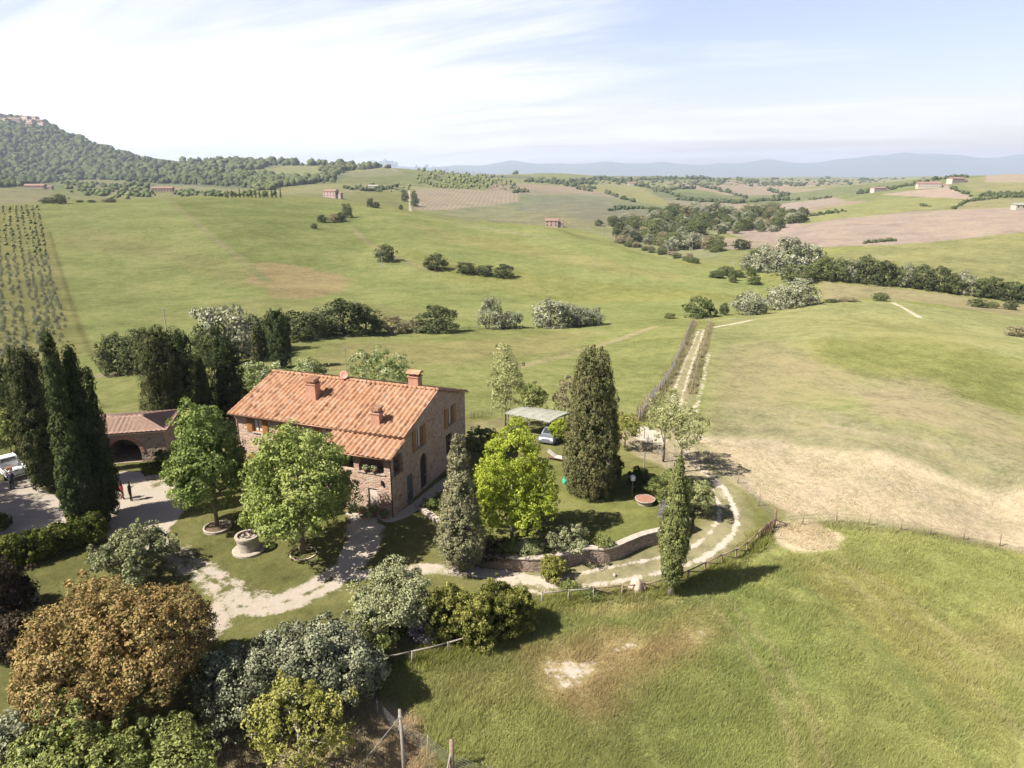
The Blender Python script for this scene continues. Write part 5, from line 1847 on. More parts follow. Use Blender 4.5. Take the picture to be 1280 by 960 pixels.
# openings: front windows, gable windows, arched door, grey door, small opening
FW = [(-14.85, -13.9, 4.35, 5.5), (-8.0, -6.95, 4.35, 5.45), (-11.6, -10.6, 4.35, 5.45)]
FWL = [(-15.0, -13.9, .9, 2.2), (-11.5, -10.5, .0, 2.2)]
GW = [(2.3, 3.35, 3.95, 5.7), (8.3, 9.35, 3.9, 5.6)]
cuts = []
for a, b, c, d in FW + FWL:
    cuts.append(cutter(a, b, Y0 - .3, Y0 + .22, c, d))
for a, b, c, d in GW:
    cuts.append(cutter(X1 - .25, X1 + .3, a, b, c, d))
cuts.append(cutter(X1 - .3, X1 + .3, 2.85, 4.05, .05, 3.2, 'y'))
cuts.append(cutter(X1 - .3, X1 + .3, 7.9, 9.1, 1.0, 3.15))
for c in cuts:
    c.location = (0, 0, 0)
boolean(wall, cuts)
wall.name = 'wall'
wall.parent = house
# front windows with shutters
for a, b, c, d in FW + FWL[:1]:
    w_ = MB().box((a + .02, Y0 + .16, c + .02), (b - .02, Y0 + .20, d - .02)).build('window', M_CURT, house)
    f = MB()
    for lo, hi in (((a, Y0 + .1, c), (a + .07, Y0 + .155, d)), ((b - .07, Y0 + .1, c), (b, Y0 + .155, d)), ((a + .07, Y0 + .1, d - .07), (b - .07, Y0 + .155, d)), ((a + .07, Y0 + .1, c), (b - .07, Y0 + .155, c + .07)),
                   (((a + b) / 2 - .03, Y0 + .1, c + .07), ((a + b) / 2 + .03, Y0 + .155, d - .07))):
        f.box(lo, hi)
    f.build('frame', M_SHUT, w_)
    MB().box((a - .12, Y0 - .1, c - .1), (b + .12, Y0 + .06, c - .003)).build('sill', M_PALEST, w_)
    for s0, s1 in ((a - .62, a - .04), (b + .04, b + .62)):
        sh = MB().box((s0, Y0 - .075, c - .05), (s1, Y0 - .02, d + .03))
        for k in range(9):
            zz_ = c + .05 + k * (d - c - .1) / 9
            sh.box((s0 + .06, Y0 - .10, zz_), (s1 - .06, Y0 - .078, zz_ + .07))
        sh.build('shutter', M_SHUT, house, bevel=.008)
for a, b, c, d in GW:
    w_ = MB().box((X1 - .2, a + .02, c + .02), (X1 - .16, b - .02, d - .02)).build('window', M_CURT, house)
    f = MB()
    for lo, hi in (((X1 - .155, a, c), (X1 - .1, a + .07, d)), ((X1 - .155, b - .07, c), (X1 - .1, b, d)), ((X1 - .155, a + .07, d - .07), (X1 - .1, b - .07, d)), ((X1 - .155, (a + b) / 2 - .03, c), (X1 - .1, (a + b) / 2 + .03, d - .07))):
        f.box(lo, hi)
    f.build('frame', M_SHUT, w_)
    MB().box((X1 - .06, a - .12, c - .1), (X1 + .1, b + .12, c - .003)).build('sill', M_PALEST, w_)
    for s0, s1 in ((a - .6, a - .04), (b + .04, b + .6)):
        MB().box((X1 + .02, s0, c - .05), (X1 + .075, s1, d + .03)).build('shutter', M_SHUT, house, bevel=.008)
d_ = MB().prism([(X1 - .24, 2.87, .06), (X1 - .24, 4.03, .06)] + [(X1 - .24, 3.45 + .58 * math.cos(t), 2.6 + .58 * math.sin(t)) for t in np.linspace(0, math.pi, 11)], (.06, 0, 0)).build('door', M_DOOR, house)
tag(d_, 'dark arched door')
MB().box((X1 - .177, 3.9, 1.0), (X1 - .13, 3.96, 1.16)).build('handle', M_STEEL, d_)
w_ = MB().box((X1 - .2, 7.92, 1.02), (X1 - .16, 9.08, 3.13)).build('window', M_GLASS, house)
MB().box((X1 - .155, 8.47, 1.02), (X1 - .11, 8.53, 3.13)).build('frame', M_SHUT, w_)
gd = MB().box((X1 + .003, -.55 + .95, .05), (X1 + .05, .4 + .95, 2.3)).build('door', M_DOORG, house)
MB().box((X1 + .053, .5, 1.0), (X1 + .09, .56, 1.14)).build('handle', M_STEEL, gd)
# roof
roof = MB().prism([(X0 - .1, -.02, EAV - .10), (X0 - .1, RY, RZ_ - .10), (X0 - .1, 2 * RY + .02, EAV - .10), (X0 - .1, 2 * RY, EAV - .14), (X0 - .1, RY, RZ_ - .14), (X0 - .1, 0, EAV - .14)], (X1 - X0 + .3, 0, 0)).build('roof', M_WOOD, house)
tile_sheet('roof_tiles', X0 - .25, X1 + .25, -.12, EAV, RY, RZ_, M_TILE, roof)
tile_sheet('roof_tiles', X0 - .25, X1 + .25, 2 * RY + .12, EAV, RY, RZ_, M_TILE, roof)
rc = MB()
for k in range(42):
    xa = X0 - .25 + k * (X1 - X0 + .5) / 42
    rc.tube([(xa, RY, RZ_ - .01 + .012 * math.sin(k * 3)), (xa + (X1 - X0 + .5) / 42 + .05, RY, RZ_ + .015)], [.15, .13], 10)
rc.build('ridge_tiles', M_TILE, roof, smooth=True)
gt = MB().tube([(X0 - .25, -.2, EAV - .06), (X1 + .2, -.2, EAV - .09)], .075, 8).build('gutter', M_COPPER, house, smooth=True)
for x in (X0 + .15, X1 - 6.9):
    MB().tube([(x, -.2, EAV - .1), (x, .1, EAV - .45), (x, .25, EAV - .6), (x, .25, .05)], .05, 8).build('downpipe', M_COPPER, house, smooth=True)


def on_front_slope(u, v):
    """local point where a sight line meets the front roof slope"""
    d = ray(u, v)
    ex, ey = (math.cos(HA), math.sin(HA)), (-math.sin(HA), math.cos(HA))
    # z = EAV + SL*y ; y=(p-H).ey
    a = d[2] - SL * (d[0] * ey[0] + d[1] * ey[1])
    t = (EAV - SL * (HX[0] * ey[0] + HX[1] * ey[1]) - CAMZ) / a
    x, y = d[0] * t - HX[0], d[1] * t - HX[1]
    return x * ex[0] + y * ex[1], x * ey[0] + y * ey[1]


def chimney(x, y, w, top, cap):
    z0 = roofz(y) - .5
    ch = MB().box((x - w / 2, y - w * .4, z0), (x + w / 2, y + w * .4, top)).build('chimney', M_BRICK, roof, bevel=.015)
    c = MB()
    c.box((x - w / 2 - .07, y - w * .4 - .07, top + .003), (x + w / 2 + .07, y + w * .4 + .07, top + .09))
    for sx in (-1, 0, 1):
        for sy in (-1, 1):
            c.box((x + sx * w * .38 - .07, y + sy * w * .28 - .06, top + .093), (x + sx * w * .38 + .07, y + sy * w * .28 + .06, top + .36))
    c.m = 1
    zc = top + .363
    if cap == 'gable':
        c.prism([(x - w / 2 - .16, y - w * .4 - .16, zc), (x - w / 2 - .16, y, zc + .26), (x - w / 2 - .16, y + w * .4 + .16, zc)], (w + .32, 0, 0))
    else:
        for k in range(4):
            xx = x - w / 2 + w * (k + .5) / 4
            c.tube([(xx, y - w * .4 - .15, zc + .05), (xx, y + w * .4 + .15, zc + .10)], [w / 7, w / 8], 8)
    # caps are sub-parts of the chimney's own mesh level
    cobj = c.build('chimney_cap', [M_BRICK, M_TILE2], roof)
    return ch


cx1, cy1 = on_front_slope(390, 499)
chimney(cx1, cy1 + .25, 1.0, roofz(cy1) + 1.35, 'flat')
cx2, cy2 = on_front_slope(470, 531)
chimney(cx2, cy2 + .2, .8, roofz(cy2) + .95, 'flat')
chimney(-2.35, RY + .3, .95, RZ_ + .85, 'gable')
# dish and antenna on the ridge
xd_ = -7.0
def ridge_x(u):
    best, bu = 0, 1e9
    for k in range(200):
        x = X0 + (X1 - X0) * k / 199
        w = hworld(x, RY, RZ_)
        uu, _ = project(*w)
        if abs(uu - u) < bu:
            best, bu = x, abs(uu - u)
    return best
xd_ = ridge_x(432)
ds = MB()
ds.lathe([(.001, 0), (.15, .012), (.28, .045), (.37, .09), (.375, .105), (.28, .06), (.15, .028), (.001, .015)], 20)
dish = ds.build('satellite_dish', M_PINK, house, smooth=True)
dish.location = (xd_, RY - .15, RZ_ + .42)
dish.rotation_euler = (D2R(68), 0, D2R(18))
MB().tube([(xd_, RY, RZ_ - .1), (xd_, RY, RZ_ + .55)], .03, 6).build('dish_mount', M_STEEL, house)
an = MB().tube([(xd_ + .12, RY + .1, RZ_ - .1), (xd_ + .12, RY + .1, RZ_ + 2.9)], .024, 6)
an.tube([(xd_ - .35, RY + .1, RZ_ + 2.75), (xd_ + .6, RY + .1, RZ_ + 2.8)], .011, 5)
for k in range(5):
    an.tube([(xd_ - .3 + k * .2, RY - .2, RZ_ + 2.78), (xd_ - .3 + k * .2, RY + .4, RZ_ + 2.78)], .007, 4)
an.build('antenna', M_WIRE, house)
# porch (lean-to) with open loggia
PX0, PX1, PY0 = -6.1, -.12, -2.05
pz = lambda y: 5.03 + (y + 2.45) * (5.82 - 5.03) / 2.6
porch = MB().prism([(PX0, PY0, -.6), (PX0, Y0 - .004, -.6), (PX0, Y0 - .004, pz(Y0) - .1), (PX0, PY0, pz(PY0) - .1)], (PX1 - PX0, 0, 0)).build('porch', M_STONE)
cuts = [cutter(PX0 + .3, PX1 - .3, PY0 + .3, Y0 - .15, 2.95, 4.85), cutter(-2.95, -.72, PY0 - .3, PY0 + .5, 3.5, 4.62), cutter(-5.75, -3.4, PY0 - .3, PY0 + .5, 3.5, 4.62),
        cutter(PX1 - .6, PX1 + .3, PY0 + .42, Y0 - .5, 3.15, 4.8), cutter(-2.25, -1.45, PY0 - .3, PY0 + .16, .05, 2.15), cutter(-5.3, -3.9, PY0 - .3, PY0 + .2, .05, 2.4, 'x')]
boolean(porch, cuts)
porch.name = 'porch'
porch.parent = house
MB().box((-2.23, PY0 + .1, .06), (-1.47, PY0 + .14, 2.13)).build('niche_panel', M_PLASTER, porch)
MB().box((-5.28, PY0 + .12, .06), (-3.92, PY0 + .18, 2.0)).build('door', M_DOOR, porch)
MB().box((-3.1, PY0 - .07, 3.40), (-.6, PY0 + .1, 3.497)).build('ledge', M_PALEST, porch)
MB().box((-.98, PY0 - .16, 2.6), (-.84, PY0 - .003, 2.95)).build('wall_lamp', M_BLACK, porch)
rl = MB()
for k in range(10):
    x = -2.85 + k * .23
    rl.tube([(x, PY0 + .14, 3.5), (x, PY0 + .14, 3.98)], .014, 5)
rl.tube([(-2.95, PY0 + .14, 3.98), (-.72, PY0 + .14, 3.98)], .02, 5)
rl.build('railing', M_BLACK, porch)
pr_ = MB().prism([(PX0 - .2, -2.42, 4.93), (PX0 - .2, -2.42, 4.97), (PX0 - .2, .2, 5.76), (PX0 - .2, .2, 5.72)], (PX1 - PX0 + .42, 0, 0)).build('porch_roof', M_WOOD, house)
tile_sheet('roof_tiles', PX0 - .3, PX1 + .32, -2.5, 5.03, .16, 5.82, M_TILE2, pr_)
MB().tube([(PX0 - .3, -2.56, 4.96), (PX1 + .3, -2.56, 4.93)], .06, 8).build('gutter', M_COPPER, house, smooth=True)
MB().tube([(PX1 + .1, -2.5, 4.9), (PX1 + .02, PY0 - .08, 4.6), (PX1 + .02, PY0 - .08, .03)], .045, 8).build('downpipe', M_COPPER, house, smooth=True)
# hanging baskets and pots
r = nseed()


def pot(name, lab, w, rad, h, flower, hang=False, group=None):
    t = thing(name, lab, 'flower pot', w, 0, group)
    MB().lathe([(rad * .6, 0), (rad * .75, h * .3), (rad, h * .92), (rad * 1.08, h), (rad * .85, h), (rad * .8, h * .9), (.01, h * .88)], 16).build('pot', M_TERRA, t, smooth=True)
    lob = [(0, 0, h + rad * .7, rad * 1.25, rad * 1.25, rad)]
    c, n_ = lobes_points(lob, 24, r)
    link_obj('flowers', cloud_mesh('flowers', flower, c, n_, rad * .5 * np.ones(len(c)), 16, .1, r), t)
    return t


L_FLOW = leaf_mat('pale_flowers', (.10, .13, .05), (.22, .22, .12), (.55, .45, .38), .1)
L_FLOR = leaf_mat('pink_flowers', (.08, .12, .04), (.16, .18, .07), (.50, .16, .16), .1)
for k, x in enumerate((-2.3, -1.55)):
    w = hworld(x, PY0 - .02, 3.5)
    pot('flower_pot', 'pale flower pot on the loggia ledge, ' + ('beside the leafy tree' if k == 0 else 'closer to the corner pier'), w, .2, .26, L_FLOW, group='pots on the loggia ledge')
for lab, x, y, rad, h, m in (('tall terracotta pot with pink flowers before the niche', -1.55, -2.5, .24, .5, L_FLOR), ('small terracotta pot by the niche edge', -2.75, -2.45, .18, .32, L_FLOW), ('low terracotta pot at the porch corner', -.75, -2.45, .22, .3, L_FLOR), ('squat pot by the shaded porch door', -3.6, -2.5, .24, .4, L_FLOW)):
    w = hworld(x, y)
    w.z = hz(w.x, w.y)
    pot('flower_pot', lab, w, rad, h, m, group='pots along the porch wall')
w = hworld(-1.9, -3.0)
w.z = hz(w.x, w.y)
broadleaf('potted_shrub', 'grey-green low shrub growing at the porch foot', 'shrub', w, .9, 1.3, L_OLIVE, zlo=0, nl=5, clumps=40, per=26, leaf=.1, cr=.2, inner=60, trunk_r=.03, part='foliage')

# ------------------------------------------------------------------ arched shed
sa = math.atan2(.217, .976)
S0 = Vector((-32.15, 61.7, 0))
shed = thing('shed', 'low stone shed with one wide dark arch and hipped tile roof', 'shed', S0, sa)
sw, sdp, se, sr = 7.6, 5.4, 2.95, 3.65
bod = MB().box((-sw, 0, -.5), (0, sdp, se)).build('wall', M_STONE2)
boolean(bod, [cutter(-5.0, -2.2, -.4, 4.8, .02, 2.3, 'x')])
bod.name = 'wall'
bod.parent = shed
ring = MB()
for k in range(13):
    a0 = math.pi * k / 13
    a1 = math.pi * (k + 1) / 13 - .03
    p = [(-3.6 + rr_ * math.cos(a), -.05, .9 + rr_ * math.sin(a)) for a, rr_ in ((a0, 1.41), (a1, 1.41), (a1, 1.72), (a0, 1.72))]
    ring.prism(p, (0, .12, 0))
ring.build('arch_stones', M_BRICK, shed)
rf_ = MB()
o_ = .3
A_, B_, C_, D__ = (-sw - o_, -o_, se), (o_, -o_, se), (o_, sdp + o_, se), (-sw - o_, sdp + o_, se)
Ra, Rb = (-sw + 2.4, sdp / 2, sr), (-2.6, sdp / 2, sr)
rf_.add([A_, B_, C_, D__, Ra, Rb] + [(p[0], p[1], p[2] - .1) for p in (A_, B_, C_, D__)], [(0, 1, 5, 4), (1, 2, 5), (2, 3, 4, 5), (3, 0, 4), (9, 8, 7, 6), (0, 6, 7, 1), (1, 7, 8, 2), (2, 8, 9, 3), (3, 9, 6, 0)])
rfo = rf_.build('roof', M_WOOD, shed)


def tri_tiles(name, P, Q, R_, S_, mat, parent, pitch=.42, amp=.06, course=.4):
    """tile surface on the quad eave P-Q, ridge S-R"""
    P, Q, R_, S_ = map(Vector, (P, Q, R_, S_))
    ex = (Q - P).normalized()
    L_ = (Q - P).length
    nrm = (Q - P).cross(S_ - P).normalized()
    if nrm.z < 0:
        nrm = -nrm
    hgt = ((S_ + R_) / 2 - P)
    up = (hgt - ex * hgt.dot(ex))
    Hh = up.length
    up.normalize()
    sl0, sl1 = (S_ - P).dot(ex), (R_ - P).dot(ex)
    nc_ = max(3, int(Hh / course))
    nx = int(L_ / pitch * 6)
    V_, F_ = [], []
    for k in range(nc_):
        for t, lf in ((k / nc_, .04), ((k + 1) / nc_ - .001, .0)):
            a, b = sl0 * t, L_ + (sl1 - L_) * t
            for i in range(nx + 1):
                s = a + (b - a) * i / nx
                ph = s / pitch * 2 * math.pi
                V_.append(P + ex * s + up * (Hh * t) + nrm * (.03 + lf + amp * abs(math.sin(ph / 2))))
    rows_ = nc_ * 2
    for k in range(rows_ - 1):
        for i in range(nx):
            F_.append((k * (nx + 1) + i, k * (nx + 1) + i + 1, (k + 1) * (nx + 1) + i + 1, (k + 1) * (nx + 1) + i))
    me = np_mesh(name, [tuple(v) for v in V_], F_, [mat])
    return link_obj(name, me, parent)


M_TILE3 = tile_mat('shed_tiles', .42, .4, .0, .72, (.235, .175, .145))
tri_tiles('roof_tiles', A_, B_, Rb, Ra, M_TILE3, rfo)
tri_tiles('roof_tiles', B_, C_, Rb, Rb, M_TILE3, rfo)
tri_tiles('roof_tiles', D__, A_, Ra, Ra, M_TILE3, rfo)
tri_tiles('roof_tiles', C_, D__, Ra, Rb, M_TILE3, rfo)

# ------------------------------------------------------------------ retaining wall
def ribbon_wall(name, pts, th, z0f, z1f, mat, parent=None, proud=0.0, seg=None):
    v, f = [], []
    n = len(pts)
    for i, p in enumerate(pts):
        a, b = pts[max(i - 1, 0)], pts[min(i + 1, n - 1)]
        d = Vector((b[0] - a[0], b[1] - a[1], 0)).normalized()
        nx, ny = -d.y, d.x
        z0, z1 = z0f(*p), z1f(*p)
        for s in (-1, 1):
            for z in (z0, z1):
                v.append((p[0] + nx * s * (th / 2 + proud), p[1] + ny * s * (th / 2 + proud), z))
    for i in range(n - 1):
        b = i * 4
        f += [(b, b + 1, b + 5, b + 4), (b + 2, b + 6, b + 7, b + 3), (b + 1, b + 3, b + 7, b + 5), (b, b + 4, b + 6, b + 2)]
    f += [(0, 2, 3, 1), (n * 4 - 4, n * 4 - 3, n * 4 - 1, n * 4 - 2)]
    mb = MB()
    mb.add(v, f)
    return mb.build(name, mat, parent)


wt = thing('stone_wall', 'curved dry-stone retaining wall with pale cap below the terrace lawn', 'wall', (WALL[12][0], WALL[12][1], 0))
Wl = [(p[0] - WALL[12][0], p[1] - WALL[12][1]) for p in WALL]
rw_ = np.random.default_rng(4)
ribbon_wall('wall', Wl, .42, lambda x, y: -2.2, lambda x, y: .1, M_WALLST, wt)
cap = MB()
for i in range(len(Wl) - 1):
    a, b = Vector((*Wl[i], 0)), Vector((*Wl[i + 1], 0))
    d = (b - a).normalized()
    n_ = Vector((-d.y, d.x, 0)) * .27
    z = .1 + rw_.uniform(.002, .03)
    cap.prism([a + n_ + d * .01 + Vector((0, 0, z)), a - n_ + d * .01 + Vector((0, 0, z)), b - n_ - d * .01 + Vector((0, 0, z)), b + n_ - d * .01 + Vector((0, 0, z))], (0, 0, .09))
cap.build('cap_stones', M_CAP, wt)
ed = GP([(521, 633), (530, 640), (540, 648), (550, 656)])
et = thing('stone_edging', 'low pale stone edging of the bed beside the gable path', 'edging', (*ed[0], hz(*ed[0])))
em = MB()
edp = smooth_pts(ed, 4)
for i in range(len(edp) - 1):
    a, b = Vector((*edp[i], 0)) - Vector((*ed[0], 0)), Vector((*edp[i + 1], 0)) - Vector((*ed[0], 0))
    d = (b - a).normalized()
    n_ = Vector((-d.y, d.x, 0)) * .2
    em.prism([a + n_ + d * .02 - Vector((0, 0, .1)), a - n_ + d * .02 - Vector((0, 0, .1)), b - n_ - d * .02 - Vector((0, 0, .1)), b + n_ - d * .02 - Vector((0, 0, .1))], (0, 0, .35 + rw_.uniform(0, .12)))
em.build('kerb_stones', M_CAP, et, bevel=.03)
# ------------------------------------------------------------------ fences
def rail_fence(label, pix, h=.85, diag=True, mat=None, rails=(1.0,), name='rail_fence'):
    P = [Vector((*q, hz(*q))) for q in GP(pix)]
    o = P[0]
    t = thing(name, label, 'fence', o)
    mat = mat or M_WOOD
    rr_ = np.random.default_rng(len(P))
    for i, p in enumerate(P):
        q = p - o
        lean = Vector((rr_.uniform(-.05, .05), rr_.uniform(-.05, .05), 0))
        MB().tube([q + Vector((0, 0, -.3)), q + lean + Vector((0, 0, h + .06))], [.065, .055], 7).build('post', mat, t, smooth=True)
    for i in range(len(P) - 1):
        a, b = P[i] - o, P[i + 1] - o
        rm = MB()
        for k in rails:
            rm.tube([a + Vector((0, 0, h * k)), (a + b) / 2 + Vector((0, 0, h * k - .03)), b + Vector((0, 0, h * k))], .05, 6)
        if diag:
            rm.tube([a + Vector((0, 0, h * .92)), b + Vector((0, 0, .12))], .04, 6)
        rm.build('rail', mat, t, smooth=True)
    return t


rail_fence('wooden rail fence with diagonal braces along the outer edge of the dirt track',
           [(742, 748), (777, 746), (806, 743), (830, 738), (859, 727), (881, 716), (902, 706), (920, 699), (933, 690), (946, 678), (958, 666)])
rail_fence('single weathered rail ending by the yew clump, beside the track start', [(678, 755), (710, 752), (742, 749)], diag=False, mat=M_WOODG)
rail_fence('grey single-rail fence below the lavender bush', [(480, 836), (515, 829), (560, 818), (604, 804)], diag=False, mat=M_WOODG, h=.8)
rail_fence('leaning thin rail linking the grey fence to the yew clump shade', [(612, 800), (640, 782)], h=.6, diag=False, mat=M_WOOD)
# tall end post with reddish gate panel
p = Vector(G(967, 660))
gt_ = thing('gate_post', 'tall reddish-brown end post where the rail fence meets the field', 'post', p)
MB().tube([(0, 0, -.4), (.05, .02, 1.75)], [.11, .09], 8).build('post', M_WOODR, gt_, smooth=True)
MB().tube([(.05, 0, .75), (1.05, .25, .25)], [.05, .04], 6).build('brace', M_WOODR, gt_, smooth=True)
gp = [Vector((*q, hz(*q))) for q in GP([(950, 676), (966, 661)])]
g2 = thing('fence_panel', 'reddish boarded panel closing the rail fence at the tall post', 'fence', gp[0])
dv = gp[1] - gp[0]
for k in range(7):
    a = dv * (k + .5) / 7.5
    MB().box((a.x - .045, a.y - .03, a.z - .1), (a.x + .045, a.y + .03, a.z + .8 + .12 * (k % 2))).build('board', M_WOODR, g2)
rm = MB()
for z in (.3, .8):
    rm.tube([Vector((0, .07, z)), dv + Vector((0, .07, z))], .035, 6)
rm.build('rail', M_WOODR, g2)


def wire_fence(label, pix, h=1.0, wires=3, rad=.05, wr=.011, mat=None, name='wire_fence', dens=1, net=False):
    P = [Vector((*q, hz(*q))) for q in GP(pix)]
    if dens > 1:
        Q = []
        for i in range(len(P) - 1):
            for k in range(dens):
                x = P[i].lerp(P[i + 1], k / dens)
                Q.append(Vector((x.x, x.y, hz(x.x, x.y))))
        P = Q + [P[-1]]
    o = P[0]
    t = thing(name, label, 'fence', o)
    rr_ = np.random.default_rng(len(P) + 50)
    for p in P:
        q = p - o
        ln = Vector((rr_.uniform(-.08, .08), rr_.uniform(-.08, .08), 0))
        MB().tube([q + Vector((0, 0, -.3)), q + ln + Vector((0, 0, h * rr_.uniform(.95, 1.1)))], [rad, rad * .85], 6).build('post', mat or M_WOOD, t, smooth=True)
    w = MB()
    for i in range(len(P) - 1):
        a, b = P[i] - o, P[i + 1] - o
        for k in range(wires):
            z = Vector((0, 0, h * (.12 + .85 * (k + .5) / wires)))
            w.tube([a + z, b + z], wr, 4, False)
        if net:
            n_ = max(2, int((b - a).length / .3))
            for j in range(1, n_):
                c = a.lerp(b, j / n_)
                w.tube([c + Vector((0, 0, .05)), c + Vector((0, 0, h * .92))], wr, 3, False)
    w.build('wire', M_WIRE, t)
    return t


wire_fence('wire fence on thin posts dividing the straw field from the green meadow', [(968, 660), (1003, 656), (1046, 654), (1085, 657), (1126, 664), (1162, 669), (1204, 675), (1250, 683), (1300, 693)], 1.05)
wire_fence('wire fence on thin posts along the outer bend of the track by the airy trees', [(885, 577), (922, 604), (948, 632), (967, 657)], 1.0)
wire_fence('netted fence on the meadow side of the rutted track climbing away', [(798, 528), (812, 506), (838, 470), (856, 432), (866, 404)], 1.5, 5, .07, .016, dens=7, net=True)
wire_fence('fence of grey posts on the field side of the rutted track', [(863, 492), (873, 455), (883, 424), (888, 405)], 1.2, 3, .06, .014, dens=5)
wire_fence('short fence closing the top of the rutted track', [(868, 404), (880, 402), (890, 404)], 1.2, 3, .06, .014, dens=2)
wire_fence('thin wire fence behind the farmhouse garden along the meadow', [(588, 523), (602, 521), (640, 519), (720, 520), (800, 524)], 1.0, 3, .05, .012, dens=3)
wire_fence('wire fence around the orchard edge by the airy trees', [(805, 548), (815, 562), (830, 574), (855, 592)], 1.0, 3, .045, .012, dens=2)
wire_fence('fence at the foot of the hillside behind the roof', [(455, 418), (500, 416), (560, 415), (600, 413)], 1.1, 2, .06, .02, dens=6)
wire_fence('grey net fence crossing the bottom meadow edge', [(468, 842), (473, 897), (500, 925), (534, 942), (562, 962), (600, 978), (639, 984), (720, 1010)], 1.15, 6, .045, .006, mat=M_WOODG, net=True)
# posts at the bottom
p = Vector(G(506, 988))
top = Vector((0, 0, 0))
up = thing('utility_pole', 'grey leaning wooden pole with stay wire at the bottom edge', 'pole', p)
tz = zat(p.y + .35, 887) - p.z
MB().tube([(0, 0, -.5), (-.02, .2, tz * .5), (-.1, .35, tz)], [.10, .09, .075], 9).build('pole', M_WOODG, up, smooth=True)
MB().tube([(-.09, .31, tz - .35), (-2.9, .2, .1)], .016, 5).build('stay_wire', M_STEEL, up)
cl = MB().tube([(-.09, .3, tz - .42), (-.09, .3, tz - .30)], .095, 9)
cl.build('clamp', M_STEEL, up)
p = Vector(G(565, 990))
bp = thing('strainer_post', 'thick brown fence post with diagonal brace at the bottom edge', 'post', p)
tz = zat(p.y, 926) - p.z
MB().tube([(0, 0, -.5), (.04, .05, tz)], [.11, .10], 9).build('post', M_WOOD, bp, smooth=True)
MB().tube([(.02, .02, tz * .8), (-.5, -.5, -.1)], [.05, .05], 7).build('brace', M_WOODG, bp, smooth=True)
MB().tube([(.05, .02, tz * .55), (.8, -.15, .05)], [.045, .045], 7).build('strut', M_WOODG, bp, smooth=True)
q0, q1, q2 = (Vector((*q, hz(*q) + .06)) for q in GP([(496, 910), (530, 928), (535, 942)]))
bm_ = MB().tube([q0 - q0, q1 - q0], .055, 7)
o = bm_.build('fallen_pole', M_PALEST, None, smooth=True, loc=q0)
tag(o, 'pale straight pole lying along the net fence on the dry bank', 'pole')

# ------------------------------------------------------------------ garden objects
p = Vector(G(311, 688))
wl = thing('stone_well', 'round pale stone well used as a planter on the lawn', 'well', p)
MB().lathe([(1.12, -.1), (1.12, .12), (1.05, .16), (.75, .163)], 28).build('base_step', M_PALEST, wl)
MB().lathe([(.76, .16), (.73, .5), (.75, .88), (.82, .98), (.86, 1.16), (.84, 1.24), (.66, 1.24), (.64, 1.1), (.01, 1.08)], 28).build('well_body', M_PALEST, wl, smooth=False)
r = nseed()
c, n_ = lobes_points([(0, 0, 1.15, .6, .6, .22)], 22, r)
link_obj('plants', cloud_mesh('plants', L_PURP, c, n_, .13 * np.ones(len(c)), 14, .12, r), wl)
p = Vector(G(272, 661))
pl = thing('planter_ring', 'low round stone ring around the pyramidal tree foot', 'planter', p)
MB().lathe([(1.0, -.1), (1.02, .20), (.90, .22), (.86, .1), (.86, -.1)], 28).build('ring', M_PALEST, pl)
MB().lathe([(.85, .0), (.85, .1), (.5, .16), (.01, .18)], 24).build('soil', M_SOIL, pl)
p = Vector(G(379, 692))
tb = thing('tree_pit_edging', 'thin stone circle around the foot of the leafy tree beside the well', 'edging', p)
MB().lathe([(.95, -.1), (.95, .05), (.85, .06), (.83, -.1)], 28).build('stones', M_ROCK, tb)
p = Vector(G(806, 629))
bs_ = thing('round_basin', 'low round basin with reddish top and pale rim on the lawn', 'basin', p)
MB().lathe([(.62, -.1), (.66, .2), (.80, .34), (.82, .42), (.73, .43), (.71, .30)], 30).build('basin', M_PALEST, bs_)
MB().lathe([(.70, .40), (.70, .418), (.01, .425)], 30).build('cover', M_TERRA, bs_)
p = Vector(G(790, 619))
sg = thing('bird_feeder', 'white box on a thin wooden post beside the round basin', 'bird feeder', p)
MB().tube([(0, 0, -.2), (0, 0, 1.35)], .05, 7).build('post', M_WOODG, sg)
bx = MB().box((-.16, -.14, 1.35), (.16, .14, 1.62)).build('box', M_WHITE, sg, bevel=.01)
MB().prism([(-.22, -.2, 1.622), (.22, -.2, 1.622), (0, -.2, 1.80)], (0, .4, 0)).build('roof', M_WHITE, sg)
p = Vector(G(805, 585))
MBt = MB().tube([(0, 0, -.3), (0, 0, 1.6)], .06, 7).build('lawn_post', M_WOODG, None, loc=p)
tag(MBt, 'thin bare post on the upper lawn beyond the dark shrub', 'post')


def rock(name, label, u, v, w, h, mat, seed, cat='rock'):
    p = Vector(G(u, v))
    bm = bmesh.new()
    bmesh.ops.create_icosphere(bm, subdivisions=3, radius=1)
    rr_ = np.random.default_rng(seed)
    ph = rr_.uniform(0, 6, 6)
    for vv in bm.verts:
        x, y, z = vv.co
        k = 1 + .13 * math.sin(3 * x + ph[0]) + .11 * math.sin(4 * y + ph[1]) + .09 * math.sin(5 * z + ph[2] + 3 * x) + rr_.uniform(-.025, .025)
        vv.co = (x * k * w / 2, y * k * w / 2 * .85, max(z, -.4) * k * h * .62 + h * .3)
    me = bpy.data.meshes.new(name)
    bm.to_mesh(me)
    bm.free()
    me.materials.append(mat)
    o = link_obj(name, me)
    o.location = p
    return tag(o, label, cat)


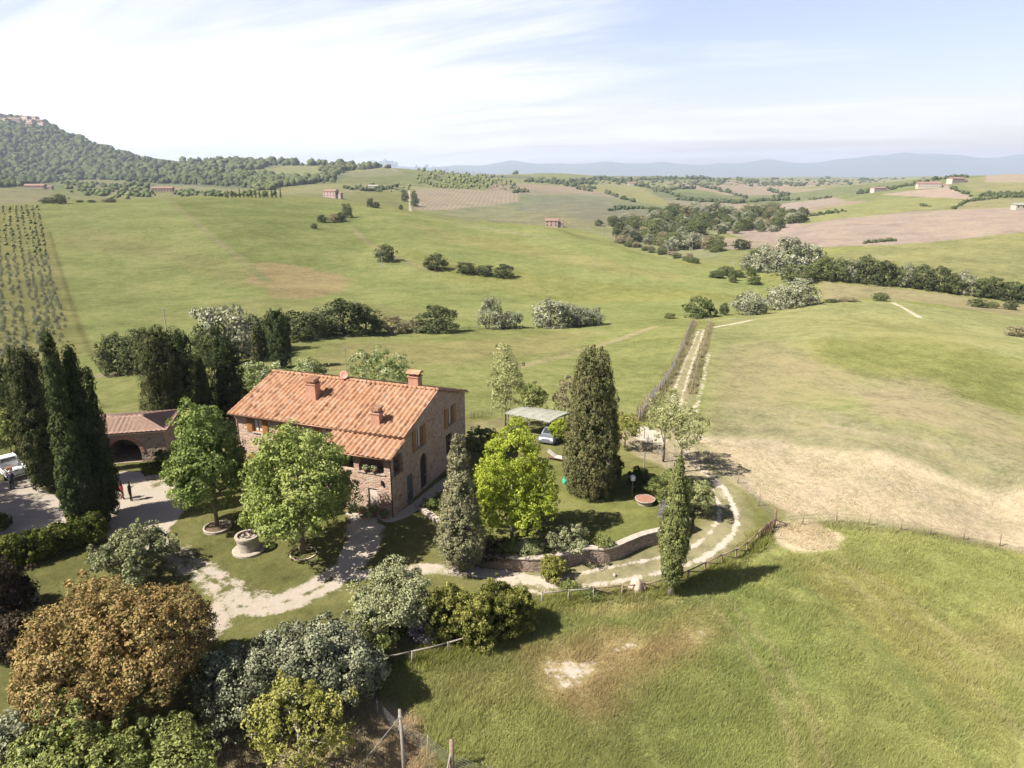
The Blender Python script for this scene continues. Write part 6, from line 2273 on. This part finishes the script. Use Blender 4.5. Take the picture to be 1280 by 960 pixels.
rock('boulder', 'large beige boulder beside the track behind the rail fence', 794, 741, 1.0, 1.1, M_ROCK, 3)
rock('standing_stone', 'small pale upright stone on the lawn beside the bronze tree', 46, 752, .55, 1.1, M_PALEST, 6)
rock('stone', 'pale rounded stone lying by the low flower bed under the conifer', 612, 691, .7, .5, M_PALEST, 9)
rock('stone', 'small pale stone at the inner bend of the track', 768, 720, .3, .2, M_PALEST, 12)
# green cloth cover
p = Vector(G(707, 604))
cv = MB()
cv.add([(-.25, -.2, 0), (.28, -.22, 0), (.3, .2, 0), (-.22, .24, 0), (-.06, -.03, .85), (.06, -.03, .86), (.05, .05, .84), (-.05, .05, .85), (.0, -.26, .3), (.31, 0, .3), (0, .26, .3), (-.29, 0, .32)],
       [(0, 1, 8), (0, 8, 4), (1, 5, 8), (8, 5, 4), (1, 2, 9), (1, 9, 5), (2, 6, 9), (9, 6, 5), (2, 3, 10), (2, 10, 6), (3, 7, 10), (10, 7, 6), (3, 0, 11), (3, 11, 7), (0, 4, 11), (11, 4, 7), (4, 5, 6, 7), (3, 2, 1, 0)])
o = cv.build('garden_cover', M_GREENC, None, loc=p)
tag(o, 'small turquoise fabric cover standing at the foot of the massive cypress', 'cover')
# lounger
p = Vector(G(697, 575))
lg = thing('sun_lounger', 'pale cushioned lounger on a dark low frame beyond the yellow-green tree', 'lounger', p, D2R(-25))
MB().box((-.9, -.32, .22), (.95, .32, .28)).build('frame', M_WOODR, lg, bevel=.01)
for sx in (-.8, .85):
    for sy in (-.27, .27):
        MB().box((sx - .03, sy - .03, -.05), (sx + .03, sy + .03, .218)).build('leg', M_WOODR, lg)
MB().box((-.2, -.3, .283), (.93, .3, .38)).build('cushion', M_CUSH, lg, bevel=.03)
bk = MB().prism([(-.2, -.3, .285), (-.22, -.3, .39), (-.95, -.3, .85), (-.95, -.3, .75)], (0, .6, 0)).build('backrest', M_CUSH, lg, bevel=.02)

# ------------------------------------------------------------------ carport and vehicles
cz = 2.35
g0 = -.3
K = [Vector((*flat(u, v, cz + g0), cz + g0)) for u, v in ((631, 517), (659, 508.5), (716, 516), (688, 528))]
cc_ = (K[0] + K[1] + K[2] + K[3]) / 4
cpt = thing('carport', 'open carport with pale ribbed sheet roof behind the yellow-green tree', 'carport', (cc_.x, cc_.y, hz(cc_.x, cc_.y)))
o3 = Vector((cc_.x, cc_.y, hz(cc_.x, cc_.y)))
V_, F_ = [], []
nu_, nv_ = 60, 10
for j in range(nv_ + 1):
    for i in range(nu_ + 1):
        s, t_ = i / nu_, j / nv_
        q = (K[0] * (1 - s) + K[3] * s) * (1 - t_) + (K[1] * (1 - s) + K[2] * s) * t_
        rib = .06 if i % 10 in (0, 1) else 0
        V_.append(tuple(q - o3 + Vector((0, 0, .28 * math.sin(math.pi * t_) * .6 + rib))))
for j in range(nv_):
    for i in range(nu_):
        a = j * (nu_ + 1) + i
        F_.append((a, a + 1, a + nu_ + 2, a + nu_ + 1))
top_n = len(V_)
V_ += [(x, y, z - .07) for x, y, z in V_]
F_ += [tuple(reversed([q + top_n for q in f])) for f in F_]
link_obj('roof', np_mesh('roof', V_, F_, [M_FIBRE]), cpt)
for s, t_ in ((.04, .08), (.5, .08), (.96, .08), (.04, .92), (.5, .92), (.96, .92)):
    q = (K[0] * (1 - s) + K[3] * s) * (1 - t_) + (K[1] * (1 - s) + K[2] * s) * t_
    g = hz(q.x, q.y)
    MB().box((q.x - o3.x - .06, q.y - o3.y - .06, g - o3.z - .2), (q.x - o3.x + .06, q.y - o3.y + .06, q.z - o3.z - .08)).build('post', M_WOODG, cpt)


def wheel(parent, x, y, rad, w):
    t = MB()
    t.lathe([(rad * .62, -w / 2), (rad * .95, -w / 2), (rad, -w / 4), (rad, w / 4), (rad * .95, w / 2), (rad * .62, w / 2)], 22)
    o = t.build('wheel', M_BLACK, parent, smooth=True)
    o.location = (x, y, rad)
    o.rotation_euler = (math.pi / 2, 0, 0)
    h_ = MB().lathe([(rad * .62, -w / 2 + .02), (rad * .2, -w / 2 - .01), (.01, -w / 2 - .01)], 16)
    h_.lathe([(rad * .62, w / 2 - .02), (rad * .2, w / 2 + .01), (.01, w / 2 + .01)], 16)
    h_.build('rim', M_STEEL, o)


def loft(sections, mat, name, parent, bevel=.0):
    """x-sections: list of (x, [(y,z)...]) joined"""
    mb = MB()
    n = len(sections[0][1])
    vs_ = []
    for x, prof in sections:
        vs_ += [(x, y, z) for y, z in prof]
    fs = []
    for i in range(len(sections) - 1):
        for k in range(n):
            k2 = (k + 1) % n
            fs.append((i * n + k, i * n + k2, (i + 1) * n + k2, (i + 1) * n + k))
    fs.append(tuple(range(n)))
    fs.append(tuple((len(sections) - 1) * n + k for k in range(n - 1, -1, -1)))
    mb.add(vs_, fs)
    return mb.build(name, mat, parent, bevel=bevel)


def sec(w, z0, z1, inset=.06):
    return [(-w, z0), (w, z0), (w + .02, z0 + (z1 - z0) * .5), (w - inset, z1), (-w + inset, z1), (-w - .02, z0 + (z1 - z0) * .5)]


p = Vector((-43.0, 57.0, hz(-43.0, 57.0)))
TKA = math.atan2(.65, -.75)
tk = thing('pickup_truck', 'white pickup with open loaded bed parked by the cypresses', 'pickup', p, TKA)
# x forward; rear bumper at x=0
body = loft([(3.5, sec(.80, .45, .98)), (3.3, sec(.83, .38, 1.03)), (2.1, sec(.84, .35, 1.06)), (2.05, sec(.84, .35, 1.06))], M_WHITE, 'body', tk, .03)
loft([(0.05, sec(.82, .5, .62)), (2.05, sec(.82, .38, .62))], M_WHITE, 'bed_floor', tk)
for s in (-1, 1):
    MB().box((.06, s * .83 - .03, .623), (2.05, s * .83 + .03, 1.02)).build('bed_side', M_WHITE, tk, bevel=.02)
tg = MB().box((0.0, -.80, .60), (.055, .80, 1.0)).build('tailgate', M_WHITE, tk, bevel=.015)
MB().box((-.012, -.12, .86), (-.001, .12, .91)).build('handle', M_BLACK, tg)
cabn = loft([(3.35, sec(.79, 1.03, 1.05, .08)), (2.95, sec(.78, 1.03, 1.60, .14)), (2.2, sec(.78, 1.03, 1.64, .13)), (2.08, sec(.79, 1.03, 1.58, .12))], M_WHITE, 'cab', tk, .02)
MB().prism([(2.066, -.60, 1.17), (2.066, .60, 1.17), (2.085, .56, 1.50), (2.085, -.56, 1.50)], (-.02, 0, 0)).build('rear_window', M_GLASS, tk)
for s in (-1, 1):
    MB().prism([(2.3, s * .80, 1.12), (2.95, s * .80, 1.12), (2.85, s * .70, 1.52), (2.3, s * .70, 1.52)], (0, s * .015, 0)).build('side_window', M_GLASS, tk)
    MB().box((-.02, s * .74 - .06, .62), (-.003, s * .74 + .06, .92)).build('tail_light', M_REDL, tk)
    MB().box((2.55, s * .93 - .09, 1.08), (2.65, s * .93 + .09, 1.22)).build('mirror', M_BLACK, tk)
    for x in (.75, 2.9):
        wheel(tk, x, s * .74, .31, .2)
MB().box((-.1, -.82, .36), (-.01, .82, .47)).build('bumper', M_STEEL, tk, bevel=.02)
cr = MB().box((-.25, -.22, 0), (.25, .22, .32))
co = cr.build('crate', M_WHITE, None, bevel=.02)
m_ = Matrix.Translation(p) @ Matrix.Rotation(TKA, 4, 'Z')
co.matrix_world = m_ @ Matrix.Translation((.7, -.15, .63))
tag(co, 'small white box lying in the open pickup bed', 'box')
sk = MB().box((-.3, -.3, 0), (.3, .3, .25)).build('tool_box', M_WOODR, None, bevel=.03)
sk.matrix_world = m_ @ Matrix.Translation((1.5, .15, .63))
tag(sk, 'dark reddish box at the cab end of the pickup bed', 'box')

p = Vector(G(690, 549))
M_CAR = plain('silver_car_paint', (.20, .215, .24), .3, .04, 3, .4, .5, .02)
car = thing('parked_car', 'silver-blue car under the carport roof', 'car', p, math.atan2(.9, .35))
loft([(-2.0, sec(.72, .35, .75)), (-1.9, sec(.80, .28, .86)), (-.9, sec(.83, .25, .93)), (.9, sec(.83, .25, .93)), (1.8, sec(.80, .28, .88)), (1.98, sec(.72, .35, .7))], M_CAR, 'body', car, .03)
cb_ = loft([(-1.1, sec(.74, .93, .95, .08)), (-.55, sec(.72, .93, 1.40, .16)), (.7, sec(.72, .93, 1.43, .16)), (1.5, sec(.74, .93, .97, .08))], M_CAR, 'cabin', car, .02)
MB().prism([(-1.06, -.62, .97), (-1.06, .62, .97), (-.62, .53, 1.36), (-.62, -.53, 1.36)], (-.03, 0, .03)).build('windscreen', M_GLASS, car)
MB().prism([(1.42, -.62, 1.0), (1.42, .62, 1.0), (.78, .53, 1.38), (.78, -.53, 1.38)], (.03, 0, .03)).build('rear_window', M_GLASS, car)
for s in (-1, 1):
    MB().prism([(-.8, s * .745, .98), (1.1, s * .745, .98), (.7, s * .60, 1.36), (-.5, s * .60, 1.36)], (0, s * .015, 0)).build('side_window', M_GLASS, car)
    MB().box((-2.005, s * .58 - .14, .60), (-1.94, s * .58 + .14, .74)).build('headlight', M_WHITE, car)
    for x in (-1.25, 1.3):
        wheel(car, x, s * .74, .30, .2)

# ------------------------------------------------------------------ people
def person(label, loc, H, heading, shirt, trousers, hairc, arms='phone', lean=0.0):
    k = H / 1.72
    t = thing('person', label, 'person', loc, heading)
    V_, E_, R_ = [], [], []

    def add(p, r_, par=None):
        V_.append(p)
        R_.append(r_ * (1.2 if r_ > .044 and r_ not in (.06, .082, .075) else 1.0))
        if par is not None:
            E_.append((par, len(V_) - 1))
        return len(V_) - 1
    fat = 1.18
    pel = add((0, 0, .93), .135)
    sp1 = add((0, lean * .3, 1.12), .13, pel)
    ch = add((0, lean * .7, 1.34), .15, sp1)
    nk = add((0, lean, 1.48), .06, ch)
    hd = add((0, lean + .02, 1.56), .082, nk)
    ht = add((0, lean + .015, 1.66), .075, hd)
    add((0, lean + .125, 1.575), .014, hd)
    for s in (-1, 1):
        add((s * .09, lean, 1.58), .016, hd)
        hp = add((s * .095, 0, .86), .10, pel)
        kn = add((s * .11, .03, .48), .065, hp)
        an_ = add((s * .12, -.01, .09), .045, kn)
        add((s * .14, .15, .045), .04, an_)
        sh_ = add((s * .185, lean * .8, 1.41), .065, ch)
        el = add((s * .25, lean * .8 - .02, 1.13), .048, sh_)
        if arms == 'phone':
            wr = add((s * .12, lean + .22, 1.22), .034, el)
            dr = Vector((-s * .25, .8, .45))
        elif arms == 'reach':
            wr = add((s * .18, lean + .32, 1.10), .034, el)
            dr = Vector((-s * .1, .9, -.2))
        else:
            wr = add((s * .27, .04, .88), .034, el)
            dr = Vector((0, .15, -1))
        dr.normalize()
        wv = Vector(V_[wr])
        side = dr.cross(Vector((1, 0, .1))).normalized()
        palm = add(tuple(wv + dr * .06), .034, wr)
        pv = wv + dr * .06
        sd2 = dr.cross(Vector((0, .3, 1))).normalized()
        for fi, ln in zip((-1.5, -.5, .5, 1.5), (.065, .08, .085, .07)):
            f1 = add(tuple(pv + dr * .045 + sd2 * fi * .018), .0085, palm)
            f2 = add(tuple(pv + dr * (.045 + ln * .5) + sd2 * fi * .02 + side * .008), .008, f1)
            add(tuple(pv + dr * (.045 + ln * .9) + sd2 * fi * .02 + side * .024), .0075, f2)
        th_ = add(tuple(wv + dr * .04 + sd2 * s * .045 + side * .01), .010, palm)
        add(tuple(wv + dr * .075 + sd2 * s * .06 + side * .02), .009, th_)
    me = bpy.data.meshes.new('body')
    me.from_pydata([(x * k, y * k, z * k) for x, y, z in V_], E_, [])
    ob = link_obj('body', me, t)
    md = ob.modifiers.new('skin', 'SKIN')
    for i, sv in enumerate(me.skin_vertices[0].data):
        sv.radius = (R_[i] * k, R_[i] * k * .9)
        sv.use_root = (i == 0)
    ob.modifiers.new('sub', 'SUBSURF').levels = 1
    ob.modifiers['sub'].render_levels = 1
    dg = bpy.context.evaluated_depsgraph_get()
    m2 = bpy.data.meshes.new_from_object(ob.evaluated_get(dg))
    ob.modifiers.clear()
    ob.data = m2
    m2.materials.clear()
    for m in (M_SKIN, shirt, trousers, M_BLACK):
        m2.materials.append(m)
    hands = [Vector(V_[i]) * k for i in range(len(V_)) if R_[i] <= .034 and R_[i] > .0 and V_[i][2] < 1.5 and abs(R_[i] - .034) < 1e-6]
    for pg in m2.polygons:
        c_ = pg.center
        z = c_.z / k
        mi = 0
        if z < .10:
            mi = 3
        elif z < .93:
            mi = 2
        elif z < 1.47:
            mi = 1
        if any((c_ - h_).length < .085 * k for h_ in hands) or any((c_ - h_).length < .2 * k and (c_.y / k > h_.y / k + .05) for h_ in hands):
            mi = 0
        pg.material_index = mi
        pg.use_smooth = True
    hr = MB()
    hr.lathe([(.095 * k, 1.585 * k), (.10 * k, 1.63 * k), (.088 * k, 1.70 * k), (.05 * k, 1.74 * k), (.005, 1.75 * k)], 14, 0, (lean - .012) * k)
    hr.build('hair', hairc, t, smooth=True)
    for s in (-1, 1):
        MB().lathe([(.001, -.012 * k), (.012 * k, 0), (.001, .012 * k)], 8, s * .032 * k, (lean + .088) * k).build('eye', M_BLACK, t, loc=(0, 0, 1.60 * k))
    return t


M_SKIN = plain('skin', (.42, .25, .17), .6, .05, 4)
M_NAVY = plain('dark_jacket', (.022, .02, .024), .85, .2, 6)
M_NAVT = plain('dark_trousers', (.018, .018, .022), .85, .2, 6)
M_REDS = plain('red_shirt', (.30, .022, .020), .8, .15, 6)
M_REDT = plain('dark_red_trousers', (.13, .025, .022), .85, .15, 6)
M_BLUES = plain('navy_shirt', (.02, .022, .04), .85, .2, 6)
M_HAIR = plain('dark_hair', (.02, .015, .012), .8, .2, 9)
M_HATW = plain('pale_cap', (.50, .47, .42), .8, .1, 9)
p = Vector(G(164, 626))
person('person in dark clothes standing on sunlit gravel, arms bent holding something', p, 1.72, D2R(-70), M_NAVY, M_NAVT, M_HAIR, 'phone')
p = Vector(G(154, 624))
person('person in red clothes half hidden by the tallest cypress', p, 1.66, D2R(-50), M_REDS, M_REDT, M_HAIR, 'down')
p = Vector(G(16, 612))
person('person in dark blue with pale cap leaning at the pickup tailgate', p, 1.7, D2R(10), M_BLUES, M_NAVT, M_HATW, 'reach', .12)

# ------------------------------------------------------------------ far buildings
def far_house(label, u, v, w, d, h, rz, wallm, roofm, group=None, name='far_house', wing=True, cat='house'):
    p = Vector(G(u, v))
    if name == 'hilltop_house':
        pass
    t = thing(name, label, cat, p, rz, group)
    MB().box((-w / 2, -d / 2, -1.5), (w / 2, d / 2, h)).build('wall', wallm, t)
    MB().prism([(-w / 2 - .4, -d / 2 - .4, h + .003), (-w / 2 - .4, 0, h + d * .22), (-w / 2 - .4, d / 2 + .4, h + .003)], (w + .8, 0, 0)).build('roof', roofm, t)
    nwin = max(2, int(w / 3.5))
    for i in range(nwin):
        x = -w / 2 + w * (i + .5) / nwin
        for z in ((h * .25, h * .65) if h > 4.5 else (h * .45,)):
            MB().box((x - .5, -d / 2 - .06, z), (x + .5, -d / 2 - .003, z + 1.3)).build('window', M_DARK, t)
    if wing:
        MB().box((w / 2 + .003, -d * .3, -1.5), (w / 2 + w * .35, d * .4, h * .62)).build('wing', wallm, t)
        MB().prism([(w / 2 + .01, -d * .3 - .3, h * .62 + .003), (w / 2 + .01, d * .05, h * .62 + d * .15), (w / 2 + .01, d * .4 + .3, h * .62 + .003)], (w * .35 + .3, 0, 0)).build('wing_roof', roofm, t)
    return t


M_PINKW = plain('pink_plaster', (.36, .27, .23), .9, .1, .4)
M_FARW = plain('far_stone_wall', (.29, .22, .17), .9, .2, .4)
M_CREAM = plain('cream_wall', (.40, .34, .28), .9, .1, .4)
M_FARR = plain('far_roof', (.21, .125, .095), .9, .2, .6)
far_house('pink two-storey house at the end of the cypress avenue', 414, 247, 15, 9, 7.0, D2R(-14), M_PINKW, M_FARR)
far_house('grey stone farmhouse on the shoulder of the green hill', 690, 284, 11, 8, 5.6, D2R(-10), M_FARW, M_FARR)
far_house('brown barn among trees below the forested mountain', 45, 236, 26, 10, 4.5, D2R(5), M_FARW, M_FARR)
far_house('ruined grey farmhouse between two small cypresses', 204, 240, 26, 9, 5.0, D2R(8), M_FARW, M_FARR)
far_house('low white shed right of the cypress avenue', 467, 236, 14, 8, 4, D2R(-5), M_CREAM, M_FIBRE, wing=False)
far_house('cream house at the tip of the distant ridge row', 1097, 240, 20, 10, 6, D2R(10), M_CREAM, M_FARR)
far_house('large cream farm in the middle of the distant ridge row', 1160, 235, 32, 12, 6.5, D2R(-12), M_CREAM, M_FARR)
far_house('cream house at the top of the distant ridge road', 1194, 229, 24, 11, 7, D2R(15), M_CREAM, M_FARR)
far_house('small pale house on the far round hill', 790, 232, 22, 12, 7, 0, M_CREAM, M_FARR)
far_house('pale barn at the right frame edge above the ploughed slope', 1275, 262, 12, 7, 4, 0, M_CREAM, M_FIBRE, wing=False)
rt = random.Random(31)
town = [(1, 153, 22, 15), (8, 156, 16, 8), (15, 155, 20, 8), (23, 156, 22, 9), (34, 155, 26, 13), (40, 158, 24, 9), (44, 155, 26, 12), (50, 158, 24, 9), (54, 161, 22, 8), (38, 162, 20, 8)]
for i, (u, v, w, h) in enumerate(town):
    far_house('hilltop town house with red roof on the forested mountain' if i else 'pale tall hilltop building at the frame edge of the mountain town', u, v, w, 18, h + 9, rt.uniform(-.4, .4), M_CREAM if i % 2 == 0 else M_PINKW, M_FARR,
              'hilltop town houses' if i else None, 'hilltop_house', False)
for u, v, vt, lab in ((547, 360, 340, 'thin pale utility pole below the lone wide tree'), (743, 334, 319, 'thin pale utility pole on the right hill shoulder'), (917, 338, 324, 'thin utility pole on the creek meadow'), (208, 414, 384, 'thin utility pole above the hollow trees'),
                      (478, 336, 320, 'thin utility pole beneath the uppermost lone tree'), (752, 297, 284, 'thin utility pole before the creek wood'), (865, 314, 305, 'thin utility pole at the creek wood edge')):
    p = Vector(G(u, v))
    H = zat(p.y, vt) - p.z
    t = thing('utility_pole', lab, 'pole', p)
    MB().tube([(0, 0, -.5), (0, 0, H)], [.13, .10], 6).build('pole', M_PALEST, t)
    MB().box((-.5, -.05, H - .35), (.5, .05, H - .25)).build('crossarm', M_PALEST, t)

# ------------------------------------------------------------------ grass
def blade_mat(name, k0, k1, transl):
    m, nt = new_mat(name)
    L = nt.links.new
    a = N(nt, 'ShaderNodeAttribute', attribute_name='rnd')
    t = N(nt, 'ShaderNodeAttribute', attribute_name='tint')
    sc = N(nt, 'ShaderNodeVectorMath', operation='SCALE')
    L(t.outputs['Color'], sc.inputs[0])
    L(maprange(nt, a.outputs['Fac'], 0, 1, k0, k1), sc.inputs['Scale'])
    col = mix_c(nt, maprange(nt, a.outputs['Fac'], .78, .9, 0, .5), sc.outputs[0], (.42, .36, .21))
    d = N(nt, 'ShaderNodeBsdfDiffuse')
    tr = N(nt, 'ShaderNodeBsdfTranslucent')
    L(col, d.inputs[0])
    L(col, tr.inputs[0])
    mx = N(nt, 'ShaderNodeMixShader')
    mx.inputs[0].default_value = transl
    L(d.outputs[0], mx.inputs[1])
    L(tr.outputs[0], mx.inputs[2])
    o = N(nt, 'ShaderNodeOutputMaterial')
    L(mx.outputs[0], o.inputs[0])
    return m


def tufts(name, label, n, region, hgt, wid, mat, seed, fn=None, tint=False):
    r = np.random.default_rng(seed)
    xs, ys = region(r, n)
    z = height(xs, ys)
    n = len(xs)
    P = np.stack([xs, ys, z], -1)
    patch = fbm(xs, ys, 6.0, 3)
    clump = fbm(xs + 40, ys, 1.3, 3)
    hh = hgt * r.uniform(.5, 1.3, n) * (.5 + .7 * patch) * (.5 + 1.15 * np.clip((clump - .3) / .4, 0, 1))
    V_ = []
    rn = []
    for b in range(3):
        a = r.uniform(0, 6.28, n)
        d = np.stack([np.cos(a), np.sin(a), np.zeros(n)], -1)
        off = r.normal(0, .07, (n, 3)) * np.array([1, 1, 0])
        lean = r.normal(0, .38, (n, 3)) * np.array([1, 1, 0]) + np.array([.18, .10, 0])
        ba = P + off
        tip = ba + (np.array([0, 0, 1.0]) + lean) * hh[:, None]
        V_.append(np.stack([ba - d * wid / 2, ba + d * wid / 2, tip], 1))
        rn.append(np.clip(.5 * r.uniform(0, 1, n) + .75 * (patch - .2), 0, 1))
    V_ = np.concatenate(V_).reshape(-1, 3)
    F_ = np.arange(len(V_)).reshape(-1, 3)
    me = np_mesh(name, V_, F_, [mat])
    at = me.attributes.new('rnd', 'FLOAT', 'FACE')
    at.data.foreach_set('value', np.concatenate(rn).astype(np.float32))
    if tint:
        ia = np.clip(np.searchsorted(AZ, np.degrees(np.arctan2(xs, ys))), 0, len(AZ) - 1)
        ir = np.clip(np.searchsorted(R, np.hypot(xs, ys)), 0, len(R) - 1)
        tc_ = np.tile(base.reshape(nr, na, 3)[ir, ia], (3, 1))
        at = me.attributes.new('tint', 'FLOAT_COLOR', 'FACE')
        at.data.foreach_set('color', np.concatenate([tc_, np.ones((len(tc_), 1))], 1).astype(np.float32).ravel())
    o = link_obj(name, me)
    return tag(o, label, 'grass', None, 'stuff')


def in_view(xs, ys, z=0.0, mu=60):
    dep = ys * CP - (z - CAMZ) * SP
    u = 640 + F * xs / dep
    v = 480 + F * (-(ys * SP) - (z - CAMZ) * CP) / dep
    return (u > -mu) & (u < 1280 + mu) & (v < 960 + mu * 2.5)


MEADP = GP([(455, 1000), (468, 850), (600, 808), (690, 756), (845, 748), (945, 698), (985, 690), (1047, 690), (1050, 662), (1160, 672), (1290, 695), (1500, 745)]) + [flat(1600, 1100, -6), flat(440, 1100, -2)]
BAREP = [GP(q) for q in ([(684, 828), (745, 825), (752, 840), (730, 862), (692, 866)], [(765, 803), (800, 798), (806, 808), (775, 815)], [(855, 788), (880, 784), (880, 800), (862, 806)])]


def reg_mead(r, n):
    # more tufts close to the camera
    a = r.uniform(-.62, .72, n * 3)
    rad = 28 * (90 / 28) ** r.uniform(0, 1, n * 3)
    xs, ys = rad * np.sin(a), rad * np.cos(a)
    sd = poly_sd(xs, ys, MEADP)
    ok = (sd > r.uniform(-.1, .8, len(xs))) & in_view(xs, ys, -3.0)
    for b in BAREP:
        ok &= poly_sd(xs, ys, b) < r.uniform(-.8, .3, len(xs))
    return xs[ok][:n], ys[ok][:n]


G_MEAD = leaf_mat('meadow_blades', (.190, .195, .055), (.360, .345, .130), (.46, .40, .23), .38, 1.0)
G_DRY = leaf_mat('dry_blades', (.28, .23, .13), (.50, .42, .28), None, .3, 1.0)
tufts('meadow_grass', 'tall uncut green grass of the foreground meadow', 190000, reg_mead, .24, .028, blade_mat('meadow_blade_tints', 1.15, 2.5, .4), 61, tint=True)


def reg_poly(poly, dens_pad=0):
    def f(r, n):
        xs0 = [p[0] for p in poly]
        ys0 = [p[1] for p in poly]
        xs = r.uniform(min(xs0), max(xs0), n * 3)
        ys = r.uniform(min(ys0), max(ys0), n * 3)
        ok = poly_sd(xs, ys, poly) > 0
        return xs[ok][:n], ys[ok][:n]
    return f


def reg_line(pix, width):
    pts = smooth_pts(GP(pix), 8)

    def f(r, n):
        P = np.array(pts)
        i = r.integers(0, len(P) - 1, n)
        t = r.uniform(0, 1, (n, 1))
        q = P[i] * (1 - t) + P[i + 1] * t + r.normal(0, width, (n, 2))
        return q[:, 0], q[:, 1]
    return f


tufts('dry_grass', 'straw-coloured grass on the bank at the bottom', 9000, reg_poly(GP([(215, 1000), (215, 930), (300, 885), (420, 870), (470, 880), (530, 925), (560, 1000)])), .28, .04, G_DRY, 62)
tufts('cut_grass_heap', 'pale dry grass lying beside the tall gate post', 1600, reg_poly(GP([(975, 658), (1010, 652), (1045, 668), (1046, 688), (1010, 688), (972, 674)])), .14, .05, leaf_mat('hay', (.40, .33, .21), (.60, .50, .35), None, .4, 1.0), 63)
tufts('verge_weeds', 'rough weeds growing under the rail fences', 9000, lambda r, n: tuple(np.concatenate(z) for z in zip(reg_line([(742, 748), (806, 744), (859, 728), (920, 700), (955, 670)], .35)(r, n // 2), reg_line([(480, 836), (560, 820), (604, 806), (640, 786), (680, 756), (742, 749)], .5)(r, n // 2))), .42, .04, G_MEAD, 64)
tufts('fence_weeds', 'brownish rough growth along the fence of the rutted track', 9000, lambda r, n: tuple(np.concatenate(z) for z in zip(reg_line([(800, 526), (814, 504), (840, 468), (858, 430), (868, 403)], .45)(r, n // 2), reg_line([(863, 492), (873, 455), (883, 424), (888, 405)], .3)(r, n // 2))), .5, .08, leaf_mat('rough_weed', (.15, .135, .065), (.32, .28, .16), None, .25, 1.0), 65)
tufts('field_edge_grass', 'ragged grass along the wire fence of the straw field', 4000, reg_line([(968, 662), (1046, 657), (1126, 666), (1204, 677), (1300, 695)], .45), .2, .035, blade_mat('edge_blade_tints', 1.2, 2.4, .4), 66, tint=True)


def reg_field(r, n):
    poly = GP([(890, 582), (930, 618), (985, 648), (1045, 656), (1160, 664), (1290, 688), (1500, 735), (1500, 660), (1280, 620), (1060, 574), (960, 556), (875, 552)])
    a = r.uniform(.2, .8, n * 4)
    rad = r.uniform(48, 110, n * 4)
    xs, ys = rad * np.sin(a), rad * np.cos(a)
    ok = (poly_sd(xs, ys, poly) > 0) & in_view(xs, ys, -3.0)
    return xs[ok][:n], ys[ok][:n]


tufts('stubble', 'thin straw stubble of the bare field', 16000, reg_field, .09, .04, leaf_mat('stubble_straw', (.38, .31, .21), (.54, .45, .32), (.32, .29, .16), .4, 1.0), 67)
print('OBJ', len(COL.objects))
